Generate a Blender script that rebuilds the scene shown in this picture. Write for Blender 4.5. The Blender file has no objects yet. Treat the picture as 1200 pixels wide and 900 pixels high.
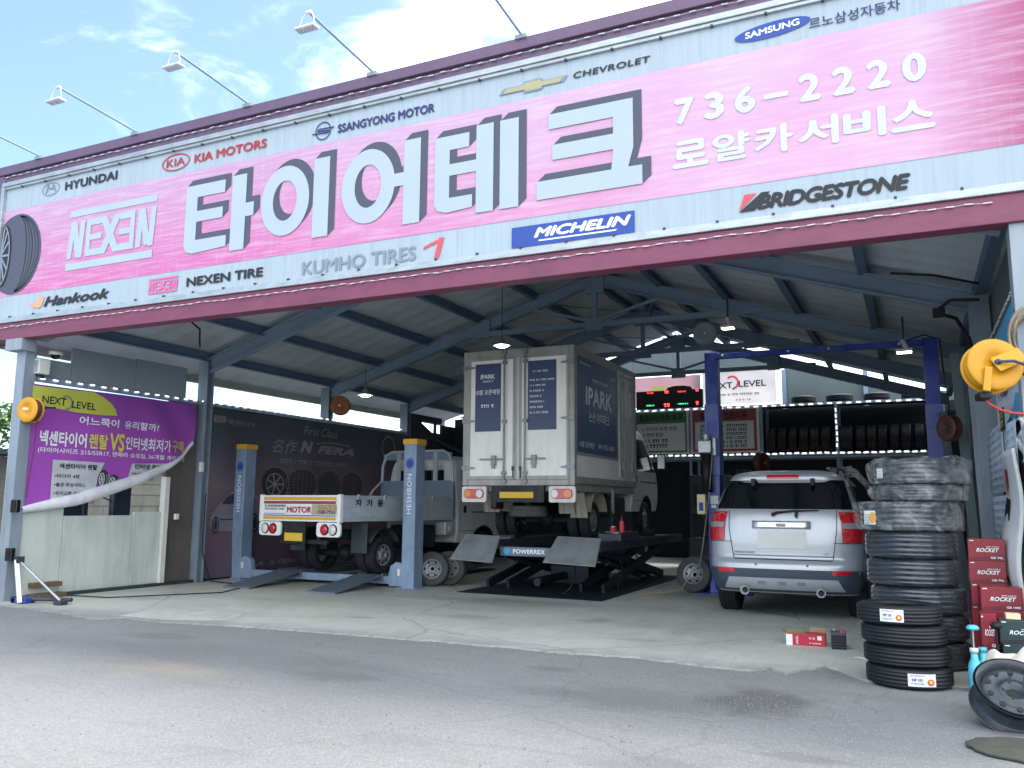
import bpy, bmesh, math, random
from mathutils import Vector, Matrix, Euler

random.seed(7)
S = bpy.context.scene
C = bpy.context.collection
R = math.radians
PI = math.pi

# ------------------------------------------------------------------ camera
cam = bpy.data.cameras.new('camera')
cam.sensor_width = 36.0
cam.lens = 991.4 / 1200 * 36
cam.clip_start = 0.05
cam.clip_end = 3000
camo = bpy.data.objects.new('camera', cam)
C.objects.link(camo)
yaw, pitch, roll = -0.441735, 0.142882, 0.0072446
_f = Vector((math.sin(yaw) * math.cos(pitch), math.cos(yaw) * math.cos(pitch), math.sin(pitch)))
_r = Vector((math.cos(yaw), -math.sin(yaw), 0))
_u = _r.cross(_f)
r2 = math.cos(roll) * _r + math.sin(roll) * _u
u2 = -math.sin(roll) * _r + math.cos(roll) * _u
camo.matrix_world = Matrix(((r2.x, u2.x, -_f.x, 0), (r2.y, u2.y, -_f.y, 0), (r2.z, u2.z, -_f.z, 1.25), (0, 0, 0, 1)))
S.camera = camo

# ------------------------------------------------------------------ world and sun
SUN_EL, SUN_AZ = R(66), R(20)           # sun high behind the workshop, veiled by thin cloud
world = bpy.data.worlds.new('World')
S.world = world
world.use_nodes = True
nt = world.node_tree
nt.nodes.clear()
out = nt.nodes.new('ShaderNodeOutputWorld')
bg = nt.nodes.new('ShaderNodeBackground')
sky = nt.nodes.new('ShaderNodeTexSky')
sky.sky_type = 'NISHITA'
sky.sun_disc = False
sky.sun_elevation = SUN_EL
sky.sun_rotation = SUN_AZ
sky.air_density = 1.0
sky.dust_density = 0.6
sky.ozone_density = 2.5
tc = nt.nodes.new('ShaderNodeTexCoord')
sep = nt.nodes.new('ShaderNodeSeparateXYZ')
nt.links.new(tc.outputs['Generated'], sep.inputs[0])
addz = nt.nodes.new('ShaderNodeMath'); addz.operation = 'ADD'; addz.inputs[1].default_value = 0.12
mxz = nt.nodes.new('ShaderNodeMath'); mxz.operation = 'MAXIMUM'; mxz.inputs[1].default_value = 0.05
nt.links.new(sep.outputs[2], addz.inputs[0]); nt.links.new(addz.outputs[0], mxz.inputs[0])
dv = nt.nodes.new('ShaderNodeVectorMath'); dv.operation = 'DIVIDE'
cz = nt.nodes.new('ShaderNodeCombineXYZ')
for i in range(3):
    nt.links.new(mxz.outputs[0], cz.inputs[i])
nt.links.new(tc.outputs['Generated'], dv.inputs[0]); nt.links.new(cz.outputs[0], dv.inputs[1])
mp = nt.nodes.new('ShaderNodeMapping')
mp.inputs['Location'].default_value = (0.55, 0.3, 0)
mp.inputs['Scale'].default_value = (1.0, 1.0, 0.0)
nt.links.new(dv.outputs[0], mp.inputs[0])
n1 = nt.nodes.new('ShaderNodeTexNoise'); n1.inputs['Scale'].default_value = 0.85
n1.inputs['Detail'].default_value = 3; n1.inputs['Roughness'].default_value = 0.5
n2 = nt.nodes.new('ShaderNodeTexNoise'); n2.inputs['Scale'].default_value = 3.4
n2.inputs['Detail'].default_value = 7; n2.inputs['Roughness'].default_value = 0.62
n2.inputs['Distortion'].default_value = 0.5
nt.links.new(mp.outputs[0], n1.inputs['Vector']); nt.links.new(mp.outputs[0], n2.inputs['Vector'])
# more cloud towards +X (over the right of the workshop)
gx = nt.nodes.new('ShaderNodeMath'); gx.operation = 'MULTIPLY_ADD'
gx.inputs[1].default_value = 0.62; gx.inputs[2].default_value = 0.38
nt.links.new(sep.outputs[0], gx.inputs[0])
a1 = nt.nodes.new('ShaderNodeMath'); a1.operation = 'MULTIPLY_ADD'; a1.inputs[1].default_value = 0.5
nt.links.new(n1.outputs['Fac'], a1.inputs[0])
a2 = nt.nodes.new('ShaderNodeMath'); a2.operation = 'MULTIPLY'; a2.inputs[1].default_value = 0.72
nt.links.new(n2.outputs['Fac'], a2.inputs[0]); nt.links.new(a2.outputs[0], a1.inputs[2])
a3 = nt.nodes.new('ShaderNodeMath'); a3.operation = 'ADD'
nt.links.new(a1.outputs[0], a3.inputs[0]); nt.links.new(gx.outputs[0], a3.inputs[1])
cr = nt.nodes.new('ShaderNodeMapRange')
cr.inputs['From Min'].default_value = 0.57; cr.inputs['From Max'].default_value = 0.84
cr.interpolation_type = 'SMOOTHSTEP'
nt.links.new(a3.outputs[0], cr.inputs[0])
mixc = nt.nodes.new('ShaderNodeMix'); mixc.data_type = 'RGBA'
nt.links.new(cr.outputs[0], mixc.inputs[0])
nt.links.new(sky.outputs[0], mixc.inputs[6])
mixc.inputs[7].default_value = (9.0, 9.6, 10.2, 1)
nt.links.new(mixc.outputs[2], bg.inputs[0])
bg.inputs[1].default_value = 0.12
nt.links.new(bg.outputs[0], out.inputs[0])

sl = bpy.data.lights.new('sun', 'SUN')
sl.energy = 1.7
sl.angle = R(14)
sl.color = (1.0, 0.96, 0.9)
so = bpy.data.objects.new('sun', sl)
C.objects.link(so)
sd = Vector((math.sin(SUN_AZ) * math.cos(SUN_EL), math.cos(SUN_AZ) * math.cos(SUN_EL), math.sin(SUN_EL)))
so.rotation_euler = sd.to_track_quat('Z', 'Y').to_euler()
so.location = sd * 60

S.view_settings.view_transform = 'Standard'
S.view_settings.look = 'None'
S.view_settings.gamma = 1
S.view_settings.use_curve_mapping = False
S.view_settings.exposure = 1.4
S.cycles.max_bounces = 10
S.cycles.diffuse_bounces = 5
S.cycles.transparent_max_bounces = 12
S.cycles.use_denoising = True

# ------------------------------------------------------------------ helpers
def lin(h):
    h = h.lstrip('#')
    v = [int(h[i:i + 2], 16) / 255 for i in (0, 2, 4)]
    return tuple(((c / 12.92) if c <= 0.04045 else ((c + 0.055) / 1.055) ** 2.4) for c in v)

MATS = {}
def pm(name, col, rough=0.6, metal=0.0, var=0.12, vs=4.0, bump=0.0, bs=60.0, dirt=None, dirtamt=0.0, ds=(2, 2, 0.6),
       emit=0.0, coat=0.0, alpha=1.0, spec=0.5, trans=0.0, rvar=0.1):
    """procedural material: base colour broken by noise, optional dirt layer, optional bump"""
    if isinstance(col, str):
        col = lin(col)
    m = bpy.data.materials.new(name)
    m.use_nodes = True
    t = m.node_tree
    b = t.nodes['Principled BSDF']
    tcn = t.nodes.new('ShaderNodeTexCoord')
    nz = t.nodes.new('ShaderNodeTexNoise')
    nz.inputs['Scale'].default_value = vs
    nz.inputs['Detail'].default_value = 5
    t.links.new(tcn.outputs['Object'], nz.inputs['Vector'])
    mx = t.nodes.new('ShaderNodeMix'); mx.data_type = 'RGBA'
    mx.inputs[6].default_value = tuple(max(0, c * (1 - var)) for c in col) + (1,)
    mx.inputs[7].default_value = tuple(min(1, c * (1 + var)) for c in col) + (1,)
    mr = t.nodes.new('ShaderNodeMapRange')
    mr.inputs['From Min'].default_value = 0.3; mr.inputs['From Max'].default_value = 0.7
    t.links.new(nz.outputs['Fac'], mr.inputs[0])
    t.links.new(mr.outputs[0], mx.inputs[0])
    last = mx.outputs[2]
    if dirt is not None:
        if isinstance(dirt, str):
            dirt = lin(dirt)
        mpp = t.nodes.new('ShaderNodeMapping'); mpp.inputs['Scale'].default_value = ds
        t.links.new(tcn.outputs['Object'], mpp.inputs[0])
        nd = t.nodes.new('ShaderNodeTexNoise'); nd.inputs['Scale'].default_value = 3
        nd.inputs['Detail'].default_value = 8; nd.inputs['Roughness'].default_value = 0.65
        t.links.new(mpp.outputs[0], nd.inputs['Vector'])
        m2 = t.nodes.new('ShaderNodeMapRange')
        m2.inputs['From Min'].default_value = 0.45; m2.inputs['From Max'].default_value = 0.75
        m2.inputs['To Max'].default_value = dirtamt
        t.links.new(nd.outputs['Fac'], m2.inputs[0])
        mx2 = t.nodes.new('ShaderNodeMix'); mx2.data_type = 'RGBA'
        t.links.new(m2.outputs[0], mx2.inputs[0]); t.links.new(last, mx2.inputs[6])
        mx2.inputs[7].default_value = tuple(dirt) + (1,)
        last = mx2.outputs[2]
    t.links.new(last, b.inputs['Base Color'])
    b.inputs['Metallic'].default_value = metal
    b.inputs['Specular IOR Level'].default_value = spec
    rr = t.nodes.new('ShaderNodeMapRange')
    rr.inputs['To Min'].default_value = max(0.02, rough - rvar); rr.inputs['To Max'].default_value = min(1, rough + rvar)
    t.links.new(nz.outputs['Fac'], rr.inputs[0])
    t.links.new(rr.outputs[0], b.inputs['Roughness'])
    if coat:
        b.inputs['Coat Weight'].default_value = coat
        b.inputs['Coat Roughness'].default_value = 0.08
    if emit:
        b.inputs['Emission Color'].default_value = tuple(col) + (1,)
        b.inputs['Emission Strength'].default_value = emit
    if alpha < 1:
        b.inputs['Alpha'].default_value = alpha
    if trans:
        b.inputs['Transmission Weight'].default_value = trans
    if bump:
        nb = t.nodes.new('ShaderNodeTexNoise'); nb.inputs['Scale'].default_value = bs
        nb.inputs['Detail'].default_value = 4
        t.links.new(tcn.outputs['Object'], nb.inputs['Vector'])
        bp = t.nodes.new('ShaderNodeBump'); bp.inputs['Strength'].default_value = bump
        bp.inputs['Distance'].default_value = 0.01
        t.links.new(nb.outputs['Fac'], bp.inputs['Height'])
        t.links.new(bp.outputs[0], b.inputs['Normal'])
    MATS[name] = m
    return m

_tc = {}
def text_mesh(body, bold=0.0, shear=0.0, space=1.0):
    """glyph outlines of a string as flat triangles, normalised to its own 0..1 box"""
    k = (body, shear, space)
    if k in _tc:
        return _tc[k]
    c = bpy.data.curves.new('txt', 'FONT')
    c.body = body; c.shear = shear; c.space_character = space; c.resolution_u = 3
    o = bpy.data.objects.new('txt', c)
    me = bpy.data.meshes.new_from_object(o)
    v = [(p.co.x, p.co.y) for p in me.vertices]
    f = [tuple(q.vertices) for q in me.polygons]
    bpy.data.objects.remove(o); bpy.data.curves.remove(c); bpy.data.meshes.remove(me)
    if not v:
        return [], [], 1, 1
    x0 = min(p[0] for p in v); x1 = max(p[0] for p in v); y0 = min(p[1] for p in v); y1 = max(p[1] for p in v)
    w = max(1e-6, x1 - x0); h = max(1e-6, y1 - y0)
    v = [((p[0] - x0) / w, (p[1] - y0) / h) for p in v]
    _tc[k] = (v, f, w, h)
    return _tc[k]

class MB:
    def __init__(s, fine=0, lift=0):
        s.fine = fine; s.lift = lift
        s.v = []; s.f = []; s.m = []; s.mi = 0; s.sm = []
        s.X = None
    def add(s, vs, fs, smooth=False):
        o = len(s.v)
        if s.X is not None:
            vs = [s.X @ Vector(p) for p in vs]
        s.v += [tuple(p) for p in vs]
        for q in fs:
            s.f.append(tuple(i + o for i in q)); s.m.append(s.mi); s.sm.append(smooth)
        return s
    def box(s, x0, x1, y0, y1, z0, z1):
        if x0 > x1: x0, x1 = x1, x0
        if y0 > y1: y0, y1 = y1, y0
        if z0 > z1: z0, z1 = z1, z0
        v = [(x0, y0, z0), (x1, y0, z0), (x1, y1, z0), (x0, y1, z0), (x0, y0, z1), (x1, y0, z1), (x1, y1, z1), (x0, y1, z1)]
        return s.add(v, [(0, 3, 2, 1), (4, 5, 6, 7), (0, 1, 5, 4), (1, 2, 6, 5), (2, 3, 7, 6), (3, 0, 4, 7)])
    def bar(s, p, q, w, h, up=(0, 0, 1)):
        """rectangular bar from p to q, w sideways, h along up"""
        p = Vector(p); q = Vector(q); d = (q - p).normalized(); up = Vector(up)
        sd_ = d.cross(up)
        if sd_.length < 1e-4:
            sd_ = d.cross(Vector((0, 1, 0)))
        sd_.normalize(); uu = sd_.cross(d).normalized()
        v = []
        for c in (p, q):
            for a, b in ((-1, -1), (1, -1), (1, 1), (-1, 1)):
                v.append(c + sd_ * (a * w / 2) + uu * (b * h / 2))
        return s.add(v, [(3, 2, 1, 0), (4, 5, 6, 7), (0, 1, 5, 4), (1, 2, 6, 5), (2, 3, 7, 6), (3, 0, 4, 7)])
    def tube(s, pts, r, n=8, cap=True):
        pts = [Vector(p) for p in pts]
        rings = []
        for i, p in enumerate(pts):
            d = (pts[min(i + 1, len(pts) - 1)] - pts[max(i - 1, 0)]).normalized()
            a = d.cross(Vector((0, 0, 1)))
            if a.length < 1e-3: a = d.cross(Vector((0, 1, 0)))
            a.normalize(); b = d.cross(a).normalized()
            rr = r[i] if isinstance(r, (list, tuple)) else r
            rings.append([p + (a * math.cos(2 * PI * k / n) + b * math.sin(2 * PI * k / n)) * rr for k in range(n)])
        v = [q for g in rings for q in g]; f = []
        for i in range(len(pts) - 1):
            for k in range(n):
                f.append((i * n + k, i * n + (k + 1) % n, (i + 1) * n + (k + 1) % n, (i + 1) * n + k))
        s.add(v, f, True)
        if cap:
            s.add(rings[0], [tuple(range(n))[::-1]]); s.add(rings[-1], [tuple(range(n))])
        return s
    def lathe(s, prof, c=(0, 0, 0), axis='z', n=32, a0=0, a1=2 * PI, smooth=True):
        """revolve (r, h) pairs around an axis through c"""
        v = []; f = []; m = len(prof); full = abs(a1 - a0 - 2 * PI) < 1e-6
        cols = n if full else n + 1
        for k in range(cols):
            a = a0 + (a1 - a0) * k / n
            for r, h in prof:
                u, w = r * math.cos(a), r * math.sin(a)
                p = {'z': (u, w, h), 'y': (u, h, w), 'x': (h, u, w)}[axis]
                v.append((p[0] + c[0], p[1] + c[1], p[2] + c[2]))
        for k in range(n):
            k2 = (k + 1) % cols
            for i in range(m - 1):
                f.append((k * m + i, k2 * m + i, k2 * m + i + 1, k * m + i + 1))
        return s.add(v, f, smooth)
    def prism(s, poly, P, d):
        """polygon in (u, v) mapped by P(u, v, w), thickness from w=0 to w=d"""
        n = len(poly)
        v = [P(a, b, 0) for a, b in poly] + [P(a, b, d) for a, b in poly]
        f = [tuple(range(n)), tuple(range(2 * n - 1, n - 1, -1))]
        f += [(i, i + n, (i + 1) % n + n, (i + 1) % n) for i in range(n)]
        return s.add(v, f)
    fine = 0
    k = 0
    lift = 0
    def flat(s, poly, P):
        if s.fine:
            bm = bmesh.new()
            bm.faces.new([bm.verts.new((a, b, 0)) for a, b in poly])
            bmesh.ops.triangulate(bm, faces=bm.faces[:])
            for _ in range(6):
                es = [e for e in bm.edges if e.calc_length() > s.fine]
                if not es: break
                bmesh.ops.subdivide_edges(bm, edges=es, cuts=1)
                bmesh.ops.triangulate(bm, faces=[f for f in bm.faces if len(f.verts) > 3])
            bm.verts.index_update()
            vs = [P(v.co.x, v.co.y) for v in bm.verts]; fs = [tuple(v.index for v in f.verts) for f in bm.faces]
            bm.free()
            return s.add(vs, fs)
        if s.lift:
            s.k += 1; d = s.lift * s.k
            return s.add([tuple(Vector(P(a, b)) + Vector((0, -d, 0))) for a, b in poly], [tuple(range(len(poly)))])
        return s.add([P(a, b) for a, b in poly], [tuple(range(len(poly)))])
    def text(s, body, P, x0, x1, z0, z1, bold=0.0, shear=0.0, space=1.0):
        v, f, w, h = text_mesh(body, bold, shear, space)
        if not v: return s
        bx, bz = min(.12, bold / w), min(.12, bold / h)
        offs = [(0, 0)] if bold < .004 else [(0, 0), (bx, 0), (-bx, 0), (0, bz), (0, -bz)]
        vs = []; fs = []; lv = 0
        for ox, oz in offs:
            kx, kz = (1 - 2 * bx, 1 - 2 * bz) if len(offs) > 1 else (1, 1)
            pts = [Vector(P(x0 + (x1 - x0) * ((a - .5) * kx + .5 + ox), z0 + (z1 - z0) * ((b - .5) * kz + .5 + oz))) for a, b in v]
            n = None
            for q in f:
                c = (pts[q[1]] - pts[q[0]]).cross(pts[q[2]] - pts[q[0]])
                if c.length > 1e-9: n = c.normalized() * .00012 * lv; break
            n = n or Vector((0, 0, 0))
            o = len(vs)
            vs += [q + n for q in pts]; fs += [tuple(i + o for i in q) for q in f]
            lv += 1
        return s.add(vs, fs)
    def grid(s, fn, nu, nv, smooth=True):
        v = [fn(i / nu, j / nv) for j in range(nv + 1) for i in range(nu + 1)]
        f = [(j * (nu + 1) + i, j * (nu + 1) + i + 1, (j + 1) * (nu + 1) + i + 1, (j + 1) * (nu + 1) + i) for j in range(nv) for i in range(nu)]
        return s.add(v, f, smooth)
    def build(s, name, mats, parent=None, bevel=0.0, world=False, smooth=None, solid=0.0, seg=2):
        me = bpy.data.meshes.new(name)
        v = s.v
        if world and parent is not None:
            l = parent.location
            v = [(p[0] - l[0], p[1] - l[1], p[2] - l[2]) for p in v]
        me.from_pydata(v, [], s.f)
        if not isinstance(mats, (list, tuple)): mats = [mats]
        for m in mats:
            me.materials.append(MATS[m] if isinstance(m, str) else m)
        me.polygons.foreach_set('material_index', s.m)
        me.polygons.foreach_set('use_smooth', s.sm if smooth is None else [smooth] * len(s.f))
        me.update()
        o = bpy.data.objects.new(name, me)
        C.objects.link(o)
        if parent is not None: o.parent = parent
        if bevel:
            b = o.modifiers.new('bevel', 'BEVEL'); b.width = bevel; b.segments = seg; b.limit_method = 'ANGLE'; b.angle_limit = R(40)
            b.harden_normals = False
        if solid:
            sm_ = o.modifiers.new('solid', 'SOLIDIFY'); sm_.thickness = solid; sm_.offset = 0
        return o

def thing(name, label, cat, loc=(0, 0, 0), rotz=0, group=None):
    o = bpy.data.objects.new(name, None)
    o.empty_display_size = 0.2
    C.objects.link(o)
    o.location = loc; o.rotation_euler = (0, 0, rotz)
    o['label'] = label; o['category'] = cat
    if group: o['group'] = group
    return o
def tag(o, label, cat, group=None, kind=None):
    o['label'] = label; o['category'] = cat
    if group: o['group'] = group
    if kind: o['kind'] = kind
    return o
def dup(root, loc=None, rot=None, label=None):
    r = root.copy(); C.objects.link(r)
    if loc is not None: r.location = loc
    if rot is not None: r.rotation_euler = rot
    if label: r['label'] = label
    for ch in list(root.children):
        c = ch.copy(); C.objects.link(c); c.parent = r
        for g in list(ch.children):
            d = g.copy(); C.objects.link(d); d.parent = c
    return r
def ell(cx, cy, rx, ry, n=32, a0=0, a1=2 * PI):
    return [(cx + rx * math.cos(a0 + (a1 - a0) * i / n), cy + ry * math.sin(a0 + (a1 - a0) * i / n)) for i in range(n)]
def ring(mb, cx, cy, rx, ry, t, P, n=36, a0=0, a1=2 * PI):
    """flat ring or arc band of width t"""
    v = []; f = []
    for i in range(n + 1):
        a = a0 + (a1 - a0) * i / n
        c_, s_ = math.cos(a), math.sin(a)
        v.append(P(cx + rx * c_, cy + ry * s_)); v.append(P(cx + (rx - t) * c_, cy + (ry - t) * s_))
    for i in range(n):
        f.append((2 * i, 2 * i + 2, 2 * i + 3, 2 * i + 1))
    mb.add(v, f)
def stroke(mb, pts, w, P):
    """flat poly-line strokes of width w"""
    for (a, b), (c_, d) in zip(pts[:-1], pts[1:]):
        l = math.hypot(c_ - a, d - b) or 1e-6
        nx, ny = -(d - b) / l * w / 2, (c_ - a) / l * w / 2
        mb.flat([(a + nx, b + ny), (c_ + nx, d + ny), (c_ - nx, d - ny), (a - nx, b - ny)], P)
def rrect(x0, x1, y0, y1, r, n=4):
    p = []
    for cx, cy, a in ((x1 - r, y1 - r, 0), (x0 + r, y1 - r, PI / 2), (x0 + r, y0 + r, PI), (x1 - r, y0 + r, 1.5 * PI)):
        for i in range(n + 1):
            p.append((cx + r * math.cos(a + PI / 2 * i / n), cy + r * math.sin(a + PI / 2 * i / n)))
    return p

def greek(q, P, x0, x1, z0, z1, n=None, seed=1):
    """a line of small illegible print: uneven short bars"""
    rr = random.Random(seed); x = x0; h = z1 - z0
    while x < x1 - h * .3:
        w = h * rr.uniform(.5, .85)
        k = rr.randint(0, 3)
        if k != 3:
            q.flat([(x, z0 + h * .55), (x + w, z0 + h * .55), (x + w, z1), (x, z1)], P)
            q.flat([(x + w * .15, z0), (x + w * .9, z0), (x + w * .9, z0 + h * .35), (x + w * .15, z0 + h * .35)], P)
        else:
            q.flat([(x, z0), (x + w * .4, z0), (x + w * .4, z1), (x, z1)], P)
            x += h * .25
        x += w + h * .22

# ------------------------------------------------------------------ materials
pm('steel_grey', '#8b97a3', 0.5, 0.0, 0.10, 3, dirt='#5a564e', dirtamt=0.35)
pm('steel_post', '#8593a2', 0.45, 0.1, 0.10, 2, dirt='#6e6a66', dirtamt=0.45, ds=(4, 4, .8))
pm('steel_truss', '#8094a9', 0.55, 0.0, 0.10, 2)
pm('purlin', '#5a6f8a', 0.6, 0.0, 0.12, 2)
pm('roof_under', '#c2ccd4', 0.7, 0.0, 0.14, 0.7, dirt='#8a7a68', dirtamt=0.35, ds=(0.5, 0.25, 1))
pm('roof_top', '#7a8288', 0.5, 0.0, 0.1, 1)
pm('soffit', '#b9bcae', 0.7, 0.0, 0.06, 1)
pm('maroon', '#7d3f58', 0.45, 0.1, 0.08, 2, dirt='#4a2a3a', dirtamt=0.5, ds=(1, 1, 3))
pm('cap_purple', '#67526c', 0.45, 0.1, 0.08, 2, dirt='#5a4a5a', dirtamt=0.3)
pm('alu', '#aeb6bb', 0.4, 0.5, 0.08, 3, dirt='#6a6f6a', dirtamt=0.5, ds=(1.5, 1, 6))
pm('panel_board', '#88949c', 0.7, 0.0, 0.06, 1.5)
pm('clad_white', '#ccd5cf', 0.55, 0.1, 0.06, 2, dirt='#7d7a70', dirtamt=0.4, ds=(1.6, 1.6, 0.3))
pm('clad_grey', '#5d6a6c', 0.7, 0.0, 0.1, 1.2)
pm('dark_wall', '#2a3542', 0.8, 0.0, 0.2, 2)
pm('black', '#0c0e12', 0.6, 0.0, 0.2, 5)
pm('black_gloss', '#101216', 0.25, 0.0, 0.1, 5)
pm('dark_steel', '#3c4652', 0.5, 0.4, 0.25, 4, dirt='#5a4a3c', dirtamt=0.35)
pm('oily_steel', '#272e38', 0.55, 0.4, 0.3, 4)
pm('rubber', '#191e25', 0.72, 0.0, 0.25, 9, bump=0.15, bs=90)
pm('rubber_new', '#15181d', 0.55, 0.0, 0.15, 9, bump=0.1, bs=120)
pm('rubber_dusty', '#4a4b4a', 0.85, 0.0, 0.2, 6)
pm('white_paint', '#e4e7e6', 0.4, 0.0, 0.04, 2, coat=0.3)
pm('white_dirty', '#d9dad4', 0.5, 0.0, 0.05, 2, dirt='#8a7f6c', dirtamt=0.4, ds=(2, 2, 0.7))
pm('white_plastic', '#d9dcd8', 0.5, 0.0, 0.05, 3)
pm('cream', '#d9cfa8', 0.6, 0.0, 0.06, 3)
pm('led', '#ffffff', 0.5, emit=0.55)
pm('led_off', '#c9c6cc', 0.5)
pm('wire_white', '#c9ccd0', 0.6)
pm('lamp_lit', '#fff6e0', 0.5, emit=9.0)
pm('lamp_body', '#c9ccce', 0.4, 0.2)
pm('glass_clear', '#dfe8ee', 0.08, 0.0, 0.03, alpha=0.35)
pm('glass_dark', '#0d1218', 0.06, 0.0, 0.1, coat=0.6)
pm('yellow', '#c88f12', 0.45, 0.0, 0.08, 6)
pm('yellow_band', '#d9a12a', 0.5, 0.0, 0.08, 6)
pm('orange_reel', '#8a5230', 0.6, 0.0, 0.1, 6)
pm('red_hose', '#b83a32', 0.5)
pm('brown_hose', '#4c2b25', 0.5)
pm('blue_lift', '#123a9c', 0.38, 0.0, 0.08, 2, dirt='#7884b4', dirtamt=0.5, ds=(1, 1, 0.8))
pm('blue_sleeve', '#5c6cae', 0.5, 0.0, 0.15, 3)
pm('lift_grey', '#7e95b0', 0.42, 0.0, 0.07, 2, dirt='#5e5a58', dirtamt=0.5, ds=(3, 3, 1.2))
pm('ramp_grey', '#6c7a8a', 0.5, 0.3, 0.12, 3, dirt='#3e4650', dirtamt=0.5)
pm('ink_black', '#20242b', 0.6, 0.0, 0.04)
pm('ink_navy', '#27306a', 0.6, 0.0, 0.04)
pm('ink_red', '#a8323c', 0.6, 0.0, 0.04)
pm('ink_white', '#e9eef2', 0.55, 0.0, 0.03)
pm('ink_grey', '#7d8a9a', 0.6, 0.0, 0.04)
pm('ink_pink', '#d4649c', 0.6, 0.0, 0.04)
pm('ink_orange', '#d99c80', 0.6, 0.0, 0.04)
pm('ink_coral', '#d9505c', 0.6, 0.0, 0.04)
pm('ink_blue', '#2a4a9c', 0.6, 0.0, 0.04)
pm('ink_yellow', '#d8cf5a', 0.6, 0.0, 0.04)
pm('ink_gold', '#a9a580', 0.6, 0.0, 0.04)
pm('ink_fade', '#c6cad6', 0.6, 0.0, 0.06, 2)
pm('ink_shadow', '#4a4e60', 0.6, 0.0, 0.04)
pm('ink_green', '#3d7a48', 0.6, 0.0, 0.05)
pm('ink_dullred', '#96484a', 0.6, 0.0, 0.05)
pm('paper', '#d3d6d4', 0.7, 0.0, 0.05, 3)

pm('post_pale', '#8d99a4', 0.45, 0.1, 0.06, 2, dirt='#b4bdc4', dirtamt=0.3, ds=(2, 2, .4))
pm('back_shade', '#0c131d', 0.8, 0, .15, 3)  # near black: shade at the back of the hall put into the colour
# ------------------------------------------------------------------ special procedural materials
def newmat(name, rough=0.6):
    m = bpy.data.materials.new(name); m.use_nodes = True
    t = m.node_tree; b = t.nodes['Principled BSDF']; b.inputs['Roughness'].default_value = rough
    MATS[name] = m
    tcn = t.nodes.new('ShaderNodeTexCoord')
    return m, t, b, tcn
def N(t, kind, **kw):
    n = t.nodes.new(kind)
    for k, v in kw.items():
        if hasattr(n, k): setattr(n, k, v)
        else: n.inputs[k].default_value = v
    return n
def noise(t, vec, scale, detail=5, rough=0.55, sc=None, dist=0.0):
    if sc is not None:
        mpp = N(t, 'ShaderNodeMapping'); mpp.inputs['Scale'].default_value = sc
        t.links.new(vec, mpp.inputs[0]); vec = mpp.outputs[0]
    n = N(t, 'ShaderNodeTexNoise'); n.inputs['Scale'].default_value = scale; n.inputs['Detail'].default_value = detail
    n.inputs['Roughness'].default_value = rough; n.inputs['Distortion'].default_value = dist
    t.links.new(vec, n.inputs['Vector'])
    return n.outputs['Fac']
def mrange(t, v, a, b_, c=0.0, d=1.0):
    n = N(t, 'ShaderNodeMapRange'); n.inputs['From Min'].default_value = a; n.inputs['From Max'].default_value = b_
    n.inputs['To Min'].default_value = c; n.inputs['To Max'].default_value = d
    t.links.new(v, n.inputs[0]); return n.outputs[0]
def mix(t, fac, a, b_):
    n = N(t, 'ShaderNodeMix', data_type='RGBA')
    if isinstance(fac, (int, float)): n.inputs[0].default_value = fac
    else: t.links.new(fac, n.inputs[0])
    for i, x in ((6, a), (7, b_)):
        if isinstance(x, tuple): n.inputs[i].default_value = x + (1,)
        elif isinstance(x, str): n.inputs[i].default_value = lin(x) + (1,)
        else: t.links.new(x, n.inputs[i])
    return n.outputs[2]
def bump(t, b, h, strength, dist=0.01):
    n = N(t, 'ShaderNodeBump'); n.inputs['Strength'].default_value = strength; n.inputs['Distance'].default_value = dist
    t.links.new(h, n.inputs['Height']); t.links.new(n.outputs[0], b.inputs['Normal'])
def spot(t, vec, x, y, rx, ry, soft=0.5):
    """1 inside an uneven ellipse of the ground, 0 outside"""
    mpp = N(t, 'ShaderNodeMapping'); mpp.inputs['Location'].default_value = (-x / rx, -y / ry, 0); mpp.inputs['Scale'].default_value = (1 / rx, 1 / ry, 0)
    t.links.new(vec, mpp.inputs[0])
    nz = N(t, 'ShaderNodeTexNoise'); nz.inputs['Scale'].default_value = 1.6; nz.inputs['Detail'].default_value = 6
    t.links.new(mpp.outputs[0], nz.inputs['Vector'])
    ln = N(t, 'ShaderNodeVectorMath', operation='LENGTH'); t.links.new(mpp.outputs[0], ln.inputs[0])
    s = N(t, 'ShaderNodeMath', operation='MULTIPLY_ADD'); s.inputs[1].default_value = 1.5
    t.links.new(nz.outputs['Fac'], s.inputs[0]); t.links.new(ln.outputs['Value'], s.inputs[2])
    return mrange(t, s.outputs[0], 1.75, 1.75 - soft)

# asphalt: worn, pale, aggregate speckle, a few oil stains
m, t, b, tcn = newmat('asphalt', 0.9)
ov = tcn.outputs['Object']
c1 = mix(t, mrange(t, noise(t, ov, 0.55, 6, 0.6), 0.35, 0.65), (0.168, 0.168, 0.171), (0.228, 0.226, 0.223))
vor = N(t, 'ShaderNodeTexVoronoi'); vor.inputs['Scale'].default_value = 130
t.links.new(ov, vor.inputs['Vector'])
sepc = N(t, 'ShaderNodeSeparateColor'); t.links.new(vor.outputs['Color'], sepc.inputs[0])
c2 = mix(t, mrange(t, sepc.outputs[0], 0.0, 1.0, 0.0, 0.38), c1, (0.13, 0.13, 0.135))
c3 = mix(t, mrange(t, sepc.outputs[1], 0.86, 0.96, 0, 0.32), c2, (0.45, 0.45, 0.44))
c4 = mix(t, mrange(t, noise(t, ov, 2.2, 7, 0.7, dist=0.6), 0.56, 0.72, 0, 0.38), c3, (0.14, 0.138, 0.135))
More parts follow.
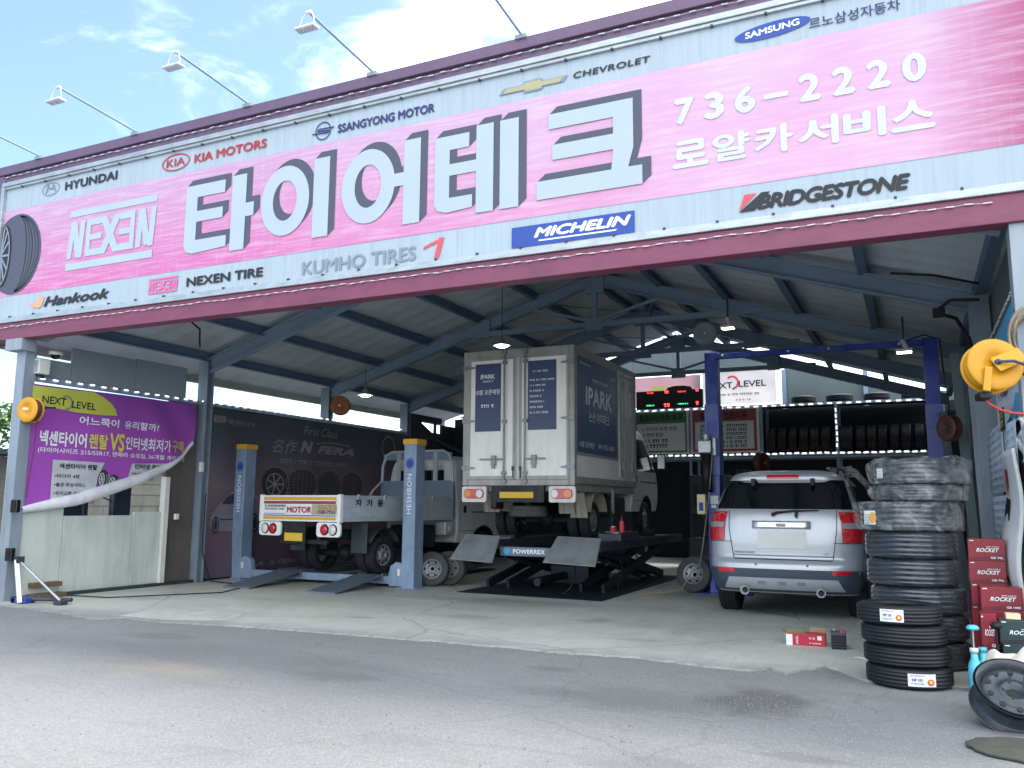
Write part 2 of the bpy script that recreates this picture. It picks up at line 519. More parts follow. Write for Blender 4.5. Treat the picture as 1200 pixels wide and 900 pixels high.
c5 = mix(t, mrange(t, noise(t, ov, 0.9, 5, 0.6, sc=(0.5, 1.6, 1)), 0.6, 0.75, 0, 0.35), c4, (0.34, 0.32, 0.29))
for x, y, rx, ry, a in ((-0.98, 5.9, 0.42, 0.5, 0.95), (-0.6, 4.7, .3, .1, .5), (-2.6, 6.3, .25, .12, .5), (-6.5, 6.1, .5, .2, .4), (-1.7, 5.6, 0.9, 0.4, 0.4), (-3.9, 5.3, 0.5, 0.2, 0.45), (-1.2, 4.2, 0.4, 0.25, 0.4), (-5.2, 5.6, 2.6, 0.5, 0.28)):
    f = spot(t, ov, x, y, rx, ry)
    mm = N(t, 'ShaderNodeMath', operation='MULTIPLY'); mm.inputs[1].default_value = a
    t.links.new(f, mm.inputs[0])
    c5 = mix(t, mm.outputs[0], c5, (0.085, 0.083, 0.08))
c5 = mix(t, mrange(t, noise(t, ov, 22, 4, .7), .42, .62, 0, .30), c5, (.125, .125, .128))
c5 = mix(t, mrange(t, noise(t, ov, 75, 3, .6), .5, .68, 0, .38), c5, (.40, .40, .39))
c5 = mix(t, mrange(t, noise(t, ov, 1.1, 6, .6, sc=(.5, 2.2, 1), dist=.8), .54, .70, 0, .30), c5, (.115, .115, .118))
f = spot(t, ov, -5.2, 4.9, 0.8, 0.35, 0.9)
mm = N(t, 'ShaderNodeMath', operation='MULTIPLY'); mm.inputs[1].default_value = 0.35
t.links.new(f, mm.inputs[0]); c5 = mix(t, mm.outputs[0], c5, (0.36, 0.27, 0.19))
f = mrange(t, noise(t, ov, 5, 7, .7, sc=(.35, 3.0, 1)), .56, .74, 0, .35)
c5 = mix(t, f, c5, (.12, .12, .12))
f = mrange(t, noise(t, ov, 14, 4, .6), .66, .74, 0, .5)
c5 = mix(t, f, c5, (.09, .088, .085))
# hairline cracks
vc = N(t, 'ShaderNodeTexVoronoi', feature='DISTANCE_TO_EDGE'); vc.inputs['Scale'].default_value = 0.42
nzv = N(t, 'ShaderNodeTexNoise'); nzv.inputs['Scale'].default_value = 1.5; nzv.inputs['Detail'].default_value = 6
t.links.new(ov, nzv.inputs['Vector'])
mv = N(t, 'ShaderNodeMix', data_type='VECTOR'); mv.inputs[0].default_value = 0.3
t.links.new(ov, mv.inputs[4]); t.links.new(nzv.outputs['Color'], mv.inputs[5]); t.links.new(mv.outputs[1], vc.inputs['Vector'])
c5 = mix(t, mrange(t, vc.outputs['Distance'], 0.006, 0.0, 0, 0.22), c5, (0.07, 0.07, 0.07))
t.links.new(c5, b.inputs['Base Color'])
bump(t, b, noise(t, ov, 90, 5, 0.7), 0.35, 0.008)

# concrete: greenish grey, smooth, stained
m, t, b, tcn = newmat('concrete', 0.62)
ov = tcn.outputs['Object']
c1 = mix(t, mrange(t, noise(t, ov, 0.8, 6, 0.6), 0.35, 0.68), (0.43, 0.44, 0.39), (0.54, 0.545, 0.49))
c2 = mix(t, mrange(t, noise(t, ov, 3.5, 8, 0.7, sc=(0.6, 1.5, 1)), 0.5, 0.75, 0, 0.45), c1, (0.32, 0.325, 0.295))
c3 = mix(t, mrange(t, noise(t, ov, 1.4, 6, 0.65, dist=1.0), 0.6, 0.72, 0, 0.45), c2, (0.6, 0.6, 0.56))
c4 = mix(t, mrange(t, noise(t, ov, 0.6, 6, 0.7, sc=(1, 0.5, 1)), 0.52, 0.72, 0, 0.6), c3, (0.25, 0.255, 0.24))
vc = N(t, 'ShaderNodeTexVoronoi', feature='DISTANCE_TO_EDGE'); vc.inputs['Scale'].default_value = 0.5
nzv = N(t, 'ShaderNodeTexNoise'); nzv.inputs['Scale'].default_value = 1.2; nzv.inputs['Detail'].default_value = 6
t.links.new(ov, nzv.inputs['Vector'])
mv = N(t, 'ShaderNodeMix', data_type='VECTOR'); mv.inputs[0].default_value = 0.35
t.links.new(ov, mv.inputs[4]); t.links.new(nzv.outputs['Color'], mv.inputs[5]); t.links.new(mv.outputs[1], vc.inputs['Vector'])
c4 = mix(t, mrange(t, vc.outputs['Distance'], 0.007, 0.0, 0, 0.5), c4, (0.1, 0.1, 0.095))
for x, y, rx, ry, a in ((-3.2, 9.0, .25, .3, .45), (-2.4, 7.9, .35, .12, .4), (-4.6, 8.6, .5, .25, .35), (-5.6, 8.0, .22, .1, .5), (-7.8, 8.9, .5, .2, .3), (-1.6, 11.6, .9, 1.2, .5), (-4.9, 10.2, 1.6, .5, .5), (-8.5, 11.5, 1.2, 1.6, .5), (-9.2, 8.2, .5, .3, .3), (-2.9, 12.2, .6, .7, .4)):
    f = spot(t, ov, x, y, rx, ry, .7)
    mm = N(t, 'ShaderNodeMath', operation='MULTIPLY'); mm.inputs[1].default_value = a
    t.links.new(f, mm.inputs[0]); c4 = mix(t, mm.outputs[0], c4, (0.13, 0.13, 0.125))
sy = N(t, 'ShaderNodeSeparateXYZ'); t.links.new(ov, sy.inputs[0])
ed = N(t, 'ShaderNodeMath', operation='MULTIPLY_ADD'); ed.inputs[1].default_value = .9
t.links.new(noise(t, ov, 2.6, 6, .7), ed.inputs[0]); t.links.new(sy.outputs[1], ed.inputs[2])
c4 = mix(t, mrange(t, ed.outputs[0], 7.75, 7.25, 0, .85), c4, (.235, .232, .225))
wv = mrange(t, noise(t, ov, 6, 6, .7, sc=(2.2, .35, 1)), .52, .72, 0, .5)
c4 = mix(t, wv, c4, (.3, .3, .28))
t.links.new(c4, b.inputs['Base Color'])
bump(t, b, noise(t, ov, 25, 6, 0.7), 0.18, 0.008)

# faded pink print of the shop sign (drawn-out streaks, paler to the middle right, crimson at the right end)
m, t, b, tcn = newmat('sign_print', 0.55)
mps = N(t, 'ShaderNodeMapping'); mps.inputs['Location'].default_value = (-5, 7, 3.6)   # the sign's own base
t.links.new(tcn.outputs['Object'], mps.inputs[0])
ov = mps.outputs[0]
sx = N(t, 'ShaderNodeSeparateXYZ'); t.links.new(ov, sx.inputs[0])
base = mix(t, mrange(t, sx.outputs[2], 3.95, 5.15), lin('#c45c9c'), lin('#b992b6'))
base = mix(t, mrange(t, sx.outputs[0], -6.5, -1.2, 0.08, 0.72), base, lin('#cdaec7'))
base = mix(t, mrange(t, sx.outputs[0], 0.2, 1.0, 0, 0.9), base, lin('#98265f'))
base = mix(t, mrange(t, noise(t, ov, 2.0, 6, 0.65, sc=(0.9, 1, 14)), 0.46, 0.72, 0, 0.55), base, lin('#d6c6d3'))
base = mix(t, mrange(t, noise(t, ov, 1.6, 6, 0.7, sc=(9, 1, 0.5)), 0.52, 0.75, 0, 0.35), base, lin('#c3afc3'))
base = mix(t, mrange(t, noise(t, ov, 0.7, 3, 0.5), 0.45, 0.68, 0, 0.22), base, lin('#c468a2'))
t.links.new(base, b.inputs['Base Color'])
pm('sign_white', '#a4b3bf', 0.5, 0.0, 0.04, 1.2, dirt='#7f8a8c', dirtamt=0.4, ds=(7, 1, 0.35))
pm('title_white', '#a9b7c3', 0.5, 0.0, 0.03, 2)

# ------------------------------------------------------------------ ground
g = MB(); g.add([(-250, -120, 0), (250, -120, 0), (250, 400, 0), (-250, 400, 0)], [(0, 1, 2, 3)])
o = g.build('ground', 'asphalt'); o['kind'] = 'structure'
edge = [(-10.75, 6.95), (-10.13, 6.9), (-9.4, 6.82), (-8.75, 6.73), (-8.14, 6.57), (-7.88, 6.79), (-7.25, 6.74), (-6.44, 6.88), (-5.6, 6.93), (-4.15, 6.98),
        (-3.29, 7.0), (-2.86, 6.94), (-2.13, 7.04), (-1.57, 6.91), (-1.21, 6.9), (-1.11, 7.07), (-0.96, 6.88), (-0.86, 7.08), (-0.7, 7.36), (-0.52, 7.07),
        (-0.36, 6.88), (0.24, 6.99), (0.61, 7.06), (2.2, 7.1)]
fine = []
rg = random.Random(3)
for (a, b_), (c_, d) in zip(edge[:-1], edge[1:]):
    k = max(2, int(math.hypot(c_ - a, d - b_) / 0.07))
    for i in range(k):
        w = i / k
        fine.append((a + (c_ - a) * w + rg.uniform(-.012, .012), b_ + (d - b_) * w + rg.uniform(-.022, .022)))
fine.append(edge[-1])
poly = fine + [(2.2, 24), (-10.75, 24)]
g = MB(); g.prism(poly, lambda a, b_, w: (a, b_, 0.016 - w), 0.06)
o = g.build('concrete_floor', 'concrete'); o['kind'] = 'structure'
pm('concrete_pale', '#b3b4ac', 0.8, 0.0, 0.1, 4, dirt='#8c8d86', dirtamt=0.6)
pl = [(-7.99, 6.87), (-8.13, 7.3), (-7.9, 7.66), (-7.47, 7.83), (-7.04, 7.78), (-6.86, 7.5), (-6.74, 7.14), (-7.35, 6.86)]
pf = []
for (a, b_), (c_, d) in zip(pl, pl[1:] + pl[:1]):
    for i in range(6):
        w = i / 6; pf.append((a + (c_ - a) * w + rg.uniform(-.03, .03), b_ + (d - b_) * w + rg.uniform(-.03, .03)))
g = MB(); g.prism(pf, lambda a, b_, w: (a, b_, 0.02 - w), 0.004)
o = g.build('pavement', 'concrete_pale'); o['kind'] = 'structure'

# ------------------------------------------------------------------ the workshop building
RX, RZ, SL_ = -4.85, 5.42, 0.306
def roofz(x): return RZ - SL_ * abs(x - RX)
B = thing('workshop_building', 'open fronted steel frame workshop hall with pitched roof and grey steel posts', 'building', (-4.85, 14, 0))
YT = [7.35, 10.3, 13.6, 16.5, 19.4]
XL, XR = -10.45, 0.76
def bp(mb, name, mat, bevel=0.0): return mb.build(name, mat, B, bevel=bevel, world=True)
# roof sheets: one slab per slope, long ribs along the slope
for sgn in (-1, 1):
    q = MB()
    x0, x1 = RX, (-11.25 if sgn < 0 else 2.3)
    def P(u, v, w): return (x0 + (x1 - x0) * u, 7.12 + 12.5 * v, roofz(x0 + (x1 - x0) * u) + w)
    v = []; f = []
    ny = 60
    for j in range(ny + 1):
        for i in range(2):
            v.append(P(i, j / ny, 0.0 if j % 2 else 0.012))
    for j in range(ny):
        f.append((2 * j, 2 * j + 1, 2 * j + 3, 2 * j + 2))
    q.add(v, f)
    bp(q, 'roof', 'roof_under')
    q = MB(); q.add([P(0, 0, .07), P(1, 0, .07), P(1, 1, .07), P(0, 1, .07)], [(0, 1, 2, 3)])
    bp(q, 'roof_covering', 'roof_top')
q = MB(); q.bar((RX - .03, 7.12, RZ + .1), (RX - .03, 19.62, RZ + .1), .5, .05); bp(q, 'ridge_cap', 'roof_top')
# eave boards outside
q = MB(); q.box(-11.32, -11.25, 7.12, 19.62, roofz(-11.25) - .12, roofz(-11.25) + .09); bp(q, 'gutter', 'soffit')
# rafters, posts, ties, king posts
def hbeam(q, p, r_, w, h):
    q.bar(p, r_, 0.012, h)
    d = Vector(r_) - Vector(p); n = d.cross(Vector((0, 1, 0))).normalized()
    if n.z < 0: n = -n
    for s_ in (-1, 1):
        q.bar(Vector(p) + n * s_ * (h / 2), Vector(r_) + n * s_ * (h / 2), w, 0.016)
for y in YT:
    for sgn in (-1, 1):
        q = MB()
        xe = XL + .02 if sgn < 0 else XR - .02
        hbeam(q, (xe, y, roofz(xe) - .24), (RX, y, roofz(RX) - .24), .13, .2)
        bp(q, 'rafter', 'steel_truss')
        q = MB()
        n_ = 0.075
        zt = roofz(xe) - .16
        if y > 8 and (sgn < 0 or y < 14):
            if sgn < 0 and y > 12: xe -= .085
            q.box(xe - .1, xe + .1, y - .075, y - .06, 0, zt); q.box(xe - .1, xe + .1, y + .06, y + .075, 0, zt); q.box(xe - .008, xe + .008, y - .06, y + .06, 0, zt)
            q.box(xe - .14, xe + .14, y - .12, y + .12, 0, .02)
            bp(q, 'post', 'steel_post')
    if y > 12:
        q = MB(); q.box(-7.9, -1.8, y - .04, y + .04, 4.32, 4.41); bp(q, 'tie_beam', 'steel_truss')
        q = MB(); q.box(RX - .04, RX + .04, y - .035, y + .035, 4.41, RZ - .3)
        q.box(RX - .17, RX + .17, y - .05, y + .05, RZ - .5, RZ - .22); q.box(RX - .16, RX + .16, y - .05, y + .05, 4.25, 4.47)
        bp(q, 'king_post', 'steel_truss')
        for sx_ in (-1, 1):
            q = MB(); q.box(RX + sx_ * 2.15 - .13, RX + sx_ * 2.15 + .13, y - .05, y + .05, 4.3, 4.62); bp(q, 'gusset_plate', 'steel_truss')
        for sx_ in (-1, 1):
            q = MB(); q.bar((RX + sx_ * .12, y, 4.45), (RX + sx_ * 1.15, y, roofz(RX + 1.15) - .34), .05, .05); bp(q, 'brace', 'steel_truss')
# roof cross braces
for (xa, ya, xb, yb) in ((-6.0, 13.6, -4.95, 16.5), (-3.7, 13.6, -4.75, 16.5), (-6.2, 16.5, -4.95, 19.4)):
    q = MB(); q.tube([(xa, ya, roofz(xa) - .2), (xb, yb, roofz(xb) - .2)], .012, 6); bp(q, 'brace', 'steel_truss')
# purlins
for x in (-10.42, -9.3, -8.2, -7.1, -6.0, -5.05, -4.65, -3.7, -2.6, -1.5, -.42, .74):
    q = MB()
    z = roofz(x)
    q.box(x - .03, x + .03, 7.2, 19.6, z - .145, z - .006)
    q.box(x - .03, x + .07, 7.2, 19.6, z - .152, z - .145)
    bp(q, 'purlin', 'purlin')
# left wall : upper boards, lower cladding
q = MB()
q.box(-10.5, -10.47, 7.86, 8.93, 2.88, 3.38); q.box(-10.5, -10.47, 8.94, 9.92, 2.88, 3.4); q.box(-10.5, -10.47, 7.28, 7.85, 2.88, 3.16)
bp(q, 'upper_board', 'panel_board')
q = MB(); q.box(-10.5, -10.42, 7.24, 16.4, 2.84, 2.9); bp(q, 'wall_rail', 'steel_truss')
for y0, y1, z1 in ((7.26, 7.88, 1.33), (7.9, 9.02, 1.07), (9.03, 9.52, 1.12)):
    q = MB(); q.box(-10.45, -10.42 + .004 * (y0 > 8), y0, y1, .06, z1); bp(q, 'cladding_sheet', 'clad_white', .004)
q = MB(); q.box(-10.46, -10.36, 9.53, 9.62, .06, 1.65); bp(q, 'door_jamb', 'white_dirty', .004)
pm('panel_brown', '#5f5a58', .7, 0, .15, 2, dirt='#3a3634', dirtamt=.5)
q = MB(); q.box(-10.52, -10.46, 9.62, 10.2, .03, 2.84); bp(q, 'wall_panel', 'panel_brown')
q = MB(); q.box(-10.52, -10.35, 7.3, 10.2, 0, .06); bp(q, 'wall_sill', 'dark_steel')
q = MB(); q.box(-10.56, -10.5, 10.35, 16.4, 0, 2.84); bp(q, 'wall_panel', 'dark_wall')
# left wall behind the third bay: dark sheets with two small openings
q = MB()
q.box(-10.5, -10.44, 16.58, 17.1, 0, 3.36)
q.box(-10.5, -10.44, 17.1, 18.05, 0, 2.98)
q.box(-10.5, -10.44, 17.74, 17.8, 2.98, 3.22); q.box(-10.5, -10.44, 17.1, 18.05, 3.22, 3.36)
q.box(-10.5, -10.44, 18.05, 19.3, 0, 3.2)
q.add([(-10.47, 17.1, 2.98), (-10.47, 17.65, 2.98), (-10.47, 17.1, 3.2)], [(0, 1, 2)])
bp(q, 'wall_panel', 'dark_wall')
# office partition across the back left, a stair slope in front of it
q = MB(); q.box(-10.44, -6.3, 18.7, 18.78, 0, 3.4); bp(q, 'partition', 'dark_wall')
# back wall with a long window opening, gap of sky along the gable
q = MB()
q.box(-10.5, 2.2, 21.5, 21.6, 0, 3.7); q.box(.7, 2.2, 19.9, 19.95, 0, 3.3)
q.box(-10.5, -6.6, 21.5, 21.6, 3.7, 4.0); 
bp(q, 'back_wall', 'back_shade')
def wtop(x): return 1.25 + (roofz(x * .905) - .14 - 1.25) * 1.105 + .03
q = MB()
q.prism([(-2.74, 3.7), (1.9, 3.7), (1.9, max(3.71, wtop(1.9))), (.3, wtop(.3)), (-2.74, wtop(-2.74))], lambda a, b_, w: (a, 21.5 + w, b_), .1)
bp(q, 'back_wall', 'clad_grey')
q = MB()
q.prism([(-6.6, 4.75), (-2.75, 4.75), (-2.75, wtop(-2.75)), (-5.36, wtop(-5.36)), (-6.6, wtop(-6.6))], lambda a, b_, w: (a, 21.5 + w, b_), .1)
q.prism([(-10.5, 4.005), (-6.61, 4.005), (-6.61, wtop(-6.61)), (-10.5, wtop(-10.5))], lambda a, b_, w: (a, 21.5 + w, b_), .1)
bp(q, 'back_wall', 'clad_grey')
for x in (-4.85, -2.75, -.9):
    q = MB(); q.box(x - .05, x + .05, 21.38, 21.48, 3.4, 4.6); bp(q, 'post', 'steel_truss')
# right wall
q = MB(); q.box(.86, .9, 7.4, 13.4, 0, 3.56); bp(q, 'side_wall', 'clad_grey')
q = MB(); q.box(2.2, 2.25, 7.4, 22, 0, 4); bp(q, 'side_wall', 'dark_wall')
q = MB(); q.box(.76, 2.2, 13.45, 13.5, 0, 3.6); bp(q, 'side_wall', 'clad_grey')
# front beam and gable cap
q = MB(); q.box(-11.3, 1.4, 7.0, 7.17, 3.35, 3.57); bp(q, 'front_beam', 'maroon', .006)
q = MB(); q.box(-11.3, 1.4, 6.98, 7.2, 5.655, 5.775); bp(q, 'gable_cap', 'cap_purple', .006)
q = MB(); q.box(-11.3, 1.4, 7.02, 7.18, 5.535, 5.652); bp(q, 'gable_rail', 'cap_purple')
q = MB(); q.box(-11.3, -10.99, 7.0, 7.17, 3.572, 5.652); bp(q, 'gable_post', 'cap_purple')
q = MB(); q.box(1.1, 1.4, 7.0, 7.17, 3.572, 5.652); bp(q, 'gable_post', 'cap_purple')
q = MB(); q.box(-11.25, 1.35, 7.18, 7.21, 3.6, 5.6); bp(q, 'gable_back', 'panel_board')
# post caps at the two front posts and pale facing of the left front post
q = MB(); q.box(-10.62, -10.3, 6.99, 7.2, 3.2, 3.35); bp(q, 'post_cap', 'steel_grey')
q = MB(); q.box(-10.53, -10.36, 7.1, 7.26, 0, 3.3); bp(q, 'post', 'steel_post', .004)
q = MB(); q.box(-10.62, -10.54, 7.16, 7.26, 0, 3.25); bp(q, 'post_flashing', 'clad_white')
q = MB(); q.box(.74, .93, 7.04, 7.24, 0, 3.35); bp(q, 'post', 'post_pale', .004)
q = MB()
for z in (.5, 1.6, 2.7): q.box(.738, .745, 7.1, 7.14, z, z + .02)
bp(q, 'post_seam', 'dark_steel')

# ------------------------------------------------------------------ the big shop sign
YS = 7.0
SG = thing('shop_sign', 'huge pink and white shop sign board with white title and car maker names', 'sign', (-5, YS, 3.6))
def sp(mb, name, mat, bevel=0.0): return mb.build(name, mat, SG, bevel=bevel, world=True)
q = MB(); q.box(-10.95, 1.08, YS + .02, YS + .1, 3.62, 5.5); sp(q, 'sign_panel', 'sign_white')
q = MB()
q.box(-10.98, 1.1, YS - .03, YS + .1, 5.475, 5.532); q.box(-10.98, 1.1, YS - .012, YS + .1, 5.44, 5.474)
q.box(-10.98, 1.1, YS - .03, YS + .1, 3.572, 3.612); q.box(-10.98, 1.1, YS - .012, YS + .1, 3.613, 3.645)
q.box(-10.99, -10.93, YS - .03, YS + .1, 3.613, 5.474); q.box(1.05, 1.1, YS - .03, YS + .1, 3.613, 5.474)
sp(q, 'sign_frame', 'alu', .004)
pc = None
for i in range(26):
    for z in (5.43, 3.64):
        if pc is None:
            q = MB(); q.box(0, .022, -.02, .01, 0, .02); pc = o = q.build('frame_clip', 'dark_steel', SG)
        else:
            o = pc.copy(); C.objects.link(o); o.parent = SG
        o.location = Vector((-10.6 + i * .46, YS, z)) - SG.location
q = MB(); q.add([(-10.93, YS + .016, 3.945), (1.05, YS + .016, 3.945), (1.05, YS + .016, 5.14), (-10.93, YS + .016, 5.14)], [(0, 1, 2, 3)])
sp(q, 'pink_print', 'sign_print')
def F(dy):
    return lambda a, b_, w=0: (a, YS + .012 - dy + w, b_)
P0 = F(0.0); P1 = F(0.002); P2 = F(0.004)
# title syllables drawn as strokes
def title(q, dx, dz, P):
    def r_(x0, x1, z0, z1): q.flat([(x0 + dx, z0 + dz), (x1 + dx, z0 + dz), (x1 + dx, z1 + dz), (x0 + dx, z1 + dz)], P)
    def pg(pts): q.flat([(a + dx, b_ + dz) for a, b_ in pts], P)
    def rg_(cx, cz, rx, rz, t_): ring(q, cx + dx, cz + dz, rx, rz, t_, P, 40)
    k = 0
    # ta
    r_(-7.58, -7.40, 4.22, 4.95); r_(-7.40, -6.98, 4.80, 4.95); r_(-7.40, -7.0, 4.50, 4.63); pg([(-7.58, 4.22), (-7.54, 4.15), (-7.44, 4.12), (-6.93, 4.15), (-6.93, 4.28), (-7.40, 4.28), (-7.40, 4.3), (-7.58, 4.3)])
    r_(-6.87, -6.66, 4.08, 4.97); r_(-6.66, -6.54, 4.46, 4.62)
    # i
    rg_(-6.10, 4.56, .335, .40, .17); r_(-5.71, -5.50, 4.08, 4.97)
    # eo
    rg_(-5.00, 4.55, .335, .405, .17); r_(-4.70, -4.52, 4.49, 4.63); r_(-4.56, -4.36, 4.07, 4.97)
    # te
    r_(-4.19, -4.02, 4.2, 4.92); r_(-4.02, -3.80, 4.77, 4.92); r_(-4.02, -3.84, 4.5, 4.62)
    pg([(-4.19, 4.22), (-4.15, 4.15), (-4.05, 4.12), (-3.76, 4.14), (-3.76, 4.27), (-4.02, 4.27), (-4.02, 4.3), (-4.19, 4.3)])
    r_(-3.86, -3.70, 4.5, 4.62); r_(-3.72, -3.53, 4.07, 4.97); r_(-3.46, -3.26, 4.07, 4.97)
    # keu
    r_(-2.95, -2.31, 4.78, 4.93); r_(-2.91, -2.31, 4.47, 4.62); pg([(-2.31, 4.93), (-2.12, 4.93), (-2.12, 4.46), (-2.17, 4.28), (-2.33, 4.28), (-2.31, 4.47)])
    r_(-3.07, -2.04, 4.10, 4.28)
q = MB()
q.lift = .000015
for k in range(7):
    s_ = .085 * (k + 1) / 7
    title(q, s_ * .95, s_ * .8, F(.0004 * (7 - k)))
sp(q, 'title_shadow', 'ink_shadow')
q = MB(lift=.00012); title(q, 0, 0, F(.006)); sp(q, 'title_lettering', 'title_white')
# block lettered tyre maker mark
q = MB(lift=.0001)
def nexen(q, x0, x1, z0, z1, P, bars=True):
    W = x1 - x0; H = z1 - z0
    def X(u): return x0 + W * u
    def Z(v): return z0 + H * v
    if bars:
        q.flat([(X(0.01), Z(.89)), (X(1), Z(.89)), (X(1), Z(1)), (X(0.01), Z(1))], P)
        q.flat([(X(0.0), Z(0)), (X(.98), Z(0)), (X(.98), Z(.12)), (X(0), Z(.12))], P)
    a, b_ = .19, .81
    def pg(p): q.flat([(X(u), Z(a + (b_ - a) * v)) for u, v in p], P)
    pg([(0, 0), (.055, 0), (.085, 1), (.03, 1)]); pg([(.03, 1), (.1, 1), (.165, .1), (.11, 0)]); pg([(.12, 0), (.18, 0), (.2, 1), (.145, 1)])
    for v0, v1 in ((0, .18), (.42, .58), (.82, 1)): pg([(.22, v0), (.40, v0), (.40, v1), (.22, v1)])
    pg([(.22, .18), (.27, .18), (.27, .42), (.22, .42)]); pg([(.22, .58), (.27, .58), (.27, .82), (.22, .82)])
    pg([(.37, 0), (.45, 0), (.62, 1), (.54, 1)]); pg([(.54, 0), (.62, 0), (.45, 1), (.37, 1)])
    for v0, v1 in ((0, .18), (.42, .58), (.82, 1)): pg([(.60, v0), (.77, v0), (.77, v1), (.60, v1)])
    pg([(.72, .18), (.77, .18), (.77, .42), (.72, .42)]); pg([(.72, .58), (.77, .58), (.77, .82), (.72, .82)])
    pg([(.79, 0), (.845, 0), (.865, 1), (.81, 1)]); pg([(.81, 1), (.88, 1), (.945, .1), (.89, 0)]); pg([(.92, 0), (.98, 0), (1, 1), (.945, 1)])
nexen(q, -9.61, -8.06, 4.16, 4.945, P1)
sp(q, 'brand_lettering', 'title_white')
q = MB()
for i, ch in enumerate('736-2220'):
    x = -1.74 + i * .262
    if ch == '-': q.flat([(x - .02, 4.67), (x + .18, 4.67), (x + .18, 4.715), (x - .02, 4.715)], P1)
    else: q.text(ch, P1, x, x + .175, 4.585, 4.83, .035)
sp(q, 'phone_lettering', 'ink_fade')
q = MB()
for i, ch in enumerate('로얄카서비스'):
    x = -1.77 + i * .352
    q.text(ch, P1, x, x + .32, 4.185, 4.435, .03)
sp(q, 'service_lettering', 'ink_fade')
# maker names, one part each
def maker(tx_, x0, x1, z0, z1, bold, mt, shear=0, space=1.0):
    q = MB(); q.text(tx_, P1, x0, x1, z0, z1, bold, shear, space); sp(q, 'maker_lettering', mt)
maker('HYUNDAI', -9.75, -8.79, 5.25, 5.37, .035, 'ink_black', 0, 1.05); maker('BRIDGESTONE', -1.06, .11, 3.71, 3.845, .045, 'ink_black', .25, .92)
maker('Hankook', -9.97, -8.77, 3.725, 3.86, .04, 'ink_black', .3); maker('NEXEN TIRE', -7.50, -6.36, 3.73, 3.84, .04, 'ink_black'); maker('CHEVROLET', -2.70, -1.95, 5.24, 5.305, .03, 'ink_black', .1, 1.1)
maker('KIA MOTORS', -7.50, -6.40, 5.235, 5.345, .032, 'ink_red'); maker('SSANGYONG MOTOR', -5.42, -4.21, 5.215, 5.315, .036, 'ink_navy'); maker('르노삼성자동차', -.585, .11, 5.215, 5.315, .01, 'ink_navy')
maker('KUMHO TIRES', -5.82, -4.39, 3.68, 3.83, .02, 'ink_grey')
q = MB(); ring(q, -7.80, 5.30, .225, .108, .016, P1); q.text('KIA', P1, -7.95, -7.65, 5.25, 5.35, .015); sp(q, 'emblem', 'ink_red')
q = MB(); ring(q, -5.615, 5.28, .105, .105, .013, P1)
stroke(q, [(-5.76, 5.262), (-5.55, 5.25), (-5.53, 5.272), (-5.69, 5.283), (-5.67, 5.306), (-5.47, 5.298)], .016, P2); sp(q, 'emblem', 'ink_navy')
q = MB(); ring(q, -10.03, 5.32, .17, .09, .012, P1); stroke(q, [(-10.12, 5.27), (-10.08, 5.37), (-10.06, 5.33), (-10.0, 5.32), (-9.98, 5.37), (-9.94, 5.28)], .02, P2); sp(q, 'emblem', 'ink_grey')
# bow tie emblem, oval emblem, coloured marks
bt = [(-3.48, 5.235), (-3.43, 5.295), (-3.22, 5.295), (-3.21, 5.325), (-3.02, 5.325), (-3.02, 5.295), (-2.75, 5.295), (-2.80, 5.235), (-3.01, 5.235), (-3.02, 5.205), (-3.21, 5.205), (-3.21, 5.235)]
q = MB(); q.flat(bt, P1); sp(q, 'emblem', 'ink_grey')
q = MB(); q.flat([(-3.115 + (a + 3.115) * .88, 5.265 + (b_ - 5.265) * .74) for a, b_ in bt], P2); sp(q, 'emblem', 'ink_gold')
q = MB()
def tilt(P, cx, cz, k): return lambda a, b_, w=0: P(cx + (a - cx), b_ + (a - cx) * k)
q.flat(ell(-.885, 5.292, .315, .07), tilt(P1, -.885, 5.292, .06)); sp(q, 'emblem', 'ink_blue')
q = MB(); q.text('SAMSUNG', tilt(P2, -.885, 5.292, .06), -1.11, -.66, 5.265, 5.325, .03); sp(q, 'maker_lettering', 'ink_white')
q = MB(lift=.0001); nexen(q, -8.11, -7.64, 3.70, 3.885, P1); sp(q, 'brand_lettering', 'ink_pink')
q = MB()
for i in range(4):
    q.flat([(-10.2 + i * .05, 3.76 - i * .012), (-10.13 + i * .04, 3.735), (-10.0 + i * .012, 3.86), (-10.05 + i * .012, 3.87)], F(.001 + .0003 * i))
q.flat([(-10.26, 3.80), (-10.17, 3.745), (-10.06, 3.72), (-10.02, 3.76)], F(.003)); sp(q, 'emblem', 'ink_orange')
q = MB(); q.flat([(-4.31, 3.775), (-4.30, 3.805), (-4.15, 3.86), (-4.13, 3.835)], P1); q.flat([(-4.13, 3.875), (-4.07, 3.875), (-4.13, 3.675), (-4.18, 3.675)], F(.0025))
sp(q, 'emblem', 'ink_coral')
q = MB(); q.flat([(-1.21, 3.72), (-1.16, 3.86), (-1.06, 3.86)], P1); sp(q, 'emblem', 'ink_coral')
q = MB(); q.flat([(-1.21, 3.71), (-1.02, 3.86), (-.95, 3.86), (-1.08, 3.71)], F(.0015)); sp(q, 'emblem', 'ink_black')
q = MB(); q.flat([(-3.33, 3.665), (-2.12, 3.665), (-2.12, 3.865), (-3.33, 3.865)], P1); sp(q, 'emblem', 'ink_blue')
q = MB(); q.text('MICHELIN', P2, -3.10, -2.15, 3.735, 3.835, .045, .3); q.flat([(-3.05, 3.70), (-2.3, 3.70), (-2.28, 3.714), (-3.05, 3.714)], P2)
sp(q, 'maker_lettering', 'ink_white')
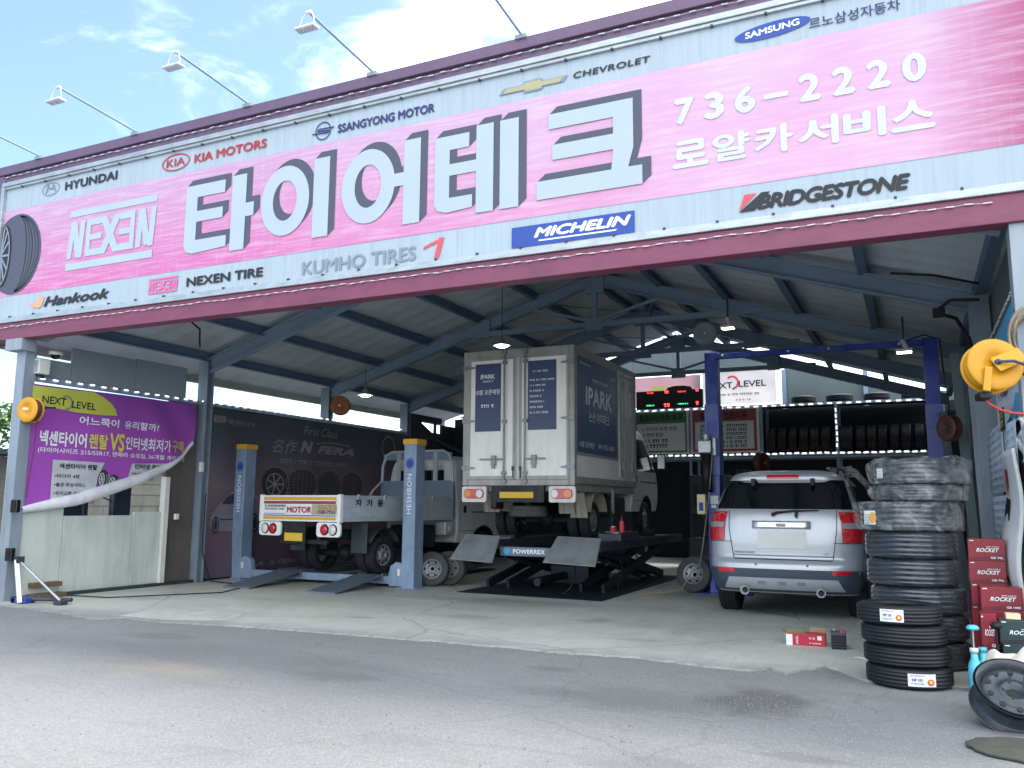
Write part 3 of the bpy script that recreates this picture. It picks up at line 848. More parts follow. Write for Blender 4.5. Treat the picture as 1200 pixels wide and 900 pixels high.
# printed tyre at the left end
q = MB(); q.flat([(x, z) for x, z in ell(-10.62, 4.51, .52, .55, 40) if x > -10.93] and [(max(x, -10.925), min(5.139, z)) for x, z in ell(-10.62, 4.51, .50, .55, 40)], P1); sp(q, 'tyre_print', 'ink_shadow')
q = MB()
for k, rx in enumerate((.46, .40, .34, .28, .22)):
    a0 = math.acos(max(-1, min(1, (-10.92 + 10.62) / rx))) if rx > .3 else PI
    ring(q, -10.62, 4.51, rx, .53, .010 if k % 2 else .018, P2, 20, -PI / 2.2, PI / 2.2)
sp(q, 'tyre_print', 'ink_black')
q = MB(); q.flat([(max(x, -10.925), z) for x, z in ell(-10.86, 4.51, .15, .43, 30)], F(.006)); sp(q, 'tyre_print', 'ink_black')
q = MB()
for k in range(7):
    a = -PI / 2 + PI * k / 6
    stroke(q, [(-10.92, 4.51), (-10.88 + .13 * math.cos(a), 4.51 + .38 * math.sin(a))], .03, F(.0085 + .0004 * k))
ring(q, -10.9, 4.51, .17, .42, .022, F(.012), 20, -PI / 2 + .1, PI / 2 - .1); sp(q, 'tyre_print', 'ink_grey')

# ------------------------------------------------------------------ sign floodlights on long arms
def floodlight():
    t = thing('sign_floodlight', 'floodlight on a long arm above the shop sign', 'lamp', (0, 0, 0), group='floodlights on arms over the sign')
    q = MB(); q.tube([(0, .05, -.02), (0, 0, .02), (0, -1.08, .10)], .013, 8); q.build('arm', 'steel_truss', t)
    q = MB(); q.box(-.06, .06, -.04, .08, -.03, .01); q.build('bracket', 'steel_grey', t)
    q = MB()
    for s_ in (-1, 1): q.tube([(s_ * .015, -1.08, .1), (s_ * .06, -1.09, .06), (s_ * .095, -1.10, -.06)], .006, 6)
    q.tube([(-.03, -1.08, .1), (.03, -1.08, .1)], .018, 8)
    q.build('yoke', 'lamp_body', t)
    q = MB(); q.box(-.115, .115, -1.15, -1.05, -.09, -.062); h = q.build('lamp_head', 'lamp_body', t, bevel=.008)
    q = MB(); q.box(-.10, .10, -1.14, -1.06, -.096, -.0905); q.build('lamp_glass', 'glass_clear', h)
    return t
fl0 = floodlight()
for i, (x, lb) in enumerate(((-10.28, 'sign floodlight arm above the tyre print at the tree end of the sign'), (-8.49, 'sign floodlight against clear blue sky above the small red carmaker name'),
                     (-6.69, 'sign floodlight against broken white cloud above the second title syllable'), (-4.97, 'sign floodlight against bright cloud above the navy carmaker name'),
                     (-3.23, 'sign floodlight arm rising out of view near the gold cross emblem'))):
    o = fl0 if i == 0 else dup(fl0)
    o.location = (x, 7.0, 5.79); o['label'] = lb

# ------------------------------------------------------------------ strings of LED modules
def led_string(name, label, pts, step, size=(.055, .014), sag=0.0, mat='led', wire='wire_white'):
    pts = [Vector(p) for p in pts]
    mid = sum(pts, Vector()) / len(pts)
    t = thing(name, label, 'LED string', tuple(pts[0]), group='strings of white LED modules')
    W = MB(); path = []
    rgn = random.Random(len(label))
    proto = None
    for p, q_ in zip(pts[:-1], pts[1:]):
        d = q_ - p; l = d.length; d.normalize(); k = int(l / step)
        up = Vector((0, 0, 1)) if abs(d.z) < .8 else Vector((1, 0, 0))
        for i in range(k):
            c = p + d * (i + .5) * step + up * rgn.uniform(-.006, .006) - up * sag * (i % 3 == 1)
            dd = (d + up * rgn.uniform(-.10, .10)).normalized()
            path += [c - dd * size[0] / 2, c + dd * size[0] / 2]
            if proto is None:
                L = MB(); L.box(-size[0] / 2, size[0] / 2, -.007, .007, -size[1] / 2, size[1] / 2); o = L.build('led_module', mat, t); proto = o
            else:
                o = proto.copy(); C.objects.link(o); o.parent = t
            o.location = c - pts[0]
            o.rotation_euler = dd.to_track_quat('X', 'Z').to_euler()
    W.tube(path, .003, 4)
    W.build('wire', wire, t, world=True)
    return t
led_string('led_string', 'string of LED modules along the maroon beam under the shop sign', [(-11.2, 6.985, 3.515), (.78, 6.985, 3.515)], .125, (.06, .009), mat='led_off')
led_string('led_string', 'string of LED modules under the purple cap above the shop sign', [(-11.0, 7.0, 3.7), (-11.0, 7.0, 5.62), (1.05, 7.0, 5.62)], .142, (.06, .009), mat='led_off')
led_string('led_string', 'string of LED modules along the wall rail over the purple banner and tyre mural', [(-10.4, 7.3, 2.88), (-10.4, 16.4, 2.93)], .19, (.07, .022))
led_string('led_string', 'string of LED modules on top of the dark office partition', [(-10.35, 18.66, 3.42), (-6.5, 18.66, 3.42)], .2, (.1, .03))
led_string('led_string', 'string of LED modules along the upper rail of the back tyre rack', [(-6.1, 19.93, 3.56), (.62, 19.93, 3.56)], .2, (.1, .03))
led_string('led_string', 'string of LED modules along the lower rail of the back tyre rack', [(-6.1, 19.93, 2.46), (.62, 19.93, 2.46)], .16, (.1, .035))
led_string('led_string', 'short vertical string of LED modules between the two dark rack bays', [(-1.48, 19.93, 2.56), (-1.48, 19.93, 3.5)], .13, (.08, .03))
led_string('led_string', 'string of LED modules along the top of the blue wall banner by the alloy post', [(.75, 7.3, 2.89), (.75, 9.55, 2.89)], .085, (.04, .014), mat='led_off')
# ------------------------------------------------------------------ vehicle bodies
pm('silver', '#b4bac2', 0.32, 0.35, 0.02, 2, coat=0.5, dirt='#8f9094', dirtamt=0.15)
pm('truck_white', '#cfd3d2', 0.42, 0.0, 0.03, 2, coat=0.2, dirt='#8e8a80', dirtamt=0.35, ds=(1.5, 1.5, 0.6))
pm('box_white', '#f3f2ed', 0.5, 0.0, 0.02, 2, dirt='#a89c86', dirtamt=0.22, ds=(2.5, 2.5, 0.5))
pm('box_frame', '#a6a4a0', 0.5, 0.2, 0.08, 4, dirt='#6a6258', dirtamt=0.5)
pm('bed_grey', '#b6c0c8', 0.5, 0.1, 0.08, 3, dirt='#5f6870', dirtamt=0.4, ds=(1, 1, 2))
pm('guard_grey', '#6d8094', 0.5, 0.1, 0.06, 3)
pm('guard_tube', '#a9b2b8', 0.45, 0.3, 0.06, 3)
pm('navy_film', '#394a72', 0.4, 0.0, 0.04, 2)
pm('navy_side', '#2f4d74', 0.4, 0.0, 0.05, 2)
pm('lamp_red', '#c01b2a', 0.15, 0.0, 0.05, 8, coat=0.7)
pm('lamp_smoke', '#8e9396', 0.15, 0, .1, 12, coat=.6)
pm('lamp_inner', '#b02030', .2, 0, .1, 8, coat=.5)
pm('lamp_amber', '#d97a28', 0.2, 0.0, 0.05, 8, coat=0.7)
pm('lamp_clear', '#cfd2d2', 0.12, 0.0, 0.05, 8, coat=0.7)
pm('chrome', '#d5d8da', 0.28, 0.7, 0.03, 4)
pm('rim_steel', '#8f9498', 0.45, 0.5, 0.12, 6, dirt='#5c5348', dirtamt=0.4)
pm('bumper_dark', '#3c4756', 0.55, 0.0, 0.05, 4)
pm('plate_yellow', '#d9b13a', 0.5, 0.0, 0.04, 4)
pm('chassis', '#20262d', 0.6, 0.3, 0.3, 4, dirt='#5a4c40', dirtamt=0.5)
pm('mudflap', '#9b958a', 0.75, 0.0, 0.15, 4)
pm('mud_dark', '#3d474c', 0.75, 0.0, 0.15, 4)

class Shell:
    """vehicle skin: a rounded plan outline at every height"""
    KEYS = ('z', 'yr', 'yf', 'hw', 'rx', 'ry', 'fx', 'fy', 'cr')
    def __init__(s, rows):
        s.rows = [dict(zip(s.KEYS, r)) for r in rows]
    def at(s, z):
        rw = s.rows
        if z <= rw[0]['z']: return rw[0]
        if z >= rw[-1]['z']: return rw[-1]
        i = max(k for k in range(len(rw) - 1) if rw[k]['z'] <= z)
        a, b = rw[i], rw[i + 1]
        h = b['z'] - a['z']; w = (z - a['z']) / h
        o = {}
        for k in s.KEYS:
            d = (b[k] - a[k]) / h
            m0 = (d + (a[k] - rw[i - 1][k]) / (a['z'] - rw[i - 1]['z'])) / 2 if i > 0 else d
            m1 = (d + (rw[i + 2][k] - b[k]) / (rw[i + 2]['z'] - b['z'])) / 2 if i + 2 < len(rw) else d
            m0 = max(min(m0, 3 * abs(d)), -3 * abs(d)); m1 = max(min(m1, 3 * abs(d)), -3 * abs(d))
            w2, w3 = w * w, w ** 3
            o[k] = (2 * w3 - 3 * w2 + 1) * a[k] + (w3 - 2 * w2 + w) * h * m0 + (-2 * w3 + 3 * w2) * b[k] + (w3 - w2) * h * m1
        return o
    def pt(s, t, z, side, off=0.0):
        """t 0..1 rear half, 1..2 rear corner, 2..3 side, 3..4 front corner, 4..5 front half"""
        p = s.at(z); hw, rx, ry, fx, fy = p['hw'], p['rx'], p['ry'], p['fx'], p['fy']
        if t <= 1:
            x = (hw - rx) * t; y = p['yr']; nx, ny = 0, -1
        elif t <= 2:
            a = (t - 1) * PI / 2
            x = hw - rx + rx * math.sin(a); y = p['yr'] + ry - ry * math.cos(a); nx, ny = math.sin(a), -math.cos(a)
        elif t <= 3:
            w = t - 2; x = hw; y = p['yr'] + ry + (p['yf'] - fy - p['yr'] - ry) * w; nx, ny = 1, 0
        elif t <= 4:
            a = (t - 3) * PI / 2
            x = hw - fx + fx * math.cos(a); y = p['yf'] - fy + fy * math.sin(a); nx, ny = math.cos(a), math.sin(a)
        else:
            x = (hw - fx) * (5 - t); y = p['yf']; nx, ny = 0, 1
        if t <= 2: y += p['cr'] * (x / hw) ** 2
        return Vector(((x + nx * off) * side, y + ny * off, z))
    def tx(s, x, z):
        p = s.at(z); k = p['hw'] - p['rx']
        if abs(x) <= k: return abs(x) / k
        return 1 + math.asin(min(1, (abs(x) - k) / p['rx'])) / (PI / 2)
    def body(s, nz):
        z0, z1 = s.rows[0]['z'], s.rows[-1]['z']
        ts = [i / 4 for i in range(5)] + [1 + i / 6 for i in range(1, 7)] + [2 + i / 10 for i in range(1, 11)] + [3 + i / 6 for i in range(1, 7)] + [4 + i / 4 for i in range(1, 5)]
        m = MB(); rings = []
        for j in range(nz + 1):
            z = z0 + (z1 - z0) * j / nz
            rings.append([s.pt(t, z, 1) for t in ts] + [s.pt(t, z, -1) for t in ts[-2:0:-1]])
        n = len(rings[0])
        v = [p for r_ in rings for p in r_]; f = []
        for j in range(nz):
            for k in range(n):
                f.append((j * n + k, j * n + (k + 1) % n, (j + 1) * n + (k + 1) % n, (j + 1) * n + k))
        f.append(tuple(range(n))[::-1]); f.append(tuple(range(nz * n, nz * n + n)))
        m.add(v, f, True)
        return m
    def rear(s, m, x0, x1, z0, z1, off=.004, nx=10, nz=6, fx=None):
        """patch on the rear from x0 to x1; fx(v) may return (x0, x1) per height fraction"""
        def fn(u, v):
            z = z0 + (z1 - z0) * v
            a, b = fx(v) if fx else (x0, x1)
            x = a + (b - a) * u
            return s.pt(s.tx(x, z), z, 1 if x >= 0 else -1, off)
        return m.grid(fn, nx, nz)
    def wrap(s, m, side, t0, t1, z0, z1, off=.004, nx=10, nz=6):
        def fn(u, v): return s.pt(t0 + (t1 - t0) * u, z0 + (z1 - z0) * v, side, off)
        return m.grid(fn, nx, nz)
    def side(s, m, side, yz0, yz1, z0, z1, off=.004, nx=8, nz=6):
        """patch on a side; yz0(v), yz1(v) give its ends along the car"""
        def fn(u, v):
            z = z0 + (z1 - z0) * v; a, b = yz0(v), yz1(v)
            return Vector(((s.at(z)['hw'] + off) * side, a + (b - a) * u, z))
        return m.grid(fn, nx, nz)

def cut(o, cutters):
    """subtract cylinders (x axis) from a body mesh and bake the result"""
    obs = []
    for (c, r, w) in cutters:
        q = MB(); q.lathe([(0, -w / 2), (r, -w / 2), (r, w / 2), (0, w / 2)], (c[0], c[1], c[2]), 'x', 28, smooth=False)
        bm = bmesh.new(); me = bpy.data.meshes.new('cutter'); me.from_pydata(q.v, [], q.f); bm.from_mesh(me)
        bmesh.ops.remove_doubles(bm, verts=bm.verts, dist=1e-5); bmesh.ops.recalc_face_normals(bm, faces=bm.faces); bm.to_mesh(me); bm.free()
        me.materials.append(MATS['black'])
        k = bpy.data.objects.new('cutter', me); C.objects.link(k); obs.append(k)
        md = o.modifiers.new('cut', 'BOOLEAN'); md.object = k; md.operation = 'DIFFERENCE'; md.solver = 'EXACT'; md.material_mode = 'TRANSFER'
    bm = bmesh.new(); bm.from_mesh(o.data); bmesh.ops.recalc_face_normals(bm, faces=bm.faces); bm.to_mesh(o.data); bm.free()
    par = o.parent; o.parent = None
    bpy.context.view_layer.update()
    dg = bpy.context.evaluated_depsgraph_get()
    me = bpy.data.meshes.new_from_object(o.evaluated_get(dg))
    o.modifiers.clear(); o.data = me; o.parent = par
    for k in obs: bpy.data.objects.remove(k)

def tyre_profile(R_, W, rb, grooves=4):
    """closed (r, h) profile of a tyre: bead, bulged sidewall, grooved tread"""
    h = W / 2; p = [(rb, -h * .72), (rb + .012, -h * .82), (rb + (R_ - rb) * .35, -h), (rb + (R_ - rb) * .62, -h * .99), (R_ - .022, -h * .9), (R_ - .006, -h * .76)]
    g = grooves; tw = h * .74
    for i in range(g):
        c = -tw + (2 * tw) * (i + .5) / g; gw = .0042
        p += [(R_, c - gw), (R_ - .006, c - gw * .6), (R_ - .006, c + gw * .6), (R_, c + gw)]
    p += [(R_ - .006, h * .76), (R_ - .022, h * .9), (rb + (R_ - rb) * .62, h * .99), (rb + (R_ - rb) * .35, h), (rb + .012, h * .82), (rb, h * .72),
          (rb + .015, h * .4), (rb + .02, 0), (rb + .015, -h * .4), (rb, -h * .72)]
    return p
def wheel(parent, c, R_, W, rb, side, rimmat='rim_steel', tyremat='rubber', holes=8, name='wheel'):
    """a wheel on an x axis; side is where the outside face points"""
    q = MB(); q.lathe(tyre_profile(R_, W, rb), c, 'x', 40); w = q.build(name, tyremat, parent)
    q = MB(); e = side * W * .36; d = side * W * .18
    q.lathe([(rb + .004, c[0] + e), (rb - .02, c[0] + e), (rb - .035, c[0] + d), (rb * .62, c[0] + d + side * .02), (rb * .42, c[0] + d + side * .045), (rb * .3, c[0] + d + side * .05), (rb * .26, c[0] + d + side * .03), (0.001, c[0] + d + side * .03)],
            (0, c[1], c[2]), 'x', 32)
    q.mi = 1
    for k in range(holes):
        a = 2 * PI * k / holes; rr = rb * .72; x = c[0] + d + side * .016
        q.add([(x + side * .004, c[1] + rr * math.cos(a) + .02 * math.cos(b_), c[2] + rr * math.sin(a) + .02 * math.sin(b_)) for b_ in [2 * PI * i / 10 for i in range(10)]], [tuple(range(10))])
    q.build('rim', [rimmat, 'black'], w)
    return w

# ------------------------------------------------------------------ silver sport utility vehicle
V = thing('suv', 'silver sport utility vehicle parked rear first under the blue post lift', 'car', (-1.375, 9.93, 0))
#        z    yr   yf   hw   rx  ry  fx  fy  cr
suv = Shell([(.30, .13, 4.42, .76, .25, .20, .3, .3, .04), (.40, .03, 4.5, .80, .26, .24, .35, .35, .05), (.56, .0, 4.55, .83, .25, .26, .35, .35, .06),
             (.64, .015, 4.55, .84, .24, .26, .35, .35, .06), (.69, .06, 4.53, .845, .23, .26, .35, .35, .06), (.90, .065, 4.45, .85, .22, .28, .35, .35, .06), (1.02, .08, 4.2, .845, .22, .28, .4, .5, .06),
             (1.14, .11, 3.55, .83, .22, .28, .4, .5, .06), (1.22, .14, 3.3, .80, .21, .28, .35, .4, .06), (1.40, .27, 2.9, .74, .2, .26, .3, .35, .05),
             (1.54, .37, 2.6, .675, .19, .24, .3, .35, .05), (1.60, .36, 2.45, .63, .2, .22, .3, .3, .05), (1.655, .42, 2.3, .56, .22, .2, .3, .3, .04), (1.685, .60, 2.0, .42, .2, .2, .2, .2, .0)])
q = suv.body(46); ob = q.build('body', 'silver', V)
cut(ob, [((-.75, .92, .36), .42, .5), ((.75, .92, .36), .42, .5), ((-.75, 3.62, .36), .42, .5), ((.75, 3.62, .36), .42, .5)])
for p in ob.data.polygons: p.use_smooth = True
q = MB(); suv.rear(q, 0, 0, 1.235, 1.565, .006, 24, 8, lambda v: (-(.745 - .10 * v), .745 - .10 * v)); q.build('rear_window', 'glass_dark', V)
for sd in (-1, 1):
    q = MB(); suv.side(q, sd, lambda v: .48 + .18 * v, lambda v: 3.05 - .55 * v, 1.20, 1.52, .006, 10, 6); q.build('side_window', 'glass_dark', V)
    q = MB(); suv.side(q, sd, lambda v: .6, lambda v: 4.2, .50, .58, .012, 8, 2); q.build('side_moulding', 'bumper_dark', V)
    q = MB(); suv.wrap(q, sd, suv.tx(.635, 1.0), 1.9, .875, 1.205, .012, 12, 10); tl = q.build('tail_light', 'lamp_red', V)
    q = MB(); suv.wrap(q, sd, suv.tx(.65, 1.0), 1.85, 1.025, 1.085, .016, 10, 3); q.build('lamp_lens', 'lamp_smoke', tl)
    q = MB()
    for zz in (.955, 1.145):
        c = suv.pt(1.15, zz, sd, .017); ring(q, 0, 0, .055, .05, .008, lambda a, b_, w=0: (c.x + a * .9, c.y - .001 + abs(a) * .1, c.z + b_), 18)
    q.build('lamp_ring', 'lamp_inner', tl)
    q = MB(); suv.wrap(q, sd, suv.tx(.52, .53), suv.tx(.70, .53), .525, .575, .010, 6, 3); q.build('bumper_reflector', 'lamp_red', V)
    q = MB(); q.tube([(sd * .58, .62, 1.64), (sd * .58, .75, 1.705), (sd * .57, 1.6, 1.73), (sd * .56, 2.1, 1.69), (sd * .56, 2.2, 1.65)], .014, 8); q.build('roof_rail', 'black', V)
    q = MB(); q.lathe([(.05, -.02), (.052, .0), (.045, .02), (.035, .02), (.035, .14)], (sd * .405, -.02, .335), 'y', 20); q.build('exhaust_tip', 'chrome', V)
    q = MB(); q.lathe([(0.001, .0), (.036, .0)], (sd * .405, .02, .335), 'y', 16); q.build('exhaust_hole', 'black', V)
    q = MB(); q.box(sd * .82, sd * .99, 2.95, 3.05, 1.12, 1.25); q.build('mirror', 'silver', V, bevel=.03)
    q = MB()
    z0 = 1.0
    for y in (.62 + .35, 1.9, 2.95):
        suv.side(q, sd, lambda v: y, lambda v: y + .008, .5, 1.2, .004, 1, 6)
    q.build('door_seam', 'black', V)
    wheel(V, (sd * .73, .92, .36), .36, .23, .215, sd); wheel(V, (sd * .73, 3.62, .36), .36, .23, .215, sd)
q = MB(); suv.rear(q, 0, 0, .315, .565, .007, 24, 6, lambda v: (-(.75 + .07 * v), .75 + .07 * v))
for sd in (-1, 1): suv.wrap(q, sd, 1.75, 2.04, .315, .565, .007, 6, 6)
q.build('bumper', 'bumper_dark', V)
q = MB(); suv.rear(q, 0, 0, .345, .475, .016, 16, 5, lambda v: (-(.64 - .06 * v), .64 - .06 * v)); q.build('skid_plate', 'silver', V)
q = MB()
for x in (-.22, 0, .2): suv.rear(q, x - .045, x + .045, .40, .44, .02, 2, 2)
q.build('skid_plate_slot', 'ink_grey', V)
q = MB()
for a, b_ in ((-.575, -.02), (.02, .575)): pass
suv.rear(q, -.53, .53, .672, .682, .004, 12, 1)
for sd in (-1, 1):
    suv.rear(q, 0, 0, .682, 1.225, .004, 1, 8, lambda v: (sd * (.53 + .05 * min(1, v * 1.6)), sd * (.538 + .05 * min(1, v * 1.6))))
q.build('tailgate_seam', 'black', V)
q = MB()
for sd in (-1, 1): suv.wrap(q, sd, suv.tx(.545, .86), 2.25, .862, .869, .005, 14, 1)
suv.rear(q, -.8, .8, .566, .573, .006, 20, 1)
q.build('bumper_seam', 'black', V)
q = MB(); suv.rear(q, -.55, .55, .71, .725, .004, 12, 2); q.build('tailgate_crease', 'ink_grey', V)
q = MB(); suv.rear(q, -.315, .315, 1.02, 1.10, .03, 8, 4); q.build('trim_bar', 'chrome', V, solid=.02)
q = MB(); suv.rear(q, -.29, .29, .80, 1.015, .005, 8, 4, lambda v: (-.26 - .04 * v, .26 + .04 * v)); q.build('plate_recess', 'silver', V)
q = MB(); suv.rear(q, -.265, .265, .80, 1.0, .013, 4, 2); q.build('number_plate', 'white_plastic', V)
# stubby wiper, high stop lamp, hinges, lettering
q = MB(); q.tube([(-.10, .08, 1.17), (-.05, .10, 1.195), (.12, .115, 1.215), (.40, .13, 1.222)], [.018, .014, .01, .006], 8); q.box(.15, .18, .07, .13, 1.15, 1.21); q.build('wiper', 'black', V)
q = MB(); suv.rear(q, -.18, .18, 1.585, 1.63, .012, 6, 3); q.build('stop_lamp', 'lamp_red', V)
for sd in (-1, 1):
    q = MB(); q.box(sd * .33 - .022, sd * .33 + .022, .29, .36, 1.50, 1.585); q.build('window_hinge', 'black', V, bevel=.006)
q = MB(); pr = suv.pt(.5, .74, 1, .006); q.text('WINSTORM', lambda a, b_, w=0: (a, suv.pt(suv.tx(a, .75), .75, 1, .008).y, b_), -.53, -.30, .735, .76, .03); q.text('LT', lambda a, b_, w=0: (a, suv.pt(suv.tx(a, .75), .75, 1, .008).y, b_), .44, .49, .735, .76, .03); q.build('badge', 'ink_grey', V)
q = MB(); q.box(-.05, .05, .02, .03, 1.045, 1.075); q.build('emblem', 'ink_gold', V)
q = MB(); q.box(-.5, .5, .5, 1.2, .25, .34); q.tube([(-.405, .05, .335), (-.405, .5, .33)], .035, 10); q.tube([(.405, .05, .335), (.405, .5, .33)], .035, 10); q.tube([(-.6, .92, .34), (.6, .92, .34)], .05, 10); q.build('underbody', 'chassis', V)
for x in (-.28, .27):
    q = MB(); q.lathe([(0.001, -.004), (.014, -.004), (.014, 0)], (x, suv.pt(suv.tx(x, .62), .62, 1).y, .62), 'y', 12); q.build('parking_sensor', 'ink_grey', V)
q = MB(); q.box(-.30, -.27, 1.0, 1.04, 1.31, 1.35); q.box(.2, .34, 1.2, 1.25, 1.33, 1.39); q.build('headrest', 'black', V)

# ------------------------------------------------------------------ light truck cab, used by both trucks
cabshell = Shell([(.42, .0, 1.66, .78, .03, .03, .14, .16, 0), (.55, .0, 1.74, .80, .03, .03, .16, .2, 0), (.85, .0, 1.76, .81, .03, .03, .18, .22, 0), (1.10, .0, 1.70, .81, .03, .03, .2, .25, 0),
                  (1.2, .0, 1.62, .80, .03, .03, .2, .25, 0), (1.5, .01, 1.40, .76, .04, .04, .2, .25, 0), (1.78, .03, 1.18, .71, .06, .06, .2, .22, 0), (1.88, .06, 1.02, .66, .1, .1, .2, .2, 0), (1.93, .14, .86, .56, .12, .12, .2, .2, 0)])
def cab(parent, y0, z0, mat, wheel_y=.82):
    off = Matrix.Translation((0, y0, z0))
    def bd(q, name, m, par=parent):
        q.v = [tuple(off @ Vector(p)) for p in q.v]
        return q.build(name, m, par)
    q = cabshell.body(34); o = bd(q, 'cab', mat)
    # cut in parent space
    cut(o, [((-.78, y0 + wheel_y, z0 + .30), .40, .5), ((.78, y0 + wheel_y, z0 + .30), .40, .5)])
    for p in o.data.polygons: p.use_smooth = True
    for sd in (-1, 1):
        q = MB(); cabshell.side(q, sd, lambda v: .14 + .06 * v, lambda v: 1.42 - .52 * v, 1.13, 1.70, .006, 8, 6); bd(q, 'side_window', 'glass_dark')
        q = MB()
        for yy in (.09, 1.42): cabshell.side(q, sd, lambda v: yy, lambda v: yy + .009, .62 if yy < 1 else .85, 1.12, .004, 1, 4)
        cabshell.side(q, sd, lambda v: .09, lambda v: .5, .612, .62, .004, 3, 1)
        bd(q, 'door_seam', 'black')
        q = MB(); cabshell.side(q, sd, lambda v: .45, lambda v: 1.5, .93, .955, .008, 4, 1); bd(q, 'side_moulding', 'ink_shadow')
        q = MB(); cabshell.side(q, sd, lambda v: .17, lambda v: .26, .93, 1.05, .012, 2, 2); bd(q, 'door_handle', 'black')
        q = MB(); q.tube([(sd * .76, 1.38, 1.15), (sd * .92, 1.42, 1.22), (sd * .93, 1.42, 1.5)], .012, 6); q.box(sd * .86, sd * 1.02, 1.40, 1.46, 1.20, 1.48); bd(q, 'mirror', 'black')
        q = MB(); q.box(sd * .875, sd * 1.005, 1.394, 1.399, 1.215, 1.465); bd(q, 'mirror_glass', 'chrome')
        q = MB(); cabshell.side(q, sd, lambda v: .02, lambda v: .44, .42, .56, .006, 3, 2); bd(q, 'step', 'white_dirty')
        wheel(parent, (sd * .70, y0 + wheel_y, z0 + .30), .30, .18, .17, sd)
    q = MB()
    def fn(u, v):
        z = 1.2 + .6 * v
        p = cabshell.pt(5 - abs(u * 2 - 1) * 1.5, z, 1 if u > .5 else -1, .005); return p
    q.grid(fn, 16, 8); bd(q, 'windscreen', 'glass_dark')
    q = MB(); q.box(-.5, .5, -.006, .0, 1.2, 1.68); bd(q, 'rear_window', 'glass_dark')
    return o

# ------------------------------------------------------------------ flat bed truck on the grey lift
G0 = .19
T = thing('flatbed_truck', 'small white drop side flatbed truck on the grey lift, ad stripes on its tailgate', 'truck', (-8.41, 10.3, 0), -.13)
q = MB(); q.box(-.84, .84, .05, 2.78, 1.02, 1.06); q.build('bed_floor', 'bed_grey', T)
q = MB(); q.box(-.85, .85, 0, .035, 1.0, 1.385); q.box(-.86, -.80, -.012, .05, .985, 1.395); q.box(.80, .86, -.012, .05, .985, 1.395); q.box(-.8, .8, -.008, .0, 1.362, 1.385); q.box(-.8, .8, -.012, 0, .995, 1.02)
tg = q.build('tailgate', 'white_paint', T, bevel=.004)
def PT(dy): return lambda a, b_, w=0: (a, -.010 - dy, b_)
for nm, mt, z0, z1 in (('yellow_stripe', 'yellow_band', 1.315, 1.355), ('red_stripe', 'ink_red', 1.275, 1.298), ('blue_stripe', 'ink_navy', 1.258, 1.272), ('blue_stripe', 'ink_blue', 1.075, 1.088), ('yellow_stripe', 'yellow_band', 1.022, 1.062)):
    q = MB(); q.flat([(-.77, z0), (.77, z0), (.77, z1), (-.77, z1)], PT(0)); q.build(nm, mt, tg)
q = MB(); q.text('MOTOR', PT(.001), -.25, .27, 1.12, 1.215, .03); greek(q, PT(.002), .42, .77, 1.215, 1.243, seed=3); greek(q, PT(.002), .42, .77, 1.178, 1.203, seed=13); q.build('lettering', 'ink_red', tg)
q = MB(); q.flat([(.28, 1.10), (.78, 1.10), (.78, 1.25), (.28, 1.25)], PT(.0005)); q.build('sticker', 'ink_gold', tg)
q = MB(); q.text('1588-7924', PT(.002), .40, .76, 1.11, 1.165, .04); greek(q, PT(.002), -.74, -.28, 1.205, 1.24, seed=4); greek(q, PT(.002), -.74, -.3, 1.165, 1.19, seed=14); q.flat([(-.75, 1.105), (-.28, 1.105), (-.28, 1.112), (-.75, 1.112)], PT(.001)); q.build('lettering', 'ink_shadow', tg)
for sd in (-1, 1):
    q = MB(); q.box(sd * .82, sd * .85, .05, 2.75, 1.0, 1.385)
    for z in (1.04, 1.2, 1.36): q.box(sd * .85, sd * .862, .06, 2.74, z, z + .018)
    sb = q.build('side_board', 'bed_grey', T, bevel=.003)
    q = MB()
    for y in (.35, .95, 1.55, 2.15, 2.7): q.box(sd * .845, sd * .872, y, y + .03, 1.33, 1.40)
    q.build('latch', 'chrome', sb)
    if sd > 0:
        for i, ch in enumerate('자가용'):
            q = MB(); q.text(ch, lambda a, b_, w=0: (.864, a, b_), .30 + i * .24, .44 + i * .24, 1.22, 1.33, .03); q.build('lettering', 'ink_black', sb)
    q = MB(); q.prism(rrect(min(sd * .86, sd * .38), max(sd * .86, sd * .38), .775, .985, .05), lambda a, b_, w: (a, .0 + w, b_), .03); lp = q.build('lamp_panel', 'white_paint', T)
    for k, (x, mt) in enumerate(((.55, 'lamp_red'), (.72, 'lamp_clear'))):
        q = MB(); q.lathe([(0.001, -.035), (.06, -.032), (.072, -.02), (.075, 0)], (sd * x, 0, .88), 'y', 24); lm = q.build('tail_light', mt, lp)
        q = MB(); q.lathe([(.074, -.022), (.082, -.012), (.082, 0)], (sd * x, 0, .88), 'y', 24); q.build('lamp_rim', 'black', lm)
    # mudflap, dual rear wheels, cab guard uprights
    q = MB(); q.box(sd * .50, sd * .82, .62, .63, .52, .98); q.build('mudflap', 'mud_dark', T)
    q = MB(); 
    for k in range(9):
        a = PI * k / 8
    q.grid(lambda u, v: (sd * (.46 + .36 * v), 1.05 - .36 * math.cos(PI * (.15 + .7 * u)), G0 + .30 + .40 * math.sin(PI * (.15 + .7 * u))), 12, 1); q.build('mudguard', 'mud_dark', T)
    for x in (.72, .52): wheel(T, (sd * x, 1.05, G0 + .29), .29, .165, .165, sd)
    q = MB(); q.box(sd * .36, sd * .30, -.0 + .1, 4.2, .70, .84); q.build('chassis_rail', 'chassis', T)
q = MB(); q.tube([(-.7, 1.05, G0 + .29), (.7, 1.05, G0 + .29)], .05, 10); q.lathe([(.001, -.14), (.1, -.1), (.14, 0), (.1, .1), (.001, .14)], (0, 1.05, G0 + .3), 'y', 20); q.build('rear_axle', 'chassis', T)
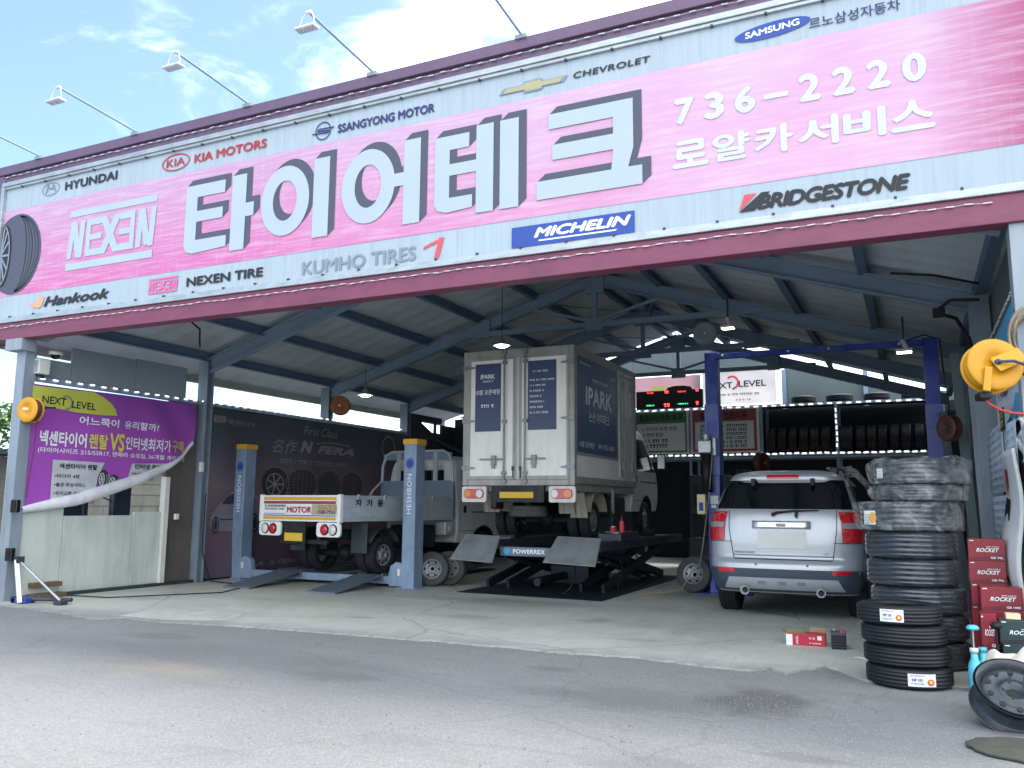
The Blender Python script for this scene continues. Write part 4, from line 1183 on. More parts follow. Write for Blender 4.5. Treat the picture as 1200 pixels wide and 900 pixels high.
q = MB(); q.box(-.34, .12, .03, .05, .67, .985); q.build('plate_bracket', 'chassis', T)
q = MB(); q.box(-.31, .07, .015, .028, .70, .82); q.build('number_plate', 'plate_yellow', T, bevel=.003)
q = MB(); q.tube([(-.3, .06, .64), (-.2, .05, .66), (.1, .06, .65)], .02, 8); q.box(-.5, .5, .1, .16, .66, .72); q.build('rear_bumper', 'chassis', T)
q = MB(); q.box(.28, .72, 1.75, 2.45, .55, .92); q.build('fuel_tank', 'chassis', T, bevel=.04)
q = MB(); q.box(.6, .84, 2.55, 2.80, .74, .98); q.box(.62, .86, 2.62, 2.74, .80, .92); q.build('bed_step', 'bed_grey', T, bevel=.03)
q = MB(); q.box(-.83, .83, 2.76, 2.80, 1.06, 1.68); gp = q.build('cab_guard_panel', 'guard_grey', T, bevel=.006)
q = MB(); q.box(-.82, .82, 2.752, 2.758, 1.34, 1.375); q.build('yellow_stripe', 'yellow_band', gp)
q = MB(); q.tube([(-.81, 2.78, 1.66), (-.80, 2.78, 1.95), (-.72, 2.78, 2.14), (-.58, 2.78, 2.2), (.58, 2.78, 2.2), (.72, 2.78, 2.14), (.80, 2.78, 1.95), (.81, 2.78, 1.66)], .028, 10)
q.tube([(-.80, 2.74, 1.66), (-.78, 2.5, 1.5), (-.78, 2.4, 1.38)], .02, 8)
q.build('cab_guard_tube', 'guard_tube', T)
for x in (-.42, .08, .42):
    q = MB(); q.box(x - .045, x + .045, 2.765, 2.795, 1.66, 2.19); q.build('cab_guard_bar', 'guard_tube', T, bevel=.004)
q = MB(); q.box(-.78, .78, 2.768, 2.792, 2.06, 2.17); q.build('cab_guard_bar', 'guard_grey', T)
cab(T, 2.92, G0, 'truck_white')

# ------------------------------------------------------------------ white box truck on the scissor lift
H0 = .745
K = thing('box_truck', 'white box truck with navy apartment posters raised on the scissor lift', 'truck', (-5.21, 11.22, 0))
def bk(q, name, m, par=K, bevel=0.0): return q.build(name, m, par, bevel=bevel)
BW, BZ0, BZ1, BL = .885, 1.60, 3.53, 2.93
q = MB(); q.box(-BW, BW, .05, BL, BZ0, BZ1); box = bk(q, 'cargo_box', 'box_white', bevel=.02)
q = MB()
q.box(-BW - .015, -BW + .07, -.02, .08, BZ0 - .06, BZ1 + .03); q.box(BW - .07, BW + .015, -.02, .08, BZ0 - .06, BZ1 + .03); q.box(-BW + .07, BW - .07, -.02, .08, BZ1 - .07, BZ1 + .03); q.box(-BW + .07, BW - .07, -.02, .08, BZ0 - .06, BZ0 + .03)
bk(q, 'door_frame', 'box_frame', box, .012)
q = MB(); q.box(-BW - .016, BW + .016, .08, BL + .01, BZ1, BZ1 + .03)
for sd in (-1, 1): q.box(sd * BW, sd * (BW + .016), .08, BL + .01, BZ1 - .05, BZ1 + .0); q.box(sd * (BW - .01), sd * (BW + .014), .08, BL + .01, BZ0 - .03, BZ0 + .07); q.box(sd * BW, sd * (BW + .016), BL - .05, BL + .01, BZ0 + .07, BZ1 - .05)
bk(q, 'edge_trim', 'box_frame', box)
for sd in (-1, 1):
    x0, x1 = sorted((sd * .035, sd * (BW - .075)))
    q = MB(); q.box(x0, x1, -.012, .04, BZ0 + .035, BZ1 - .075); d = bk(q, 'rear_door', 'box_white', K, .006)
    q = MB()
    q.box(x0 - .005, x0 + .035, -.022, -.012, BZ0 + .03, BZ1 - .07); q.box(x1 - .035, x1 + .005, -.022, -.012, BZ0 + .03, BZ1 - .07); q.box(x0 + .035, x1 - .035, -.022, -.012, BZ1 - .12, BZ1 - .07); q.box(x0 + .035, x1 - .035, -.022, -.012, BZ0 + .03, BZ0 + .08)
    bk(q, 'door_edging', 'box_frame', d)
    # navy poster
    a0, a1 = (-.70, -.27) if sd < 0 else (.17, .62)
    q = MB(); q.box(a0, a1, -.0155, -.013, 2.34, 3.36); ps = bk(q, 'poster', 'navy_film', d)
    Q = lambda a, b_, w=0: (a, -.017, b_)
    q = MB()
    if sd < 0:
        q.text('IPARK', Q, -.61, -.37, 3.13, 3.20, .03); greek(q, Q, -.57, -.40, 3.08, 3.105, seed=2); q.text('10월 오픈예정', Q, -.69, -.29, 2.89, 2.97, .01); greek(q, Q, -.6, -.39, 2.70, 2.745, seed=6)
    else:
        greek(q, Q, .25, .50, 3.19, 3.215, seed=1)
        for k, w_ in enumerate((.40, .26, .22, .18, .24, .2, .29)):
            z = 3.06 - k * .08; greek(q, Q, .20, .20 + w_, z, z + .026, seed=k + 20)
    bk(q, 'lettering', 'ink_white', ps)
    # hinges
    for z in (BZ0 + .20, BZ0 + .90, BZ1 - .22):
        q = MB(); q.box(sd * (BW + .018), sd * (BW - .05), -.04, .0, z - .035, z + .035)
        e = sd * (BW - .05)
        q.add([(e, -.035, z - .03), (e, -.035, z + .03), (e - sd * .13, -.03, z + .012), (e - sd * .16, -.03, z), (e - sd * .13, -.03, z - .012), (e, -.02, z - .03), (e, -.02, z + .03), (e - sd * .13, -.02, z + .012), (e - sd * .16, -.02, z), (e - sd * .13, -.02, z - .012)],
              [(0, 1, 2, 3, 4), (0, 5, 6, 1), (1, 6, 7, 2), (2, 7, 8, 3), (3, 8, 9, 4), (4, 9, 5, 0)])
        bk(q, 'hinge', 'rim_steel', d, .004)
    # lock rod, handle
    xr = sd * .20 if sd < 0 else .135
    q = MB(); q.tube([(xr, -.05, BZ0 - .04), (xr, -.05, BZ1 - .0)], .014, 10)
    for z in (BZ0 + .0, BZ0 + .12, BZ0 + .88, BZ1 - .17, BZ1 - .02): q.box(xr - .035, xr + .035, -.06, -.02, z - .025, z + .025)
    bk(q, 'lock_rod', 'rim_steel', d, .004)
    xh = xr - .17 if sd < 0 else xr + .14
    q = MB(); q.box(xr, xh + (.2 if sd > 0 else -.22), -.075, -.06, BZ0 + .315, BZ0 + .335); q.box(xh - .04, xh + .04, -.06, -.02, BZ0 + .24, BZ0 + .38); q.box(xh - .025, xh + .025, -.065, -.03, BZ0 + .19, BZ0 + .25); bk(q, 'door_handle', 'rim_steel', d, .006)
    q = MB(); q.tube([(sd * .06, -.03, BZ0 + .05), (sd * .06, -.035, BZ0 + .2)], .008, 6); q.box(sd * .06 - .015, sd * .06 + .015, -.045, -.022, BZ0 + .16, BZ0 + .22); bk(q, 'door_catch', 'dark_steel', d)
    # lamps
    xa, xb = sorted((sd * (BW + .02), sd * .50))
    q = MB(); q.prism(rrect(xa, xb, 1.30, 1.53, .03), lambda a, b_, w: (a, -.01 + w, b_), .04); lp = bk(q, 'lamp_panel', 'white_dirty')
    q = MB(); q.prism(rrect(xa + .04, xb - .04, 1.355, 1.49, .06, 6), lambda a, b_, w: (a, -.04 + w, b_), .03); tl = bk(q, 'tail_light', 'lamp_red', lp, .008)
    xi = sd * .60; xo = sd * .80
    q = MB(); q.prism(ell(xi, 1.422, .052, .058, 20), lambda a, b_, w: (a, -.044 + w, b_), .004); bk(q, 'reverse_lens', 'lamp_clear', tl)
    q = MB(); q.prism(ell(xo, 1.422, .06, .058, 20), lambda a, b_, w: (a, -.0435 + w, b_), .004); bk(q, 'indicator_lens', 'lamp_amber', tl)
    # chassis, wheels, flaps
    q = MB(); q.box(sd * .36, sd * .30, .1, 4.6, 1.34, 1.50); bk(q, 'chassis_rail', 'chassis')
    for x in (.70, .51): wheel(K, (sd * x, 1.12, H0 + .29), .29, .165, .165, sd)
# side advert
q = MB(); q.box(BW, BW + .006, .10, 1.92, 2.02, BZ1 - .10); sa = bk(q, 'side_poster', 'navy_side', box)
q = MB(); 
for (y0, y1, z0, z1) in ((.06, .10, 1.98, BZ1 - .06), (1.92, 1.96, 1.98, BZ1 - .06), (.10, 1.92, BZ1 - .1, BZ1 - .06), (.10, 1.92, 1.98, 2.02)): q.box(BW, BW + .012, y0, y1, z0, z1)
bk(q, 'poster_edging', 'box_frame', box)
Q = lambda a, b_, w=0: (BW + .008, a, b_)
q = MB(); q.text('IPARK', Q, .46, 1.66, 2.74, 3.02, .025); q.text('논산 아이파크', Q, .60, 1.52, 2.50, 2.66, .01); q.text('10월 오픈예정', Q, .20, .82, 2.10, 2.19, .01); q.text('041)732-5007', Q, 1.0, 1.78, 2.10, 2.19, .01)
greek(q, Q, .76, 1.46, 3.11, 3.16, seed=7); greek(q, Q, .2, .7, 3.32, 3.355, seed=8); greek(q, Q, 1.6, 1.85, 3.26, 3.295, seed=9)
bk(q, 'lettering', 'ink_white', sa)
q = MB(); q.box(BW, BW + .02, 2.02, 2.80, BZ0 + .12, BZ1 - .12); sdr = bk(q, 'side_door', 'truck_white', K, .006)
q = MB()
for y in (2.02, 2.78): q.box(BW + .02, BW + .03, y, y + .025, BZ0 + .12, BZ1 - .12)
q.box(BW + .02, BW + .03, 2.045, 2.78, BZ1 - .15, BZ1 - .125); q.tube([(BW + .045, 2.18, BZ0 + .08), (BW + .045, 2.18, BZ1 - .1)], .012, 8); q.tube([(BW + .045, 2.62, BZ0 + .08), (BW + .045, 2.62, BZ1 - .1)], .012, 8)
for z in (BZ0 + .3, BZ1 - .3):
    for y in (2.18, 2.62): q.box(BW + .02, BW + .06, y - .03, y + .03, z - .06, z + .06)
bk(q, 'lock_rod', 'box_frame', sdr)
q = MB(); q.box(.3, BW - .03, .1, BL, BZ0 - .14, BZ0 - .03); q.box(-BW + .03, -.3, .1, BL, BZ0 - .14, BZ0 - .03); bk(q, 'sub_frame', 'box_frame')
q = MB(); q.box(-.42, .42, .0, .06, 1.30, 1.54); bk(q, 'plate_bracket', 'chassis')
q = MB(); q.box(-.28, .26, -.015, -.003, 1.36, 1.45); bk(q, 'number_plate', 'plate_yellow', K, .003)
q = MB(); q.lathe(tyre_profile(.29, .17, .165), (0.0, .40, 1.17), 'z', 36); bk(q, 'spare_wheel', 'rubber_dusty')
q = MB(); q.tube([(-.65, 1.12, H0 + .29), (.65, 1.12, H0 + .29)], .05, 10); q.lathe([(.001, -.14), (.1, -.1), (.14, 0), (.1, .1), (.001, .14)], (0, 1.12, H0 + .3), 'y', 20); q.tube([(-.4, 1.3, 1.1), (-.1, .4, 1.02), (0, .3, 1.0)], .02, 6); bk(q, 'rear_axle', 'chassis')
for nm_, b6 in (('tow_bracket', (-.45, -.35, .02, .3, 1.2, 1.4)), ('stay', (-.8, -.72, .6, .68, 1.2, 1.5)), ('battery_box', (.3, .8, 1.9, 2.6, 1.08, 1.4)), ('fuel_tank', (-.8, -.35, 1.7, 2.6, 1.05, 1.4))):
    q = MB(); q.box(*b6); bk(q, nm_, 'chassis', K, .03)
rf = random.Random(4)
for x0, x1, y, zt, zb in ((.46, .66, .44, 1.50, 1.14), (.62, .84, .50, 1.45, 1.08), (-.82, -.6, .5, 1.48, 1.15)):
    q = MB(); q.grid(lambda u, v: (x0 + (x1 - x0) * u + .05 * (1 - v) * (u - .5), y + .03 * math.sin(u * 9) + .10 * (1 - v), zb + (zt - zb) * v), 10, 6); bk(q, 'mudflap', 'mudflap', K)
for sd in (-1, 1):
    q = MB(); q.grid(lambda u, v: (sd * (.44 + .42 * v), 1.12 - .37 * math.cos(PI * (.05 + .9 * u)), H0 + .36 + .38 * math.sin(PI * (.05 + .9 * u))), 14, 1); bk(q, 'mudguard', 'mudflap')
q = MB(); q.tube([(.86, 1.75, 1.52), (.86, 1.75, 1.2), (.8, 1.95, 1.15)], .03, 8); bk(q, 'guard_bracket', 'mudflap')
cab(K, BL + .05, H0, 'truck_white', .86)
# ------------------------------------------------------------------ cloth banners on the left wall
def cloth(name, stops, rough=0.6, axis=2):
    m, t, b, tcn = newmat(name, rough)
    ov = tcn.outputs['Object']
    sx = N(t, 'ShaderNodeSeparateXYZ'); t.links.new(ov, sx.inputs[0])
    nz = noise(t, ov, 1.3, 4, 0.5)
    ad = N(t, 'ShaderNodeMath', operation='MULTIPLY_ADD'); ad.inputs[1].default_value = .5
    t.links.new(nz, ad.inputs[0]); t.links.new(sx.outputs[axis], ad.inputs[2])
    cur = stops[0][1]
    last = lin(cur)
    for (z, c), (z2, c2) in zip(stops[:-1], stops[1:]):
        last = mix(t, mrange(t, ad.outputs[0], z + .25, z2 + .25), last, lin(c2))
    t.links.new(last, b.inputs['Base Color'])
    return m
cloth('purple_cloth', [(1.1, '#a04cb4'), (2.0, '#7a3f9c'), (2.8, '#6a3c86')])
cloth('mural_cloth', [(0.0, '#544b5c'), (.7, '#6a5664'), (1.5, '#77656c'), (2.1, '#4c4f5c'), (2.6, '#39414d')])
pm('lime_cloth', '#b9bf4e', 0.6, 0.0, 0.06, 2)
pm('print_pale', '#b9bcc4', 0.6, 0.0, 0.1, 5)
pm('print_mid', '#7e7a86', 0.6, 0.0, 0.15, 5)
pm('print_dark', '#2e2f3a', 0.6, 0.0, 0.15, 5)
pm('print_faint', '#8b8488', 0.6, 0.0, 0.1, 5)
pm('cloth_back', '#d7dbe0', 0.65, 0.0, 0.08, 3, dirt='#b9a9c4', dirtamt=0.6, ds=(1, 3, 3))
PB = thing('purple_banner', 'purple cloth banner with a lime corner, its lower edge curled up', 'banner', (-10.38, 8.6, 1.1))
def wav(y, z):
    return .018 * math.sin(y * 2.1 + z * .8) + .010 * math.sin(y * 5.3 - z * 2.2) + (.03 * math.sin((y - 8.9) * 7 + (z - 2.6) * 5) * max(0, min(1, (y - 8.7) / 1.0)))
def zb(y):
    pts = [(7.2, 1.13), (8.0, 1.27), (8.44, 1.40), (9.0, 1.58), (9.5, 1.78), (9.85, 1.98), (10.08, 2.25)]
    for (a, za), (b_, zz) in zip(pts[:-1], pts[1:]):
        if y <= b_: return za + (zz - za) * (y - a) / (b_ - a)
    return 2.25
def BPt(off):
    return lambda y, z, w=0: (-10.36 + wav(y, z) + off + w, y, z)
q = MB(); q.grid(lambda u, v: BPt(0)(7.22 + 2.84 * u, zb(7.22 + 2.84 * u) + (2.79 + .03 * u - zb(7.22 + 2.84 * u)) * v), 60, 26)
q.build('cloth', 'purple_cloth', PB, world=True)
q = MB(fine=.12)
def roll(u, v):
    y = 7.22 + 2.8 * u; a = -PI * .5 + v * PI * 1.25
    r_ = .035 + .055 * math.sin(PI * min(1, u * 1.15)) ** .7
    z = zb(y) + .02
    return (-10.335 + wav(y, z) + r_ * .9 * math.cos(a), y, z + r_ * math.sin(a))
q.grid(roll, 60, 10); q.build('curled_hem', 'cloth_back', PB, world=True)
q = MB(fine=.12); q.flat([(7.24, 2.765), (7.24, 2.53), (7.6, 2.50), (7.92, 2.475), (8.3, 2.475), (8.54, 2.49), (8.50, 2.58), (8.42, 2.66), (8.30, 2.73), (8.15, 2.785)], BPt(.014))
q.build('lime_corner', 'lime_cloth', PB, world=True)
q = MB(fine=.12); q.text('NEXT', BPt(.018), 7.38, 7.74, 2.55, 2.65, .015); q.text('LEVEL', BPt(.018), 7.83, 8.19, 2.53, 2.63, .015); 
for k, (tx_, y0, y1, z) in enumerate((('넥센타이어 렌탈', 7.72, 8.28, 1.70), ('인터넷 최저가', 8.90, 9.5, 1.745))): q.text(tx_, BPt(.024), y0, y1, z, z + .075, .03)
for k, (tx_, w_) in enumerate((('•타이어 4본', .36), ('•출장 무상서비스', .46), ('•위치교환 무상서비스', .58), ('•파손시 무상교체 지원', .62))): q.text(tx_, BPt(.024), 7.66, 7.66 + w_, 1.575 - k * .115, 1.63 - k * .115, .015)
for k in range(2): greek(q, BPt(.024), 8.86, 9.26, 1.66 - k * .08, 1.69 - k * .08, seed=9 + k)
q.build('lettering', 'ink_black', PB, world=True)
q = MB(fine=.12); ring(q, 7.74, 2.59, .10, .10, .022, BPt(.016), 20, -PI / 2, PI * .7); q.build('crescent_mark', 'print_mid', PB, world=True)
q = MB(fine=.12); q.text('어느쪽이', BPt(.014), 7.96, 8.58, 2.315, 2.435, .018); q.text('유리할까?', BPt(.014), 8.68, 9.30, 2.32, 2.44, .018)
q.text('넥센타이어', BPt(.014), 7.40, 8.09, 1.995, 2.20, .03); q.text('인터넷최저가', BPt(.014), 8.73, 9.54, 2.02, 2.21, .02); q.text('(타이어사이즈 215/55R17, 엔페라 슈프림, 36개월 계약기준)', BPt(.014), 7.39, 9.87, 1.89, 1.975, .012)
q.build('lettering', 'ink_white', PB, world=True)
q = MB(fine=.12); q.text('렌탈', BPt(.014), 8.13, 8.42, 1.995, 2.205, .025); q.text('VS', BPt(.014), 8.45, 8.71, 1.98, 2.24, .03); q.text('구매', BPt(.014), 9.58, 9.85, 2.03, 2.22, .02); q.build('lettering', 'ink_yellow', PB, world=True)
q = MB(fine=.12); q.flat([(7.62, 1.815), (8.40, 1.81), (8.31, 1.62), (8.29, 1.42), (8.32, 1.36), (7.62, 1.18)], BPt(.017)); q.flat([(8.86, 1.82), (9.66, 1.86), (9.6, 1.83), (9.25, 1.70), (8.84, 1.55), (8.80, 1.6)], BPt(.017)); q.build('print_box', 'print_pale', PB, world=True)
q = MB(fine=.12)
for cy, cz, ry_, rz_ in ((8.40, 1.58, .085, .13), (8.58, 1.53, .10, .12)):
    q.flat(ell(cy, cz, ry_, rz_, 24), BPt(.020)); 
q.build('tyre_print', 'print_dark', PB, world=True)
q = MB(fine=.12)
for cy, cz, ry_, rz_ in ((8.37, 1.58, .05, .09), (8.55, 1.53, .055, .085)):
    ring(q, cy, cz, ry_, rz_, .016, BPt(.024), 20)
    for k in range(6):
        a = PI * k / 3; stroke(q, [(cy, cz), (cy + ry_ * math.cos(a), cz + rz_ * math.sin(a))], .014, BPt(.0245 + k * .0004))
    for k in range(3): stroke(q, [(cy + .07 + k * .025, cz + rz_ * .8), (cy + .085 + k * .025, cz), (cy + .07 + k * .025, cz - rz_ * .8)], .006, BPt(.0275))
q.build('tyre_print', 'print_pale', PB, world=True)

ML = thing('tyre_mural', 'big dark cloth mural with printed tyres and a saloon car', 'banner', (-10.38, 13.3, .05))
def MP(off):
    def f_(y, z, w=0):
        x = .02 * math.sin(y * 3.1 + .4 * math.sin(z * 2)) + .012 * math.sin(y * 8.7 + z) * (1 - z / 3.2) + .035 * math.sin((y - 10.9) * 4 - z * 1.4) * max(0, 1 - abs(y - 11.0) / .8)
        return (-10.37 + x + off + w, y, z)
    return f_
q = MB(); q.grid(lambda u, v: MP(0)(10.36 + 6.05 * u, .05 + 2.77 * v), 90, 24); q.build('cloth', 'mural_cloth', ML, world=True)
q = MB(fine=.12)
car_ = [(10.46, .92), (10.48, 1.06), (10.62, 1.20), (10.78, 1.34), (10.98, 1.45), (11.22, 1.50), (11.45, 1.46), (11.62, 1.36), (11.70, 1.2), (11.72, .98), (11.6, .86), (11.2, .80), (10.7, .80), (10.5, .84)]
q.flat(car_, MP(.012)); q.build('car_print', 'print_mid', ML, world=True)
q = MB(fine=.12); q.flat([(10.72, 1.24), (10.82, 1.35), (11.0, 1.42), (11.15, 1.44), (11.12, 1.25)], MP(.016)); q.flat([(11.18, 1.25), (11.2, 1.44), (11.42, 1.41), (11.52, 1.28)], MP(.016))
q.flat(ell(10.60, .90, .085, .14, 24), MP(.016)); q.flat(ell(11.52, .93, .10, .16, 24), MP(.016)); q.flat([(10.7, .98), (11.4, .98), (11.4, 1.0), (10.7, 1.0)], MP(.016))
for cy, w_ in ((12.0, .36), (12.72, .46), (13.58, .40), (14.30, .36)):
    q.flat(ell(cy, 1.62, w_, .30, 32), MP(.012))
q.flat([(10.5, .3), (14.9, .3), (14.9, .75), (10.5, .6)][:0] or ell(12.6, .55, .01, .01, 6), MP(.016))
q.build('tyre_print', 'print_dark', ML, world=True)
q = MB(fine=.12)
ring(q, 10.60, .90, .06, .10, .014, MP(.02), 20); ring(q, 11.52, .93, .07, .12, .016, MP(.02), 20)
for cy, w_, hub in ((12.0, .36, 1), (12.72, .46, 0), (13.58, .40, 0), (14.30, .36, 0)):
    ring(q, cy, 1.62, w_ * .98, .295, .012, MP(.016), 30)
    if hub:
        ring(q, cy, 1.60, w_ * .62, .2, .02, MP(.016), 24)
        for k in range(7):
            a = 2 * PI * k / 7; stroke(q, [(cy, 1.6), (cy + w_ * .6 * math.cos(a), 1.6 + .19 * math.sin(a))], .03, MP(.017 + k * .0004))
    else:
        for k in range(-3, 4):
            d = w_ * .27 * k
            stroke(q, [(cy + d * .75, 1.62 + .27), (cy + d * .95, 1.62 + .16), (cy + d, 1.62), (cy + d * .95, 1.62 - .16), (cy + d * .8, 1.62 - .26)], .008, MP(.017))
            for j in range(9):
                zz = 1.40 + j * .05
                stroke(q, [(cy + d + .01, zz), (cy + d + w_ * .2, zz + .02)], .005, MP(.0178))
q.build('tyre_print', 'print_faint', ML, world=True)
q = MB(fine=.12); q.text('넥센타이어', MP(.014), 10.72, 11.42, 2.55, 2.66, .01); nexen(q, 10.42, 10.67, 2.58, 2.69, lambda a, b_, w=0: MP(.014)(a, b_)); q.text('名作', MP(.014), 11.90, 12.56, 2.17, 2.42, .0, .3)
q.text('First Class', MP(.014), 12.70, 13.80, 2.55, 2.72, 0, .3); q.text('N', MP(.014), 12.62, 13.0, 2.20, 2.44, .06, .3); q.text('FERA', MP(.014), 13.14, 14.34, 2.22, 2.38, .05, .3)
stroke(q, [(13.1, 2.40), (13.4, 2.44), (13.8, 2.45), (14.2, 2.42)], .02, MP(.014)); 
ring(q, 15.62, 2.48, .27, .27, .04, MP(.014), 28)
q.build('lettering', 'print_faint', ML, world=True)
q = MB(fine=.12); greek(q, MP(.014), 12.11, 14.1, 1.99, 2.07, seed=5); q.text('N', MP(.014), 11.98, 12.1, .17, .28, .05, .3); q.text('FERA', MP(.014), 12.14, 12.68, .19, .28, .04, .3); q.text('N', MP(.014), 11.0, 11.12, .17, .26, .05, .3); q.text('FERA', MP(.014), 11.18, 11.8, .18, .26, .04, .3)
q.build('lettering', 'print_mid', ML, world=True)

# ------------------------------------------------------------------ small fittings on the left posts
t = thing('loudspeaker', 'white loudspeaker box on the wall rail above the lime banner corner', 'speaker', (-10.33, 7.3, 2.92))
q = MB(); q.box(-.06, .06, -.07, .1, 0, .2); bdy = q.build('cabinet', 'white_plastic', t, bevel=.015)
q = MB(); q.box(-.05, .05, -.076, -.0705, .02, .18); q.build('grille', 'alu', t); q = MB(); q.box(-.01, .01, 0, .06, -.05, 0); q.build('bracket', 'dark_steel', t)
t = thing('dome_camera', 'white security dome camera under the eave beside the first post', 'camera', (-10.36, 7.52, 3.22))
q = MB(); q.lathe([(.001, .04), (.085, .04), (.09, 0), (.07, -.01)], (0, 0, 0), 'z', 20); q.build('housing', 'white_plastic', t)
q = MB(); q.lathe([(.065, -.008), (.055, -.04), (.03, -.06), (.001, -.066)], (0, 0, 0), 'z', 20); q.build('dome', 'black_gloss', t)
for i, (x, z, lb) in enumerate(((-10.25, 1.12, 'black switch box on the post at the height of the banner hem'), (-10.27, .52, 'black switch box low on the post above the two prop legs'))):
    t = thing('switch_box', lb, 'switch box', (x, 7.07, z), group='black boxes on the left post')
    q = MB(); q.box(-.06, .06, -.03, .03, 0, .16); q.build('housing', 'black_gloss', t, bevel=.01); q = MB(); q.box(-.035, .035, -.034, -.0305, .05, .12); q.build('cover', 'black', t)
t = thing('prop_stand', 'two leg metal prop standing against the first grey post', 'stand', (-10.0, 7.2, .016))
q = MB(); q.bar((-.18, -.1, .52), (.06, -.18, .02), .05, .03); q.build('leg', 'white_paint', t, bevel=.004)
q = MB(); q.tube([(-.17, -.06, .50), (.52, .02, .05)], .016, 8); q.build('leg', 'alu', t)
q = MB(); q.box(-.24, -.14, -.12, -.02, .48, .56); q.build('hinge', 'dark_steel', t)
q = MB(); q.box(.47, .60, -.04, .07, 0, .05); q.build('foot', 'dark_steel', t, bevel=.01)
t = thing('blue_jack', 'flat blue metal jack lying on the floor by the first grey post', 'jack', (-10.15, 7.12, .016))
q = MB(); q.box(-.02, .22, -.05, .10, 0, .07); q.build('base', 'blue_lift', t, bevel=.015); q = MB(); q.tube([(.2, .05, .05), (.72, .22, .05)], .025, 8); q.build('handle', 'dark_steel', t); q = MB(); q.lathe([(.001, -.02), (.04, -.02), (.04, .02), (.001, .02)], (.0, -.03, .04), 'y', 14); q.build('roller', 'black', t)
pm('wood_old', '#6a5844', 0.8, 0.0, 0.2, 6, dirt='#4a3c30', dirtamt=0.6, ds=(1, 6, 6))
for i, (y0, y1, z, lb) in enumerate(((7.45, 7.86, .08, 'weathered timber offcut on the sill below the first cladding sheet'), (7.42, 7.9, .0, 'long dark timber plank lying under the weathered offcut'))):
    q = MB(); q.box(-10.42, -10.30 + .05 * i, y0, y1, z + .016 + .06 * (1 - i), z + .076 + .06 * (1 - i)); o = q.build('timber', 'wood_old', None, bevel=.006); tag(o, lb, 'timber')

# ------------------------------------------------------------------ hose reels
def hose_reel(name, label, loc, rot, R_, face, hose, W=.10, plain=False):
    t = thing(name, label, 'hose reel', loc); t.rotation_euler = rot
    for s_ in (-1, 1):
        q = MB(); q.lathe([(.001, s_ * W / 2), (R_ * .4, s_ * W / 2), (R_ * .45, s_ * (W / 2 + .012)), (R_ * .92, s_ * (W / 2 + .004)), (R_, s_ * (W / 2 - .004)), (R_, s_ * (W / 2 - .014)), (R_ * .9, s_ * (W / 2 - .010)), (.001, s_ * (W / 2 - .008))], (0, 0, 0), 'y', 36)
        q.build('flange', face, t)
    q = MB()
    for k in range(5):
        pr = [(R_ * .80 + .013 * math.cos(a), -W / 2 + .018 + k * W / 6 + .013 * math.sin(a)) for a in [2 * PI * i / 10 for i in range(11)]]
        q.lathe(pr, (0, 0, 0), 'y', 30)
    q.lathe([(R_ * .79, -W / 2 + .01), (R_ * .79, W / 2 - .01)], (0, 0, 0), 'y', 24); q.build('hose', hose, t)
    q = MB(); q.lathe([(.001, -W / 2 - .05), (.022, -W / 2 - .05), (.022, W / 2 + .02), (.001, W / 2 + .02)], (0, 0, 0), 'y', 14); q.build('hub', 'dark_steel' if not plain else 'cream', t)
    return t
hose_reel('hose_reel', 'yellow hose reel with brown hose at the edge of the purple banner', (-10.28, 7.18, 2.43), (0, 0, R(10)), .165, 'yellow', 'brown_hose', .12, True)
q = MB(); q.tube([(-10.2, 7.22, 2.3), (-10.25, 7.25, 1.9), (-10.28, 7.22, 1.3)], .006, 6); tag(q.build('hanging_hose', 'brown_hose'), 'thin brown hose hanging from the small yellow reel down to the switch box', 'hose')
q = MB(); q.tube([(-10.2, 7.22, 2.42), (-10.17, 7.32, 2.47), (-10.13, 7.42, 2.48)], .012, 6); tag(q.build('hose_nozzle', 'black'), 'black hose nozzle sticking out of the small yellow reel', 'nozzle')
hose_reel('hose_reel', 'orange hose reel hanging from a post above the tyre mural', (-10.0, 13.35, 3.15), (0, 0, R(25)), .19, 'orange_reel', 'orange_reel', .1, True)
hose_reel('hose_reel', 'grey hose reel hung below the roof tie beside the lit square lamp', (-2.93, 13.5, 4.03), (0, 0, R(10)), .19, 'panel_board', 'steel_grey', .1, True)
hose_reel('hose_reel', 'rusty brown hose reel hanging behind the big yellow one', (.38, 10.2, 2.11), (0, 0, R(-50)), .14, 'brown_hose', 'brown_hose', .10)
hose_reel('hose_reel', 'small dark red hose reel hanging under the rack behind the silver car', (-2.26, 14.5, 1.98), (0, 0, R(60)), .17, 'brown_hose', 'brown_hose', .1)
YR = hose_reel('hose_reel', 'big yellow hose reel with a red hose on the alloy front post', (.535, 6.7, 2.235), (R(-8), 0, R(18)), .185, 'yellow', 'yellow', .13)
q = MB(); q.bar((-.02, -.10, -.02), (.17, -.10, .06), .016, .12, (0, .3, 1)); q.build('bracket_plate', 'yellow', YR, bevel=.008)
q = MB(); q.bar((-.06, -.095, -.03), (-.09, -.085, -.2), .02, .05, (1, 0, 0)); q.build('guide_arm', 'yellow', YR, bevel=.006)
q = MB(); q.box(-.12, -.04, -.05, .05, -.24, -.19); q.build('roller_guide', 'black', YR, bevel=.01)
q = MB(); q.tube([(0, -.12, .0), (.08, -.16, -.01), (.2, -.16, -.06), (.3, -.1, -.05)], .011, 8); q.build('feed_pipe', 'dark_steel', YR)
q = MB(); q.tube([(.47, 6.66, 2.03), (.50, 6.64, 1.97), (.56, 6.63, 1.925), (.63, 6.63, 1.90), (.72, 6.66, 1.89), (.84, 6.8, 1.9)], .0085, 8); tag(q.build('red_hose', 'red_hose'), 'red air hose looping from the big yellow reel to the alloy post', 'hose')
